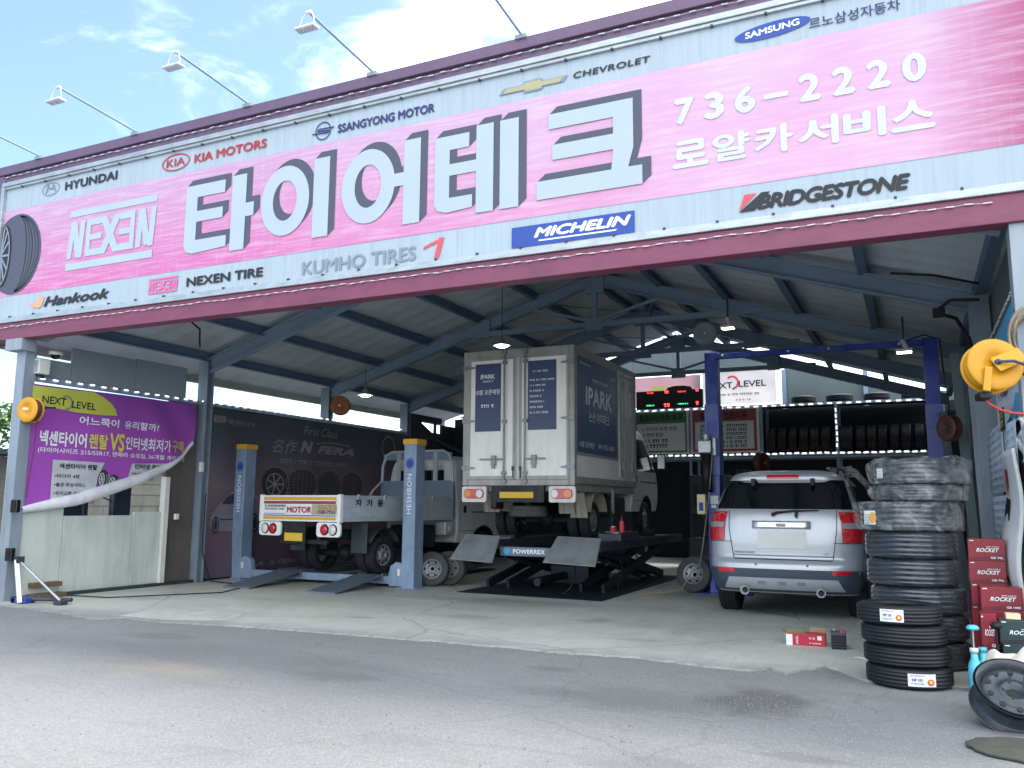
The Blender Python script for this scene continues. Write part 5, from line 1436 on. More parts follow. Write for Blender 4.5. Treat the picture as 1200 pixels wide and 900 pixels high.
# coils and cables on the alloy post
q = MB()
rc = random.Random(5)
for k in range(16):
    a0 = rc.uniform(0, 6); rr = .13 + rc.uniform(-.02, .02); dy = rc.uniform(-.05, .05); dz = rc.uniform(-.02, .02)
    q.tube([(.81 + rr * .95 * math.cos(a0 + 2 * PI * i / 20), 6.9 + dy * .7 + .01 * math.sin(i), 2.45 + dz + rr * 1.5 * math.sin(a0 + 2 * PI * i / 20)) for i in range(21)], .007, 5, False)
pm('cable_beige', '#8f826e', 0.6, 0.0, 0.25, 9)
tag(q.build('cable_coil', 'cable_beige'), 'coil of beige cable hung on the alloy front post', 'cable coil')
q = MB(); q.tube([(.72, 6.9, 2.24), (.66, 6.8, 2.23), (.60, 6.72, 2.21)], .016, 8); q.tube([(.78, 6.92, 2.2), (.7, 6.8, 2.19), (.62, 6.7, 2.235)], .012, 8); tag(q.build('black_cable', 'black'), 'thick black cables from the alloy post into the big yellow reel', 'cable')
def film(name, alpha, rough, col='#dfe6ea', bs=14):
    m, t, b, tcn = newmat(name, rough)
    b.inputs['Base Color'].default_value = lin(col) + (1,)
    ov = tcn.outputs['Object']
    nz = noise(t, ov, bs, 5, 0.6, dist=1.2)
    t.links.new(mrange(t, nz, .42, .68, alpha * .45, min(1, alpha * 2.1)), b.inputs['Alpha'])
    b.inputs['Specular IOR Level'].default_value = 0.8
    bump(t, b, noise(t, ov, bs * .8, 5, 0.65, dist=2.5), 1.0, 0.06)
    return m
film('clear_film', .035, .12, bs=5)
film('milky_film', .5, .3)
q = MB(); rb_ = random.Random(2)
q.grid(lambda u, v: (.66 + .16 * u + .02 * math.sin(v * 9 + u * 5), 6.62 + .05 * math.sin(u * 7 + v * 3) - .04 * math.sin(PI * v), 1.86 - .3 * v + .02 * math.sin(u * 6)), 14, 14)
tag(q.build('plastic_bag', 'milky_film', None, solid=.004), 'crumpled milky plastic bag hanging below the red hose loop', 'plastic bag')

# ------------------------------------------------------------------ ceiling lamps
def pendant(label, loc, rod):
    t = thing('pendant_lamp', label, 'lamp', loc, group='lamps hanging under the roof')
    q = MB(); q.tube([(0, 0, .08), (0, 0, rod)], .006, 6); q.build('rod', 'dark_steel', t)
    q = MB(); q.lathe([(.02, .10), (.04, .09), (.05, .05), (.14, 0), (.145, -.01)], (0, 0, 0), 'z', 24); q.build('lamp_shade', 'steel_grey', t, solid=.004)
    q = MB(); q.lathe([(.001, .0), (.1, -.005), (.08, -.03), (.001, -.045)], (0, 0, 0), 'z', 20); q.build('lamp_bulb', 'lamp_lit', t)
    return t
pendant('lit pendant lamp with a grey shade over the orange hose reel', (-8.9, 12.6, 3.22), .7)
pendant('lit pendant lamp hanging above the white box truck', (-5.86, 12.0, 3.80), 1.1)
def flood(label, loc, rod):
    t = thing('square_lamp', label, 'lamp', loc, group='lamps hanging under the roof')
    q = MB(); q.tube([(0, 0, .12), (0, 0, rod)], .012, 6); q.build('rod', 'dark_steel', t)
    q = MB(); q.bar((-.02, 0, .14), (.03, -.02, .02), .05, .03, (0, 1, 0)); q.build('arm', 'lamp_body', t)
    q = MB(); q.box(-.10, .10, -.08, .08, -.02, .02); q.build('housing', 'lamp_body', t, bevel=.008)
    q = MB(); q.box(-.085, .085, -.065, .065, -.026, -.021); q.build('lamp_glass', 'lamp_lit', t)
    return t
flood('lit square lamp under the roof tie beside the grey hose reel', (-2.37, 12.5, 3.90), .5)
flood('lit square lamp under a purlin by the top of the blue lift', (-.02, 11.9, 3.27), .45)

# ------------------------------------------------------------------ grey post lift under the flatbed
L = thing('grey_post_lift', 'blue grey drive on vehicle lift with two yellow capped posts and ramps', 'vehicle lift', (-8.6, 11.1, .016))
for sx in (-1, 1):
    x = sx * 1.68; y = .05
    q = MB(); q.box(x - .11, x + .11, y - .13, y + .13, 0, 2.17); p = q.build('post', 'lift_grey', L, bevel=.012)
    q = MB(); q.box(x - .125, x + .125, y - .145, y + .145, 2.15, 2.235); q.build('post_cap', 'yellow_band', p, bevel=.008)
    q = MB(); v, f, w_, h_ = text_mesh('HESHBON', .03, 0, 1.1)
    q.add([(x + .075 - .09 * b_, y - .1335, 1.05 + .62 * a) if 0 else (x - .04 + .08 * (1 - b_) , y - .1335, 1.1 + .6 * (a)) for a, b_ in v], f); q.build('lettering', 'ink_white', p)
    q = MB(); q.flat(ell(x, 1.86, .055, .06, 20), lambda a, b_, w=0: (a, y - .1335, b_)); ring(q, x, 1.86, .075, .08, .012, lambda a, b_, w=0: (a, y - .134, b_), 20); q.build('round_mark', 'ink_blue', p)
    q = MB(); xi = x - sx * .11
    q.prism([(0, 0), (.22, 0), (.24, .12), (.2, .3), (.1, .36), (0, .34)], lambda a, b_, w: (xi - sx * a, y - .12 + w, b_ + .02), .10); br = q.build('carriage_bracket', 'lift_grey', L, bevel=.006)
    q = MB(); q.box(xi - sx * .02, xi - sx * .06, y - .14, y - .12, .18, .28); q.build('latch', 'white_dirty', br)
    q = MB(); q.box(x - .17, x + .17, y - .17, y + .17, 0, .012); q.build('foot_plate', 'lift_grey', L)
q = MB(); q.box(-1.36, 1.36, -.06, .06, .05, .16); q.build('cross_beam', 'lift_grey', L, bevel=.006)
for (xa, xb) in ((-.75, -.30), (.80, 1.25)):
    q = MB(); q.box(xa, xb, -.1, 4.3, .10, .172); q.box(xa, xa + .03, -.1, 4.3, .172, .20); q.box(xb - .03, xb, -.1, 4.3, .172, .20); q.build('runway', 'ramp_grey', L, bevel=.004)
    q = MB(); q.add([(xa - .02, -1.28, .0), (xb + .02, -1.28, .0), (xb, -.12, .165), (xa, -.12, .165), (xa - .02, -1.28, .022), (xb + .02, -1.28, .022), (xb, -.12, .187), (xa, -.12, .187)], [(0, 3, 2, 1), (4, 5, 6, 7), (0, 1, 5, 4), (1, 2, 6, 5), (2, 3, 7, 6), (3, 0, 4, 7)])
    q.build('ramp', 'ramp_grey', L, bevel=.003)
def loose_wheel(label, loc, rot, R_=.28, W=.165, tm='rubber_dusty', rm='rim_steel', rbf=.58):
    t = thing('spare_wheel', label, 'wheel', loc); t.rotation_euler = rot
    q = MB(); q.lathe(tyre_profile(R_, W, R_ * rbf), (0, 0, 0), 'y', 40); q.build('tyre', tm, t)
    rb = R_ * rbf; e = -W * .36; d = -W * .1
    q = MB(); q.lathe([(rb + .004, e), (rb - .02, e), (rb - .03, d), (rb * .62, d - .015), (rb * .45, d + .02), (rb * .2, d + .02)], (0, 0, 0), 'y', 32)
    q.lathe([(rb + .004, -e), (rb - .02, -e), (rb - .03, d)], (0, 0, 0), 'y', 32)
    q.mi = 1
    for k in range(6):
        a = 2 * PI * k / 6; rr = rb * .74; q.flat([(rr * math.cos(a) + .022 * math.cos(b_), rr * math.sin(a) + .022 * math.sin(b_)) for b_ in [2 * PI * i / 10 for i in range(10)]], lambda u, v, w=0: (u, d - .015, v))
    q.build('rim', [rm, 'black'], t)
    return t
loose_wheel('dusty truck wheel leaning upright against the yellow capped lift post', (-6.80, 11.55, .275), (R(-6), 0, R(20)), .262)
loose_wheel('second dusty wheel close behind the one at the lift post', (-6.66, 11.83, .275), (R(-6), 0, R(20)), .262)
loose_wheel('dusty steel wheel leaning near the silver car, cable across it', (-2.98, 12.62, .27), (R(-12), 0, R(-8)), .262, .17)
loose_wheel('dusty wheel mostly hidden behind the one leaning near the silver car', (-2.80, 12.88, .27), (R(-10), 0, R(-20)), .262, .17)

# ------------------------------------------------------------------ scissor lift under the box truck
SLF = thing('scissor_lift', 'dark scissor lift with grey tilted end flaps carrying the box truck', 'vehicle lift', (-5.0, 11.2, .016))
q = MB(); q.prism([(-1.02, -.28), (1.22, -.42), (1.2, 4.2), (-1.05, 4.2)], lambda a, b_, w: (a, b_, w), .008); q.build('pit_plate', 'oily_steel', SLF)  # flat plate whose dark colour stands in for the shade of a sunken pit
for (xa, xb) in ((-1.05, -.50), (.42, 1.05)):
    q = MB(); q.box(xa, xb, .05, 4.6, .61, .725); q.box(xa, xa + .03, .05, 4.6, .725, .745); q.box(xb - .03, xb, .05, 4.6, .725, .745); pf_ = q.build('platform', 'dark_steel', SLF, bevel=.004)
    q = MB(); q.add([(xa - .12, -.24, .46), (xb + .02, -.24, .43), (xb + .02, .02, .80), (xa, .02, .82), (xa - .12, -.215, .45), (xb + .02, -.215, .42), (xb + .02, .045, .79), (xa, .045, .81)], [(0, 1, 2, 3), (4, 7, 6, 5), (0, 4, 5, 1), (1, 5, 6, 2), (2, 6, 7, 3), (3, 7, 4, 0)])
    q.build('end_flap', 'rim_steel', SLF, bevel=.008)
    xc = (xa + xb) / 2
    for o_ in (-.17, .17):
        q = MB(); q.bar((xc + o_, .55, .06), (xc + o_, 3.9, .6), .05, .13); q.bar((xc + o_ * .7, 3.9, .06), (xc + o_ * .7, .55, .6), .05, .13); q.build('scissor_arm', 'oily_steel', SLF, bevel=.006)
    q = MB(); q.tube([(xc, 2.9, .10), (xc, 1.2, .40)], [.05, .05], 12); q.tube([(xc, 1.2, .40), (xc, .8, .47)], .03, 10); q.build('hydraulic_ram', 'dark_steel', SLF)
    q = MB(); q.tube([(xc - .2, 2.2, .27), (xc + .2, 2.2, .27)], .04, 10); q.build('pivot_pin', 'dark_steel', SLF)
q = MB(); q.box(-.5, .42, .06, .12, .515, .645); cb = q.build('front_beam', 'ramp_grey', SLF, bevel=.005)
Q = lambda a, b_, w=0: (a, .0585, b_)
q = MB(); q.text('POWERREX', Q, -.29, .21, .55, .615, .035, 0, 1.05); q.build('lettering', 'ink_white', cb)
pm('ink_cyan', '#3f9fd4', 0.5, 0.0, 0.05)
q = MB(); q.flat(ell(-.39, .582, .05, .05, 20), Q); q.build('round_mark', 'ink_cyan', cb)
q = MB(); q.tube([(.60, .2, .5), (.66, .1, .3), (.6, .05, .1), (.5, .0, .02)], .012, 6); q.tube([(.95, 1.2, .5), (1.02, 1.1, .3), (.98, 1.0, .02)], .012, 6); q.build('hydraulic_hose', 'black', SLF)
q = MB(); q.box(-.35, .3, 1.6, 2.6, .01, .3); q.tube([(-.1, .5, .12), (-.1, 1.6, .15)], .06, 10); q.build('pump_unit', 'oily_steel', SLF, bevel=.02)
q = MB(); q.box(-4.25, -3.9, 12.0, 12.9, .745, .85); q.box(-4.25, -4.23, 12.0, 12.9, .85, .875); q.box(-3.92, -3.9, 12.0, 12.9, .85, .875); tag(q.build('tool_tray', 'dark_steel', None, bevel=.004), 'dark steel tool tray on the near platform of the scissor lift', 'tool tray')
# things lying on the platforms and near the wheels
ZP = .743
t = thing('red_can', 'small round red can standing on the scissor lift platform', 'can', (-4.1, 12.25, ZP + .111))
q = MB(); q.lathe([(.001, 0), (.05, 0), (.052, .004), (.052, .085), (.048, .09), (.001, .09)], (0, 0, 0), 'z', 20); q.build('can', 'ink_red', t); q = MB(); q.lathe([(.03, .09), (.03, .105), (.001, .105)], (0, 0, 0), 'z', 14); q.build('lid', 'white_plastic', t)
t = thing('red_spray_bottle', 'slim red bottle with a long nozzle on the scissor lift platform', 'bottle', (-4.0, 12.35, ZP + .111))
q = MB(); q.lathe([(.001, 0), (.035, 0), (.036, .01), (.036, .15), (.03, .17), (.012, .18)], (0, 0, 0), 'z', 18); q.build('bottle', 'ink_coral', t); q = MB(); q.lathe([(.012, .18), (.012, .2), (.005, .22), (.003, .28), (.001, .28)], (0, 0, 0), 'z', 10); q.build('nozzle', 'lamp_red', t)
for i, (x, y, rz, s_, mt, lb) in enumerate(((-4.06, 12.1, .3, .12, 'paper', 'scrap of white paper beside the red can on the lift platform'), (-4.05, 12.75, .8, .09, 'ink_coral', 'small red rag lying behind the red bottle on the lift platform'))):
    q = MB(); q.grid(lambda u, v: (x + (u - .5) * s_ * 1.6, y + (v - .5) * s_, ZP + .125 + .012 * math.sin(u * 5 + v * 4)), 8, 6); o = q.build('scrap', mt, None, solid=.003); tag(o, lb, 'scrap' if i == 0 else 'rag')
for i, (x, y, w, d, h, mt, lb) in enumerate(((-5.75, 11.9, .3, .24, .06, 'rim_steel', 'steel turn plate on the left platform of the scissor lift'), (-4.5, 13.4, .28, .3, .10, 'rubber', 'black rubber block under the box truck beside its rear wheels'), (-4.2, 14.4, .2, .25, .12, 'rubber', 'black rubber wedge behind the front wheel of the box truck'))):
    q = MB(); q.add([(x - w / 2, y - d / 2, ZP), (x + w / 2, y - d / 2, ZP), (x + w / 2, y + d / 2, ZP), (x - w / 2, y + d / 2, ZP), (x - w / 2, y - d / 2 * .6, ZP + h * .6), (x + w / 2, y - d / 2 * .6, ZP + h * .6), (x + w / 2, y + d / 2 * .8, ZP + h), (x - w / 2, y + d / 2 * .8, ZP + h)],
                   [(0, 3, 2, 1), (4, 5, 6, 7), (0, 1, 5, 4), (1, 2, 6, 5), (2, 3, 7, 6), (3, 0, 4, 7)]); o = q.build('wheel_block' if i else 'turn_plate', mt, None, bevel=.01); tag(o, lb.replace('left platform', 'far platform'), 'wheel block' if i else 'turn plate')
q = MB(); q.tube([(-2.62, 12.4, 2.1), (-2.7, 12.42, 1.4), (-2.8, 12.4, .7), (-2.85, 12.38, .42), (-2.98, 12.36, .3), (-3.1, 12.3, .08), (-3.3, 12.2, .03), (-3.7, 12.1, .03)], .008, 6); tag(q.build('air_hose', 'cable_beige'), 'thin air hose hanging by the blue post and trailing over the leaning wheel', 'hose')

# ------------------------------------------------------------------ blue two post lift
BLT = thing('blue_post_lift', 'tall blue two post lift framing the silver car', 'vehicle lift', (-1.18, 12.6, .016))
for sx in (-1, 1):
    x = sx * 1.48
    q = MB(); q.box(x - .09, x + .09, -.02, .02, 0, 3.53); q.box(x - .09, x - .065, .02, .22, 0, 3.53); q.box(x + .065, x + .09, .02, .22, 0, 3.53); p = q.build('post', 'blue_lift', BLT, bevel=.006)
    q = MB(); q.box(x - .105, x + .105, -.05, .24, 1.7 if sx < 0 else 1.65, 2.75 if sx < 0 else 2.62) ; q.build('carriage', 'blue_sleeve', p, bevel=.01)
    q = MB(); q.box(x - .075, x + .075, -.06, -.052, 2.3, 2.5); q.build('carriage_plate', 'blue_lift', p)
    q = MB(); q.box(x - .22, x + .22, -.2, .3, 0, .012); q.build('foot_plate', 'blue_lift', BLT)
    for dy in (-1, 1):
        q = MB(); q.bar((x, .05, .11), (x - sx * .62, dy * .85, .11), .1, .08); q.lathe([(.001, 0), (.06, 0), (.06, .08), (.001, .08)], (x - sx * .62, dy * .85, .10), 'z', 16); q.build('swing_arm', 'blue_lift', BLT, bevel=.005)
q = MB(); q.box(-1.39, 1.39, -.04, .06, 3.43, 3.51); q.build('cross_beam', 'blue_lift', BLT, bevel=.006)
q = MB()
for x in (-1.3, -.35, .2, 1.1): q.lathe([(.001, -.05), (.02, -.05), (.02, -.04), (.001, -.04)], (x, 0, 3.47), 'y', 10)
q.build('bolt', 'chrome', BLT)
q = MB(); q.box(-1.66, -1.47, -.2, -.06, 2.02, 2.2); q.lathe([(.001, 0), (.05, 0), (.055, .1), (.001, .12)], (-1.55, -.13, 2.2), 'z', 16); q.box(-1.45, -1.40, -.18, -.1, 1.98, 2.24); q.build('motor', 'alu', BLT, bevel=.01)
q = MB(); q.lathe([(.001, 0), (.075, .0), (.075, .55), (.001, .55)], (-1.55, -.13, 1.45), 'z', 18); q.build('oil_tank', 'black', BLT)
q = MB(); q.box(-1.70, -1.58, -.16, -.05, 1.13, 1.42); cbx = q.build('control_box', 'cream', BLT, bevel=.012)
q = MB(); q.box(-1.67, -1.61, -.166, -.1605, 1.18, 1.3); q.build('label_plate', 'ink_blue', cbx); q = MB(); q.box(-1.53, -1.42, -.03, -.021, 1.28, 1.40); q.box(-1.52, -1.45, -.03, -.021, 1.22, 1.27); q.build('notice', 'paper', BLT)
q = MB(); q.tube([(1.2, -.06, 3.5), (1.4, -.08, 3.56), (1.6, -.03, 3.5), (1.62, 0, 3.1), (1.66, 0, 2.6), (1.6, 0, 1.2)], .01, 6); q.build('hydraulic_hose', 'black', BLT)
q = MB(); q.tube([(-1.62, -.1, 1.13), (-1.6, -.12, .98), (-1.52, -.12, .96), (-1.5, -.08, 1.05)], .012, 6); q.build('control_cable', 'black', BLT)
# ------------------------------------------------------------------ tyres for sale
pm('rubber_wrapped', '#1e252e', 0.2, 0.0, 0.2, 8, bump=0.25, bs=18, coat=0.6)
pm('sticker_white', '#e6e8ea', 0.5, 0.0, 0.03, 6)
# chequered grooves cut across the tread by bump
def tread_mat(name, col, rough):
    m, t, b, tcn = newmat(name, rough)
    ov = tcn.outputs['Object']
    sx = N(t, 'ShaderNodeSeparateXYZ'); t.links.new(ov, sx.inputs[0])
    at = N(t, 'ShaderNodeMath', operation='ARCTAN2'); t.links.new(sx.outputs[1], at.inputs[0]); t.links.new(sx.outputs[0], at.inputs[1])
    m1 = N(t, 'ShaderNodeMath', operation='MULTIPLY_ADD'); m1.inputs[1].default_value = 34.0; t.links.new(at.outputs[0], m1.inputs[0])
    m2 = N(t, 'ShaderNodeMath', operation='MULTIPLY'); m2.inputs[1].default_value = 60.0; t.links.new(sx.outputs[2], m2.inputs[0]); t.links.new(m2.outputs[0], m1.inputs[2])
    sn = N(t, 'ShaderNodeMath', operation='SINE'); t.links.new(m1.outputs[0], sn.inputs[0])
    sh = mrange(t, sn.outputs[0], .75, .95)
    nz = noise(t, ov, 9, 5)
    c = mix(t, mrange(t, nz, .35, .7), tuple(x * .8 for x in lin(col)), tuple(x * 1.3 for x in lin(col)))
    t.links.new(c, b.inputs['Base Color'])
    bump(t, b, sh, -0.35, 0.006)
    b.inputs['Specular IOR Level'].default_value = .45
tread_mat('tread_new', '#1b1e23', .5)
def tyre(label, loc, R_, W, mat, group, rb=None, tilt=(0, 0, 0)):
    t = thing('tyre', label, 'tyre', loc, group=group); t.rotation_euler = tilt
    q = MB(); q.lathe(tyre_profile(R_, W, rb or R_ * .62), (0, 0, W / 2), 'z', 64); q.build('tread', mat, t)
    return t
def sticker(t, R_, z0, z1, a0, a1):
    q = MB()
    def P(k): return lambda u, v, w=0: ((R_ + .003 + k) * math.sin(u), -(R_ + .003 + k) * math.cos(u), v)
    q.grid(lambda u, v: P(0)(a0 + (a1 - a0) * u, z0 + (z1 - z0) * v), 8, 1); s_ = q.build('label_sticker', 'sticker_white', t)
    q = MB(); w = a1 - a0
    q.text('NP 101', P(.002), a0 + w * .14, a0 + w * .5, z0 + .035, z0 + .055, .03); greek(q, P(.002), a0 + w * .1, a0 + w * .55, z0 + .015, z0 + .024, seed=3); q.build('lettering', 'ink_blue', s_)
    q = MB(); q.flat(ell(a0 + w * .8, z0 + .03, w * .13, .022, 18), P(.002)); greek(q, P(.002), a0 + w * .1, a0 + w * .6, z1 - .016, z1 - .008, seed=5); q.build('round_mark', 'ink_coral', s_)
    q = MB(); q.flat(ell(a0 + w * .8, z0 + .032, w * .07, .012, 14), P(.003)); q.build('round_mark', 'ink_yellow', s_)
FZ = .016
ws = [.140, .142, .140, .138]
z = .0
cx = [(-.105, 6.97), (-.115, 6.98), (-.125, 6.975), (-.15, 6.98)]
lbl = ['new black tyre at the bottom of the short stack, a white sticker on its tread', 'second new black tyre from the floor in the short stack, no sticker', 'third new black tyre from the floor in the short stack, no sticker', 'new black tyre on top of the short stack, white sticker on its tread']
z = .004
for i in range(4):
    t = tyre(lbl[i], (cx[i][0], cx[i][1], z), .288, ws[i], 'tread_new', 'new tyres in the short stack', .2, (0, 0, .3 * i))
    z += ws[i] + .001
    if i in (0, 3): sticker(t, .288, .03, .115, (-.02 if i == 0 else -.42) - .3 * i, (.62 if i == 0 else .12) - .3 * i)
wb = [.205, .205, .21, .215, .215, .235, .135, .20]
rbb = [.352, .352, .36, .352, .35, .372, .325, .345]
cb_ = [(.0, 7.78), (-.005, 7.78), (-.015, 7.77), (-.045, 7.77), (-.05, 7.76), (-.055, 7.77), (.03, 7.78), (.035, 7.77)]
nm = ['dark wrapped tyre at the bottom of the tall stack', 'wrapped tyre second from the floor in the tall stack', 'wrapped tyre third from the floor in the tall stack', 'wrapped tyre fourth from the floor in the tall stack', 'wrapped tyre just below the bulky milky one in the tall stack',
      'bulky tyre in crumpled milky film with a round paper label, high in the tall stack', 'thin wrapped tyre between the two bulky film wrapped ones', 'tyre in loose clear film on top of the tall stack']
z = FZ
for i in range(8):
    t = tyre(nm[i], (cb_[i][0], cb_[i][1], z), rbb[i] - .006, wb[i], 'rubber_wrapped', 'film wrapped tyres in the tall stack', .22)
    q = MB(); h = wb[i]; R_ = rbb[i]; rw = random.Random(i + 40)
    amp = .006 if i < 5 else .020
    ph = [rw.uniform(0, 6) for _ in range(6)]
    def wr(u, v):
        a = 2 * PI * u
        prof = [(R_ * .72, .004), (R_ * .96, .004), (R_ * 1.004, h * .12), (R_ * 1.008, h * .5), (R_ * 1.004, h * .88), (R_ * .96, h * .998), (R_ * .72, h * .998)]
        k = v * (len(prof) - 1); j = min(int(k), len(prof) - 2); w = k - j
        r_ = prof[j][0] + (prof[j + 1][0] - prof[j][0]) * w; hh = prof[j][1] + (prof[j + 1][1] - prof[j][1]) * w
        d = amp * (abs(math.sin(3 * a + ph[0] + v * 4)) + .6 * math.sin(7 * a + ph[1] - v * 9) + .5 * math.sin(13 * a + ph[2] + 11 * v) + .4 * math.sin(23 * a + ph[3] + 6 * v))
        if i == 7 and v > .5: d += .05 * max(0, math.cos(a + .5)) ** 6 * (v - .5)
        r_ += d + amp * .8
        return (r_ * math.cos(a), r_ * math.sin(a), hh + (d * .6 if v > .9 and i == 7 else 0))
    q.grid(wr, 80, 14); q.build('plastic_wrap', 'clear_film' if i < 5 else 'wrap_film', t) if 'wrap_film' in MATS else (film('wrap_film', .13, .06, bs=8, col='#f2f6f8'), q.build('plastic_wrap', 'clear_film' if i < 5 else 'wrap_film', t))
    if i in (5, 7):
        R2 = R_ + .018
        def P(k): return lambda u, v, w=0: ((R2 + k) * math.sin(u), -(R2 + k) * math.cos(u), v)
        q = MB(); q.grid(lambda u, v: P(0)(-1.0 + (.34 if i == 5 else .2) * u, .05 + (.11 if i == 5 else .08) * v), 6, 1); s_ = q.build('label_sticker', 'sticker_white', t)
        q = MB(); 
        for k in range(4): greek(q, P(.002), -.98, -.82, .055 + k * .022, .067 + k * .022, seed=k)
        q.build('lettering', 'ink_grey', s_)
        if i == 5:
            q = MB(); q.flat(ell(-.73, .105, .10, .045, 18), P(.003)); q.build('round_mark', 'yellow_band', s_)
    z += wb[i] + .001

# ------------------------------------------------------------------ battery cartons
pm('carton_red', '#871528', 0.42, 0.0, 0.1, 3, coat=0.2)
pm('carton_darkred', '#6a1428', 0.45, 0.0, 0.1, 3)
pm('carton_green', '#1d3a3c', 0.42, 0.0, 0.1, 3, coat=0.2)
pm('carton_brown', '#9a8266', 0.8, 0.0, 0.1, 5)
def carton(label, x0, y0, z0, w, d, h, mat, model, rz=0):
    t = thing('battery_carton', label, 'carton', (x0, y0, z0), rz, group='stacked battery cartons')
    q = MB(); q.box(0, w, 0, d, 0, h); bx = q.build('carton', mat, t, bevel=.003)
    Q = lambda a, b_, w_=0: (a, -.0025, b_)
    q = MB(); q.text('ROCKET', Q, w * .22, w * .84, h * .40, h * .58, .02, .3); q.text(model, Q, w * .6, w * .94, h * .1, h * .19, .02); greek(q, Q, w * .5, w * .84, h * .62, h * .66, seed=2); q.flat([(w * .05, h * .9), (w * .16, h * .9), (w * .16, h * .94), (w * .05, h * .94)], Q)
    q.build('lettering', 'ink_white', t)
    q = MB(); q.add([(0, -.0015, 0), (w, -.0015, 0), (w, -.0015, h * .3), (0, -.0015, h * .12)], [(0, 1, 2, 3)]); q.build('print_band', 'carton_darkred' if mat == 'carton_red' else 'ink_black', t)
    return t
names_a = ['lowest red battery carton of the rear stack, on the floor', 'second red battery carton from the floor in the rear stack', 'third red battery carton from the floor in the rear stack', 'fourth red battery carton from the floor in the rear stack', 'red battery carton just under the top one of the rear stack', 'red battery carton topmost of the rear stack']
for i in range(6):
    carton(names_a[i], .35 + .004 * (i % 2), 7.55 + .01 * (i % 3), FZ + i * .168, .25, .18, .166, 'carton_red', 'GB 70L')
names_b = ['lowest red battery carton of the front stack, on the floor', 'second red battery carton from the floor in the front stack', 'red battery carton just under the top one of the front stack', 'bright red battery carton topmost of the front stack']
for i in range(4):
    carton(names_b[i], .40 - .01 * (i == 2), 7.24, FZ + i * .168, .27, .18, .166, 'carton_red', 'GB 100R', .05 * (i == 3))
names_c = ['lowest dark green battery carton of the front pile, on the floor', 'middle dark green battery carton behind the black steel rim', 'dark green battery carton topmost of the green pile, paper on its top']
for i in range(3):
    carton(names_c[i], .485 + .012 * (i == 1), 6.93, FZ + i * .158, .26, .18, .156, 'carton_green', 'GB 60AH')
carton('red battery carton standing narrow side out beside the green pile', .385, 6.98, FZ + .0, .095, .2, .25, 'carton_red', 'GB')
carton('red battery carton on top of the narrow red one beside the green pile', .375, 7.0, FZ + .251, .10, .2, .25, 'carton_red', 'GB')
q = MB(); q.box(.53, .62, 6.96, 7.06, .492, .53); tag(q.build('paper_pad', 'cream', None, bevel=.003), 'small pale pad lying on the top dark green carton', 'paper pad')
t = thing('hand_tool', 'black handled tool standing upright before the red and green cartons', 'tool', (.455, 6.88, FZ))
q = MB(); q.tube([(0, 0, 0), (.005, 0, .42)], .008, 8); q.build('shaft', 'black', t); q = MB(); q.lathe([(.001, .42), (.03, .42), (.035, .44), (.02, .46), (.001, .46)], (.005, 0, 0), 'z', 14); q.build('knob', 'black', t); q = MB(); q.box(-.05, .1, -.03, .03, .0, .11); q.build('base', 'black', t, bevel=.01)
# spray bottles
pm('cyan_plastic', '#59c3d6', 0.3, 0.0, 0.06, 5, coat=.2)
for i, (x, y, s_, lb) in enumerate(((.315, 6.86, 1.0, 'light blue pump bottle standing on the floor beside the short tyre stack'), (.372, 6.93, .98, 'light blue bottle behind the pump bottle, against the red cartons'))):
    t = thing('spray_bottle', lb, 'bottle', (x, y, FZ), group='light blue bottles')
    q = MB(); q.lathe([(.001, 0), (.042 * s_, 0), (.046 * s_, .01), (.046 * s_, .13), (.04 * s_, .17), (.024, .21), (.022, .25), (.001, .25)], (0, 0, 0), 'z', 22); q.build('bottle', 'cyan_plastic', t)
    q = MB(); q.lathe([(.001, .25), (.028, .25), (.028, .28), (.001, .28)], (0, 0, 0), 'z', 18); q.build('collar', 'white_plastic' if i == 0 else 'cyan_plastic', t)
    if i == 0:
        q = MB(); q.tube([(0, 0, .28), (0, 0, .40)], .006, 8); q.build('plunger', 'alu', t); q = MB(); q.lathe([(.001, .40), (.04, .405), (.042, .42), (.025, .435), (.001, .435)], (0, 0, 0), 'z', 16); q.build('pump_head', 'cyan_plastic', t)
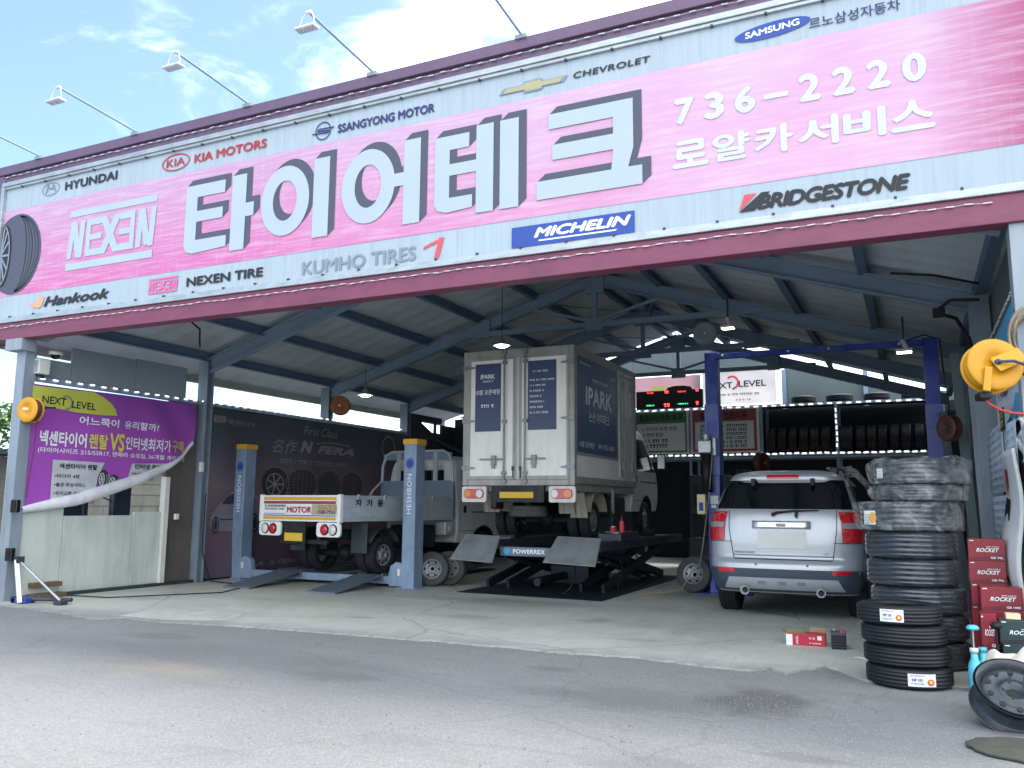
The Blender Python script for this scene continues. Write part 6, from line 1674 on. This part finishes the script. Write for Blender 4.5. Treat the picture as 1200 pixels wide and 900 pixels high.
# bare steel rims and cloth
pm('rim_black', '#252f39', 0.38, 0.25, 0.12, 6, coat=.3, dirt='#6a665e', dirtamt=.25)
pm('rim_rust', '#8a7458', 0.6, 0.3, 0.2, 6)
def bare_rim(label, loc, rot, R_, W, m1='rim_black', m2='rim_rust'):
    t = thing('rim', label, 'wheel rim', loc); t.rotation_euler = rot
    q = MB(); h = W
    q.lathe([(R_, h), (R_ + .004, h - .006), (R_, h - .014), (R_ - .028, h - .03), (R_ - .032, h - .06), (R_ - .055, h - .08), (R_ - .055, .06), (R_ - .03, .04), (R_ - .028, .015), (R_, .005), (R_ + .002, -.003), (R_ - .008, -.004), (R_ - .04, .03), (R_ - .064, .06), (R_ - .064, h - .07), (R_ - .04, h - .04), (R_ - .036, h - .02), (R_ - .01, h)], (0, 0, 0), 'z', 48); q.build('barrel', m1, t)
    q = MB(); n = 64
    pr = [(R_ - .04, h - .05), (R_ - .055, h - .035), (R_ - .085, h - .03), (R_ * .45, h - .05), (R_ * .38, h - .034), (R_ * .2, h - .032), (R_ * .17, h - .06), (R_ * .14, h - .06)]
    q.lathe(pr, (0, 0, 0), 'z', 48); q.mi = 1
    for k in range(10):
        a = 2 * PI * k / 10; rr = R_ * .645
        q.add([(rr * math.cos(a) + .018 * math.cos(b_), rr * math.sin(a) + .018 * math.sin(b_), h - .0275) for b_ in [2 * PI * i / 12 for i in range(12)]], [tuple(range(12))])
    q.add([(R_ * .145 * math.cos(b_), R_ * .145 * math.sin(b_), h - .055) for b_ in [2 * PI * i / 20 for i in range(20)]], [tuple(range(20))])
    for k in range(5):
        a = 2 * PI * k / 5 + .3; rr = R_ * .28
        q.add([(rr * math.cos(a) + .009 * math.cos(b_), rr * math.sin(a) + .009 * math.sin(b_), h - .0305) for b_ in [2 * PI * i / 10 for i in range(10)]], [tuple(range(10))])
    q.build('disc', [m1, 'black'], t)
    q = MB(); q.lathe([(R_ + .003, .0), (R_ + .006, -.004), (R_ + .002, -.010), (R_ - .02, -.008)], (0, 0, 0), 'z', 48); q.build('rim_lip', m2, t)
    return t
bare_rim('bare black steel wheel rim tilted back on the asphalt beside the cartons', (.445, 5.92, .11), (R(36), R(-6), .4), .218, .16)
q = MB(); rk = random.Random(8)
def cl(u, v):
    x = .30 + .42 * u; y = 6.06 + .34 * v
    zz = .30 + .07 * math.sin(PI * v) + .03 * math.sin(u * 8 + v * 3) + .02 * math.sin(u * 17 - v * 7)
    e = min(u, 1 - u, v, 1 - v)
    if e < .2: zz -= (.2 - e) * 1.1
    return (x + .02 * math.sin(v * 9), y, max(.02, zz))
q.grid(cl, 26, 20); pm('cloth_cream', '#d6d1c4', .8, 0, .06, 3, dirt='#a89e8c', dirtamt=.4); tag(q.build('cloth_cover', 'cloth_cream', None, solid=.006), 'crumpled off white cloth bundle behind the black steel rim', 'cloth')
q = MB(); pts_ = []
rr_ = random.Random(6)
for k in range(40):
    a = 2 * PI * k / 40; pts_.append((.47 + (.29 + rr_.uniform(-.012, .012)) * math.cos(a), 5.32 + (.24 + rr_.uniform(-.012, .012)) * math.sin(a)))
q.prism(pts_, lambda a, b_, w: (a, b_, .004 + w), .014); pm('mat_dark', '#48473f', .9, 0, .2, 8, bump=.4, bs=40); tag(q.build('rubber_mat', 'mat_dark', None, bevel=.004), 'worn dark round rubber mat on the asphalt in front of the black rim', 'mat')
# floor items before the silver car
t = thing('battery_carton', 'torn open red battery carton lying on the floor before the silver car', 'carton', (-1.13, 8.28, FZ), R(2))
q = MB(); q.box(.0, .335, 0, .17, 0, .10); q.build('carton', 'carton_bright' if 'carton_bright' in MATS else (pm('carton_bright', '#b81f38', .45, 0, .08, 3), 'carton_bright')[1], t, bevel=.004)
q = MB(); q.add([(-.0, .0, .1), (.17, .0, .1), (.16, -.03, .135), (.01, -.02, .14)], [(0, 1, 2, 3)]); q.add([(.19, .17, .1), (.33, .17, .1), (.34, .22, .13), (.2, .21, .14)], [(0, 1, 2, 3)]); q.add([(0, 0, .1), (0, .17, .1), (-.05, .16, .125), (-.05, .02, .12)], [(0, 1, 2, 3)]); q.build('flap', 'carton_brown', t, solid=.003)
Q = lambda a, b_, w=0: (a, -.003, b_)
q = MB(); q.flat([(.0, .0), (.055, .0), (.055, .095), (.0, .095)], Q); q.flat([(.27, .055), (.305, .055), (.305, .09), (.27, .09)], Q); q.text('ROCKET', lambda a, b_, w=0: (b_, -.003, a), .015, .085, .085, .105, .02); greek(q, Q, .2, .25, .06, .075, seed=3); greek(q, Q, .2, .3, .02, .03, seed=4); q.build('lettering', 'sticker_white', t)
t = thing('car_battery', 'dark car battery with a red terminal cap on the floor beside the torn carton', 'battery', (-.735, 8.2, FZ), R(6))
q = MB(); q.box(0, .125, 0, .17, 0, .125); q.build('case', 'black_gloss', t, bevel=.005); q = MB(); q.box(-.003, .128, -.003, .173, .125, .142); q.build('lid', 'ink_shadow', t, bevel=.004)
q = MB(); q.box(.075, .10, .03, .06, .142, .175); q.box(.07, .12, .025, .05, .142, .15); q.build('terminal_cap', 'lamp_red', t, bevel=.004); q = MB(); q.lathe([(.001, .142), (.012, .142), (.012, .16), (.001, .16)], (.03, .12, 0), 'z', 12); q.build('terminal', 'alu', t)
q = MB()
for k in range(4): q.box(-.002, .127, -.0035, 0, .02 + k * .025, .023 + k * .025)
q.build('case_rib', 'ink_shadow', t)
q = MB(); q.grid(lambda u, v: (-.55 + .13 * u + .03 * v, 7.78 + .10 * v - .03 * u, FZ + .004 + .004 * math.sin(u * 4)), 6, 4); tag(q.build('paper_sheet', 'sticker_white', None, solid=.001), 'small white paper sheet on the floor beside the tyre stacks', 'paper')

# ------------------------------------------------------------------ right wall fittings
pm('notice_blue', '#c3d2e2', .6, 0, .05, 3)
pm('banner_blue', '#2f9fd0', .55, 0, .06, 2)
pm('banner_pale', '#c9d6e2', .55, 0, .06, 2, dirt='#9aa6b0', dirtamt=.3)
pm('ink_purple', '#7a3c78', .6, 0, .05)
t = thing('wall_banner', 'blue and white banner with purple lettering high beside the alloy post', 'banner', (.72, 8.4, 2.2))
RP = lambda k: (lambda a, b_, w=0: (.775 - k + .01 * math.sin(a * 4), a, b_))
q = MB(); q.grid(lambda u, v: RP(0)(7.28 + 2.25 * u, 1.95 + .90 * v), 20, 4); q.build('cloth', 'banner_pale', t, world=True)
q = MB(); q.flat([(7.29, 2.84), (9.5, 2.84), (8.6, 2.62), (8.2, 2.5), (7.8, 2.66), (7.29, 2.72)], RP(.012)); q.flat([(7.29, 2.12), (7.6, 2.15), (8.0, 2.05), (8.6, 1.99), (7.29, 1.97)], RP(.012)); q.build('blue_print', 'banner_blue', t, world=True)
q = MB(); q.text('RENTAL', lambda a, b_, w=0: RP(.018)(-a, b_), -8.9, -7.45, 2.24, 2.52, .03); q.build('lettering', 'ink_purple', t, world=True)
for i, (y0, y1, z0, z1, lb) in enumerate(((8.35, 9.95, 1.40, 2.0, 'pale notice sheet in the upper row behind the big yellow reel'), (7.32, 8.28, 1.45, 1.93, 'white notice sheet with printed rows behind the plastic bag'), (8.4, 9.95, .9, 1.37, 'pale notice sheet hanging lower on the side wall, past the bumper'))):
    t = thing('notice_sheet', lb, 'notice', (.74, y0, z0))
    q = MB(); q.grid(lambda u, v: (.712 + .006 * math.sin(u * 9), y0 + (y1 - y0) * u, z0 + (z1 - z0) * v), 10, 2); q.build('sheet', 'notice_blue', t, world=True, solid=.003)
    q = MB()
    for k in range(int((z1 - z0) / .07)):
        for c_ in range(3):
            yy = y0 + .05 + c_ * (y1 - y0) / 3
            greek(q, lambda a, b_, w=0: (.700, 2 * y0 + (y1 - y0) - a, b_), yy, yy + (y1 - y0) / 3 - .1, z0 + .04 + k * .07, z0 + .07 + k * .07, seed=k * 3 + c_ + 30)
    q.build('lettering', 'ink_grey', t, world=True)
# spare white car bumper standing on end against the wall
t = thing('car_bumper', 'white car bumper stood on end against the wall, red arrow sticker on it', 'car part', (.66, 7.6, .5))
def bmp(u, v):
    z = .35 + 1.35 * v; y = 7.25 + 1.0 * u + .25 * (1 - v)
    x = .70 - .09 * math.sin(PI * u) * (.6 + .4 * math.sin(v * 5)) + .02 * math.cos(v * 9)
    return (x, y, z)
q = MB(); q.grid(bmp, 20, 30); q.build('skin', 'white_paint', t, world=True, solid=.02)
def BQ(off): return lambda u, v, w=0: tuple(Vector(bmp(u, v)) + Vector((-.014 - off, 0, 0)))
q = MB()
for pg_ in ([(.30, .60), (.62, .62), (.62, .74), (.34, .72)], [(.70, .62), (.92, .64), (.9, .75), (.7, .74)], [(.38, .14), (.52, .10), (.62, .28), (.60, .5), (.48, .52), (.50, .34)], [(.1, .05), (.3, .0), (.36, .2), (.2, .3)]):
    q.flat(pg_, BQ(0))
q.build('grille_opening', 'black_gloss', t, world=True)
q = MB(); q.flat([(.42, .90), (.56, .90), (.56, .80), (.49, .755), (.42, .80)], BQ(.004)); q.build('arrow_sticker', 'ink_red', t, world=True)
for i, (x, y, lean, h, mt, lb) in enumerate(((.60, 10.6, .10, 3.0, 'clad_grey', 'tall grey steel channel leaning in the corner behind the tyre stacks'), (.68, 10.2, .04, 2.6, 'steel_grey', 'pale steel channel standing just behind the notice sheets'), (.50, 11.2, .14, 2.4, 'dark_steel', 'dark steel channel leaning beside the blue lift post'))):
    q = MB(); q.bar((x, y, FZ), (x - lean, y + .1, h), .09, .03, (0, 1, 0)); q.bar((x - .045, y + .03, FZ), (x - .045 - lean, y + .13, h), .012, .05, (0, 1, 0)); o = q.build('steel_channel', mt, None, bevel=.003); tag(o, lb, 'steel channel')
t = thing('sticker_plate', 'small black and yellow sticker plate on the wall under the yellow reel', 'sticker', (.70, 8.2, 2.0))
q = MB(); q.box(-.0, .01, -.16, .16, -.09, .09); q.build('plate', 'black', t); q = MB(); greek(q, lambda a, b_, w=0: (-.002, -a, b_), -.13, .13, .01, .06, seed=1); greek(q, lambda a, b_, w=0: (-.002, -a, b_), -.13, .1, -.06, -.01, seed=2); q.build('lettering', 'ink_yellow', t)
# cables under the roof at the right
q = MB(); q.tube([(-.1, 9.2, 3.62), (.3, 9.3, 3.58), (.7, 9.5, 3.5)], .012, 6); q.tube([(.35, 9.9, 3.36), (.45, 9.8, 3.42), (.72, 9.8, 3.40)], .018, 6); q.tube([(.36, 9.9, 3.3), (.5, 9.95, 3.25), (.62, 10.1, 3.05), (.72, 10.4, 2.7)], .02, 6); tag(q.build('roof_cable', 'black'), 'black cables strung under the roof near the alloy post', 'cable')
q = MB(); q.box(.28, .40, 9.85, 9.95, 3.27, 3.36); tag(q.build('junction_box', 'black', None, bevel=.01), 'black junction box under the roof where the cables meet', 'junction box')
q = MB(); q.tube([(-9.9, 9.6, 3.66), (-9.5, 9.2, 3.66), (-9.2, 8.9, 3.74), (-9.0, 8.5, 3.78), (-8.8, 8.0, 3.82), (-8.4, 7.4, 3.95)], .014, 6); tag(q.build('roof_cable', 'black'), 'black cable looping under the roof above the purple banner', 'cable')
q = MB(); q.tube([(-10.4, 7.9, .03), (-9.6, 8.0, .026), (-8.8, 9.2, .026), (-9.2, 10.2, .026), (-10.2, 10.4, .03), (-10.33, 10.32, .5), (-10.3, 10.3, 1.4)], .008, 6); tag(q.build('floor_cable', 'black'), 'black cable along the floor below the cladding sheets', 'cable')
for i, (y, z, lb) in enumerate(((10.2, 1.75, 'white thermostat box on the second post'), (9.75, 1.0, 'small white socket box by the door jamb'))):
    q = MB(); q.box(-10.36, -10.31, y - .03, y + .04, z, z + (.16 if i == 0 else .09)); o = q.build('socket_box', 'white_plastic', None, bevel=.008); tag(o, lb, 'socket box')

# ------------------------------------------------------------------ back of the hall
t = thing('green_notice_board', 'white board with a green heading on the back rack', 'notice board', (-5.4, 19.95, 2.52))
Q = lambda k: (lambda a, b_, w=0: (a, 19.94 - k, b_))
q = MB(); q.box(-6.1, -4.78, 19.94, 19.97, 2.5, 3.54); q.build('board', 'paper', t, world=True)
q = MB(); q.flat([(-6.08, 3.24), (-4.82, 3.24), (-4.82, 3.52), (-6.08, 3.52)], Q(.004))
for r_ in ((-6.08, -6.04, 2.54, 3.24), (-4.86, -4.82, 2.54, 3.24), (-6.04, -4.86, 2.54, 2.58)): q.flat([(r_[0], r_[2]), (r_[1], r_[2]), (r_[1], r_[3]), (r_[0], r_[3])], Q(.004))
q.build('green_print', 'ink_green', t, world=True)
q = MB(); q.text('휠얼라인먼트 효과', Q(.008), -5.98, -4.92, 3.30, 3.46, .03); q.text('1. 타이어 수명 연장', Q(.008), -5.9, -5.05, 3.06, 3.16, .015); q.text('2. 연비 향상', Q(.008), -5.9, -5.4, 2.92, 3.02, .015)
for k in range(2): greek(q, Q(.008), -5.9, -5.3, 2.66 + k * .12, 2.74 + k * .12, seed=k)
q.build('lettering', 'ink_black', t, world=True)
t = thing('red_price_board', 'white price board with a red heading on the back rack', 'notice board', (-3.95, 19.95, 2.52))
q = MB(); q.box(-4.72, -3.14, 19.94, 19.97, 2.5, 3.54); q.build('board', 'paper', t, world=True)
q = MB(); q.flat([(-4.68, 3.24), (-3.2, 3.24), (-3.2, 3.52), (-4.68, 3.52)], Q(.004))
for r_ in ((-4.68, -4.62, 2.54, 3.24), (-3.26, -3.2, 2.54, 3.24), (-4.62, -3.26, 2.54, 2.59)): q.flat([(r_[0], r_[2]), (r_[1], r_[2]), (r_[1], r_[3]), (r_[0], r_[3])], Q(.004))
q.build('red_print', 'ink_dullred', t, world=True)
q = MB(); q.text('휠얼라인먼트비용', Q(.008), -4.5, -3.4, 3.29, 3.46, .03)
for k in range(6): greek(q, Q(.008), -4.5, -3.95, 2.63 + k * .095, 2.69 + k * .095, seed=k); greek(q, Q(.008), -3.88, -3.4, 2.63 + k * .095, 2.69 + k * .095, seed=k + 10)
q.build('lettering', 'ink_black', t, world=True)
def translucent(name, col, amt=.55):
    m, t_, b, tcn = newmat(name, .7)
    tr = N(t_, 'ShaderNodeBsdfTranslucent'); tr.inputs[0].default_value = lin(col) + (1,)
    nz = noise(t_, tcn.outputs['Object'], 3, 4)
    c = mix(t_, nz, tuple(x * .85 for x in lin(col)), tuple(min(1, x * 1.1) for x in lin(col)))
    t_.links.new(c, b.inputs['Base Color'])
    ms = N(t_, 'ShaderNodeMixShader'); ms.inputs[0].default_value = amt
    t_.links.new(b.outputs[0], ms.inputs[1]); t_.links.new(tr.outputs[0], ms.inputs[2])
    t_.links.new(ms.outputs[0], t_.nodes['Material Output'].inputs[0])
translucent('banner_white', '#d9d2d0', .5)
translucent('banner_pink', '#c99aa4', .45)
t = thing('window_banner', 'white banner with a crescent mark hanging in the bright back window', 'banner', (-3.7, 21.4, 3.8))
Q = lambda k: (lambda a, b_, w=0: (a, 21.34 - k + .025 * math.sin(a * 7 + b_ * 3), b_))
q = MB(); q.grid(lambda u, v: Q(0)(-4.72 + 1.80 * u, 3.80 + .06 * u * 0 + .90 * v), 24, 6); q.build('cloth', 'banner_white', t, world=True)
q = MB(); q.text('NEXT', Q(.02), -4.62, -3.97, 4.20, 4.36, .02); q.text('LEVEL', Q(.02), -3.82, -3.16, 4.22, 4.38, .02); greek(q, Q(.02), -4.4, -3.3, 4.02, 4.07, seed=2); greek(q, Q(.02), -3.9, -3.5, 3.88, 3.92, seed=3); q.build('lettering', 'ink_black', t, world=True)
q = MB(); ring(q, -3.98, 4.34, .17, .18, .05, Q(.016), 24, -PI / 2, PI * .75); q.build('crescent_mark', 'ink_coral', t, world=True)
t = thing('window_banner', 'faded pink banner with yellow lettering hanging in the bright back window', 'banner', (-5.7, 21.4, 3.8))
q = MB(); q.grid(lambda u, v: Q(0)(-6.6 + 1.78 * u, 3.80 + .80 * v), 24, 6); q.build('cloth', 'banner_pink', t, world=True)
q = MB(); q.text('렌탈서비스', Q(.02), -6.1, -4.95, 4.10, 4.36, .035); q.build('lettering', 'ink_yellow', t, world=True)
# display panel over the rack
t = thing('display_panel', 'black panel with small red and green digits above the green board', 'display', (-5.25, 20.15, 3.6))
q = MB(); q.box(-6.1, -4.46, 20.1, 20.2, 3.60, 4.06); q.prism([(-5.35, 4.06), (-4.7, 4.06), (-4.75, 4.13), (-4.9, 4.16), (-5.15, 4.16), (-5.3, 4.13)], lambda a, b_, w: (a, 20.1 + w, b_), .1); q.build('housing', 'black', t, world=True)
pm('digit_red', '#ff3a30', .5, emit=2.0); pm('digit_green', '#3fe08a', .5, emit=1.2)
Q = lambda a, b_, w=0: (a, 20.095, b_)
q = MB(); greek(q, Q, -5.82, -5.64, 4.0, 4.03, seed=1); greek(q, Q, -5.38, -5.28, 3.99, 4.05, seed=2); greek(q, Q, -5.05, -4.86, 4.0, 4.03, seed=3); greek(q, Q, -4.62, -4.52, 4.0, 4.06, seed=4); greek(q, Q, -5.4, -5.28, 3.66, 3.74, seed=5); greek(q, Q, -4.62, -4.52, 3.68, 3.76, seed=6); q.build('red_digits', 'digit_red', t, world=True)
q = MB(); greek(q, Q, -5.84, -5.64, 3.69, 3.72, seed=7); greek(q, Q, -5.06, -4.82, 3.70, 3.73, seed=8); q.build('green_digits', 'digit_green', t, world=True)
# rack with tyres
t = thing('tyre_rack', 'long dark steel rack with two bays of tyres across the back', 'rack', (-2.7, 20.4, 0))
q = MB(); q.box(-6.15, .7, 19.95, 20.9, 2.36, 2.42); q.box(-6.15, .7, 19.95, 20.0, 2.40, 2.46); q.build('shelf', 'steel_truss', t, world=True)
q = MB(); q.box(-6.15, .7, 19.97, 20.03, 3.54, 3.60); q.build('top_rail', 'steel_truss', t, world=True)
for x in (-6.12, -4.75, -3.1, -1.48, .65):
    for y in (20.0, 20.85):
        q = MB(); q.box(x - .03, x + .03, y - .025, y + .025, 0, 3.56); q.build('upright', 'steel_truss', t, world=True)
q = MB(); q.box(-6.15, .7, 20.9, 20.93, .0, 3.58); q.build('shade_sheet', 'back_shade', t, world=True)  # added sheet, no part of the rack: blocks light, keeps the bays dark
r0 = None
for i in range(15):
    x = -2.9 + i * .235
    if abs(x + 1.48) < .1: x += .12
    if i == 0:
        r0 = thing('tyre', 'dark tyre standing in a row on the back rack', 'tyre', (0, 0, 0), group='tyres standing on the back rack')
        q = MB(); q.lathe(tyre_profile(.33, .20, .2), (0, 0, 0), 'x', 36); q.build('tread', 'black', r0); o = r0
    else:
        o = dup(r0)
    o.location = (x, 20.35 + random.uniform(-.03, .03), 2.42 + .332)
    o.rotation_euler = (0, 0, random.uniform(-.05, .05))
for i in range(4):
    t2 = thing('tyre', ['first of the loose tyres lying on the top rail of the back rack', 'flat tyre above the dark rack, second bay', 'flat tyre above the dark rack near the light gap', 'flat tyre above the dark rack near the blue lift'][i], 'tyre', (-2.2 + i * .78, 20.4, 3.62), group='tyres lying on top of the back rack')
    q = MB(); q.lathe(tyre_profile(.27 + .02 * (i % 2), .16, .18), (0, 0, .09), 'z', 30); q.build('tread', 'black', t2)
q = MB(); q.box(-6.1, .65, 20.06, 20.84, 3.585, 3.61); tag(q.build('rack_board', 'dark_steel'), 'dark board laid over the top of the back tyre rack', 'board')
# workshop machines in the dark below the rack
t = thing('equipment_cabinet', 'dark tall equipment cabinet behind the box truck cab', 'cabinet', (-3.9, 18.2, .016))
q = MB(); q.box(-.4, .4, -.3, .3, 0, 1.9); q.build('body', 'dark_steel', t, bevel=.02); q = MB(); q.box(-.3, .3, -.31, -.301, 1.25, 1.7); q.build('screen', 'black_gloss', t); q = MB(); q.box(-.36, .36, -.308, -.301, .1, 1.1); q.build('door', 'oily_steel', t); q = MB(); q.box(.2, .24, -.33, -.31, .6, .8); q.build('handle', 'alu', t)
t = thing('tyre_changer', 'dark tyre changing machine beside the blue lift post', 'machine', (-3.2, 15.2, .016))
q = MB(); q.box(-.4, .4, -.4, .4, 0, .7); q.build('body', 'oily_steel', t, bevel=.03); q = MB(); q.lathe([(.001, .7), (.25, .7), (.25, .76), (.001, .78)], (0, 0, 0), 'z', 24); q.build('turntable', 'dark_steel', t); q = MB(); q.box(-.1, .1, .35, .5, .5, 1.6); q.bar((0, .42, 1.55), (0, -.05, 1.55), .08, .08); q.tube([(0, 0, 1.5), (0, 0, 1.0)], .03, 10); q.build('arm', 'dark_steel', t)
q = MB(); q.bar((-9.9, 16.6, 2.75), (-7.4, 18.0, 1.5), .5, .06); tag(q.build('sloping_sheet', 'dark_wall'), 'dark sloping sheet behind the flatbed cab', 'sheet')
# clear film over the far edge of the silver car roof
q = MB()
def dr(u, v):
    x = -.98 + .62 * v; y = 11.3 + 1.6 * u
    zz = 1.72 + .03 * math.sin(u * 11) - (.0 if v < .45 else (v - .45) * .75) + .025 * math.sin(u * 23 + v * 9) * (1 + v)
    return (x, y, zz)
q.grid(dr, 30, 16); tag(q.build('plastic_sheet', 'milky_film'), 'crumpled clear plastic sheet over the roof edge of the silver car', 'plastic sheet')

# ------------------------------------------------------------------ outside, beyond the left wall
pm('block_grey', '#a3a198', .85, 0, .12, 3, bump=.3, bs=20, dirt='#7a786e', dirtamt=.5)
t = thing('block_wall', 'pale concrete block wall outside beyond the purple banner', 'wall', (-13.0, 12, 0))
q = MB(); q.box(-13.2, -13.0, -2, 24, 0, 1.9); q.build('wall', 'block_grey', t, world=True)
q = MB()
for k in range(9): q.box(-13.0, -12.997, -2, 24, .2 * k + .195, .2 * k + .205)
for k in range(60):
    for j in range(2): q.box(-13.0, -12.997, -2 + k * .4 + .2 * j, -1.99 + k * .4 + .2 * j, .2 * j + .005, .2 * j + .195); q.box(-13.0, -12.997, -2 + k * .4 + .2 * j, -1.99 + k * .4 + .2 * j, .2 * j + .405, .2 * j + .595); q.box(-13.0, -12.997, -2 + k * .4 + .2 * j, -1.99 + k * .4 + .2 * j, .2 * j + .805, .2 * j + .995)
q.build('mortar_joint', 'ink_grey', t, world=True)
q = MB(); q.box(-13.25, -12.95, -2, 24, 1.9, 1.96); q.build('coping', 'block_grey', t, world=True)
q = MB(); q.box(-13.1, -12.1, 8.2, 9.6, 1.97, 2.0); q.tube([(-13.0, 8.3, 1.99), (-12.2, 8.25, 2.03)], .02, 6); tag(q.build('dark_sheet', 'dark_steel'), 'dark corrugated scrap sheet on the block wall', 'sheet')
pm('bark', '#5a4c3e', .9, 0, .25, 8, bump=.5, bs=30)
def leafmat(name, c1, c2):
    m, t_, b, tcn = newmat(name, .55)
    gi = N(t_, 'ShaderNodeNewGeometry')
    nz = noise(t_, tcn.outputs['Object'], 2.2, 3)
    t_.links.new(mix(t_, mrange(t_, nz, .35, .65), lin(c1), lin(c2)), b.inputs['Base Color'])
    tr = N(t_, 'ShaderNodeBsdfTranslucent'); tr.inputs[0].default_value = lin(c2) + (1,)
    ms = N(t_, 'ShaderNodeMixShader'); ms.inputs[0].default_value = .3
    t_.links.new(b.outputs[0], ms.inputs[1]); t_.links.new(tr.outputs[0], ms.inputs[2]); t_.links.new(ms.outputs[0], t_.nodes['Material Output'].inputs[0])
leafmat('leaf', '#39572a', '#5f8038')
def tree(label, x, y, h, r, seed, n=5200):
    rt = random.Random(seed)
    t_ = thing('tree', label, 'tree', (x, y, 0), group='trees beyond the block wall')
    q = MB(); q.tube([(0, 0, 0), (.05, .02, h * .3), (.0, .05, h * .55), (.08, 0, h * .8)], [.13, .10, .07, .03], 9)
    for k in range(9):
        a = rt.uniform(0, 2 * PI); z0 = h * rt.uniform(.25, .65); e = r * rt.uniform(.5, .85)
        q.tube([(0.02, .02, z0), (e * .5 * math.cos(a), e * .5 * math.sin(a), z0 + h * .1), (e * math.cos(a), e * math.sin(a), z0 + h * .22)], [.045, .03, .012], 6)
    q.build('trunk', 'bark', t_)
    cl_ = []
    for k in range(26):
        a = rt.uniform(0, 2 * PI); zz = rt.uniform(.28, 1.0); rr = r * (1 - (max(0, zz - .55) / .6) ** 1.5) * rt.uniform(.3, 1)
        cl_.append((rr * math.cos(a), rr * math.sin(a), h * zz, r * rt.uniform(.22, .42)))
    q = MB()
    for k in range(n):
        c = rt.choice(cl_)
        d = Vector((rt.gauss(0, 1), rt.gauss(0, 1), rt.gauss(0, .8))).normalized() * c[3] * rt.uniform(.5, 1.0)
        p = Vector(c[:3]) + d; s_ = rt.uniform(.04, .085)
        a = Vector((rt.uniform(-1, 1), rt.uniform(-1, 1), rt.uniform(-.6, .6))).normalized(); b_ = a.cross(Vector((rt.uniform(-1, 1), rt.uniform(-1, 1), 1))).normalized()
        q.add([p - a * s_, p + b_ * s_ * .5, p + a * s_, p - b_ * s_ * .5], [(0, 1, 2, 3)])
    q.build('crown', 'leaf', t_)
tree('bushy roadside tree beyond the block wall, just outside the first post', -15.2, 8.9, 3.35, 1.25, 11)
tree('leafy tree hidden behind the first post, beyond the block wall', -15.4, 10.6, 3.2, 1.2, 12)
tree('smaller leafy tree deeper along the block wall behind the banner', -15.0, 12.4, 2.7, 1.0, 13, 3500)
tree('leafy tree farther out along the block wall, clear of the hall', -15.6, 7.0, 3.6, 1.4, 14)
q = MB(); q.tube([(-30, 9.5, 3.2), (-20, 10.2, 3.6), (-10.9, 7.2, 3.35)], .008, 5); tag(q.build('overhead_wire', 'black'), 'thin overhead wire running from the eave to the trees', 'wire')
# bent metal tubes seen through the gap under the purple banner
t = thing('pipe_frame', 'grey bent tube frame standing behind the cladding sheets', 'frame', (-10.9, 9.0, 0))
for y in (8.55, 9.05):
    q = MB(); q.tube([(0, y - 9.0, 0), (0, y - 9.0, 1.5), (-.02, y - 8.9, 1.62), (-.05, y - 8.6, 1.66)], .025, 8); q.build('tube', 'steel_grey', t)
q = MB(); q.tube([(0, -.5, 1.25), (-.02, -.2, 1.36), (0, .1, 1.25)], .01, 6); q.build('cable', 'black', t)
q = MB(); q.box(-11.1, -11.05, 7.7, 8.75, 0, 1.75); q.box(-11.1, -11.05, 9.15, 9.5, 0, 1.9); tag(q.build('dark_board', 'dark_wall'), 'dark boards standing outside behind the cladding sheets', 'board')

# ------------------------------------------------------------------ loose grit along the concrete edge and on the asphalt
pm('grit_stone', '#6f6c66', .9, 0, .4, 30)
q = MB(); rs = random.Random(21)
for k in range(1500):
    if k < 700:
        a = fine[rs.randrange(len(fine))]; x = a[0] + rs.gauss(0, .12); y = a[1] - abs(rs.gauss(0, .10)) - .01
    elif k < 1000:
        x = -.95 + rs.gauss(0, .3); y = 5.75 + rs.gauss(0, .25)
    else:
        x = rs.uniform(-8, 1.5); y = rs.uniform(2.5, 6.9)
    s_ = rs.uniform(.003, .011) * (1 if rs.random() < .95 else 1.7)
    pts_ = [Vector((rs.uniform(.6, 1) * s_ * math.cos(b_), rs.uniform(.6, 1) * s_ * math.sin(b_), 0)) for b_ in (0, 1.6, 3.1, 4.7)]
    b0 = Vector((x, y, 0)); top = b0 + Vector((0, 0, s_ * .8))
    q.add([b0 + p_ for p_ in pts_] + [top], [(0, 1, 4), (1, 2, 4), (2, 3, 4), (3, 0, 4)])
tag(q.build('grit', 'grit_stone'), 'loose grit scattered over the asphalt and the broken concrete edge', 'grit', None, 'stuff')
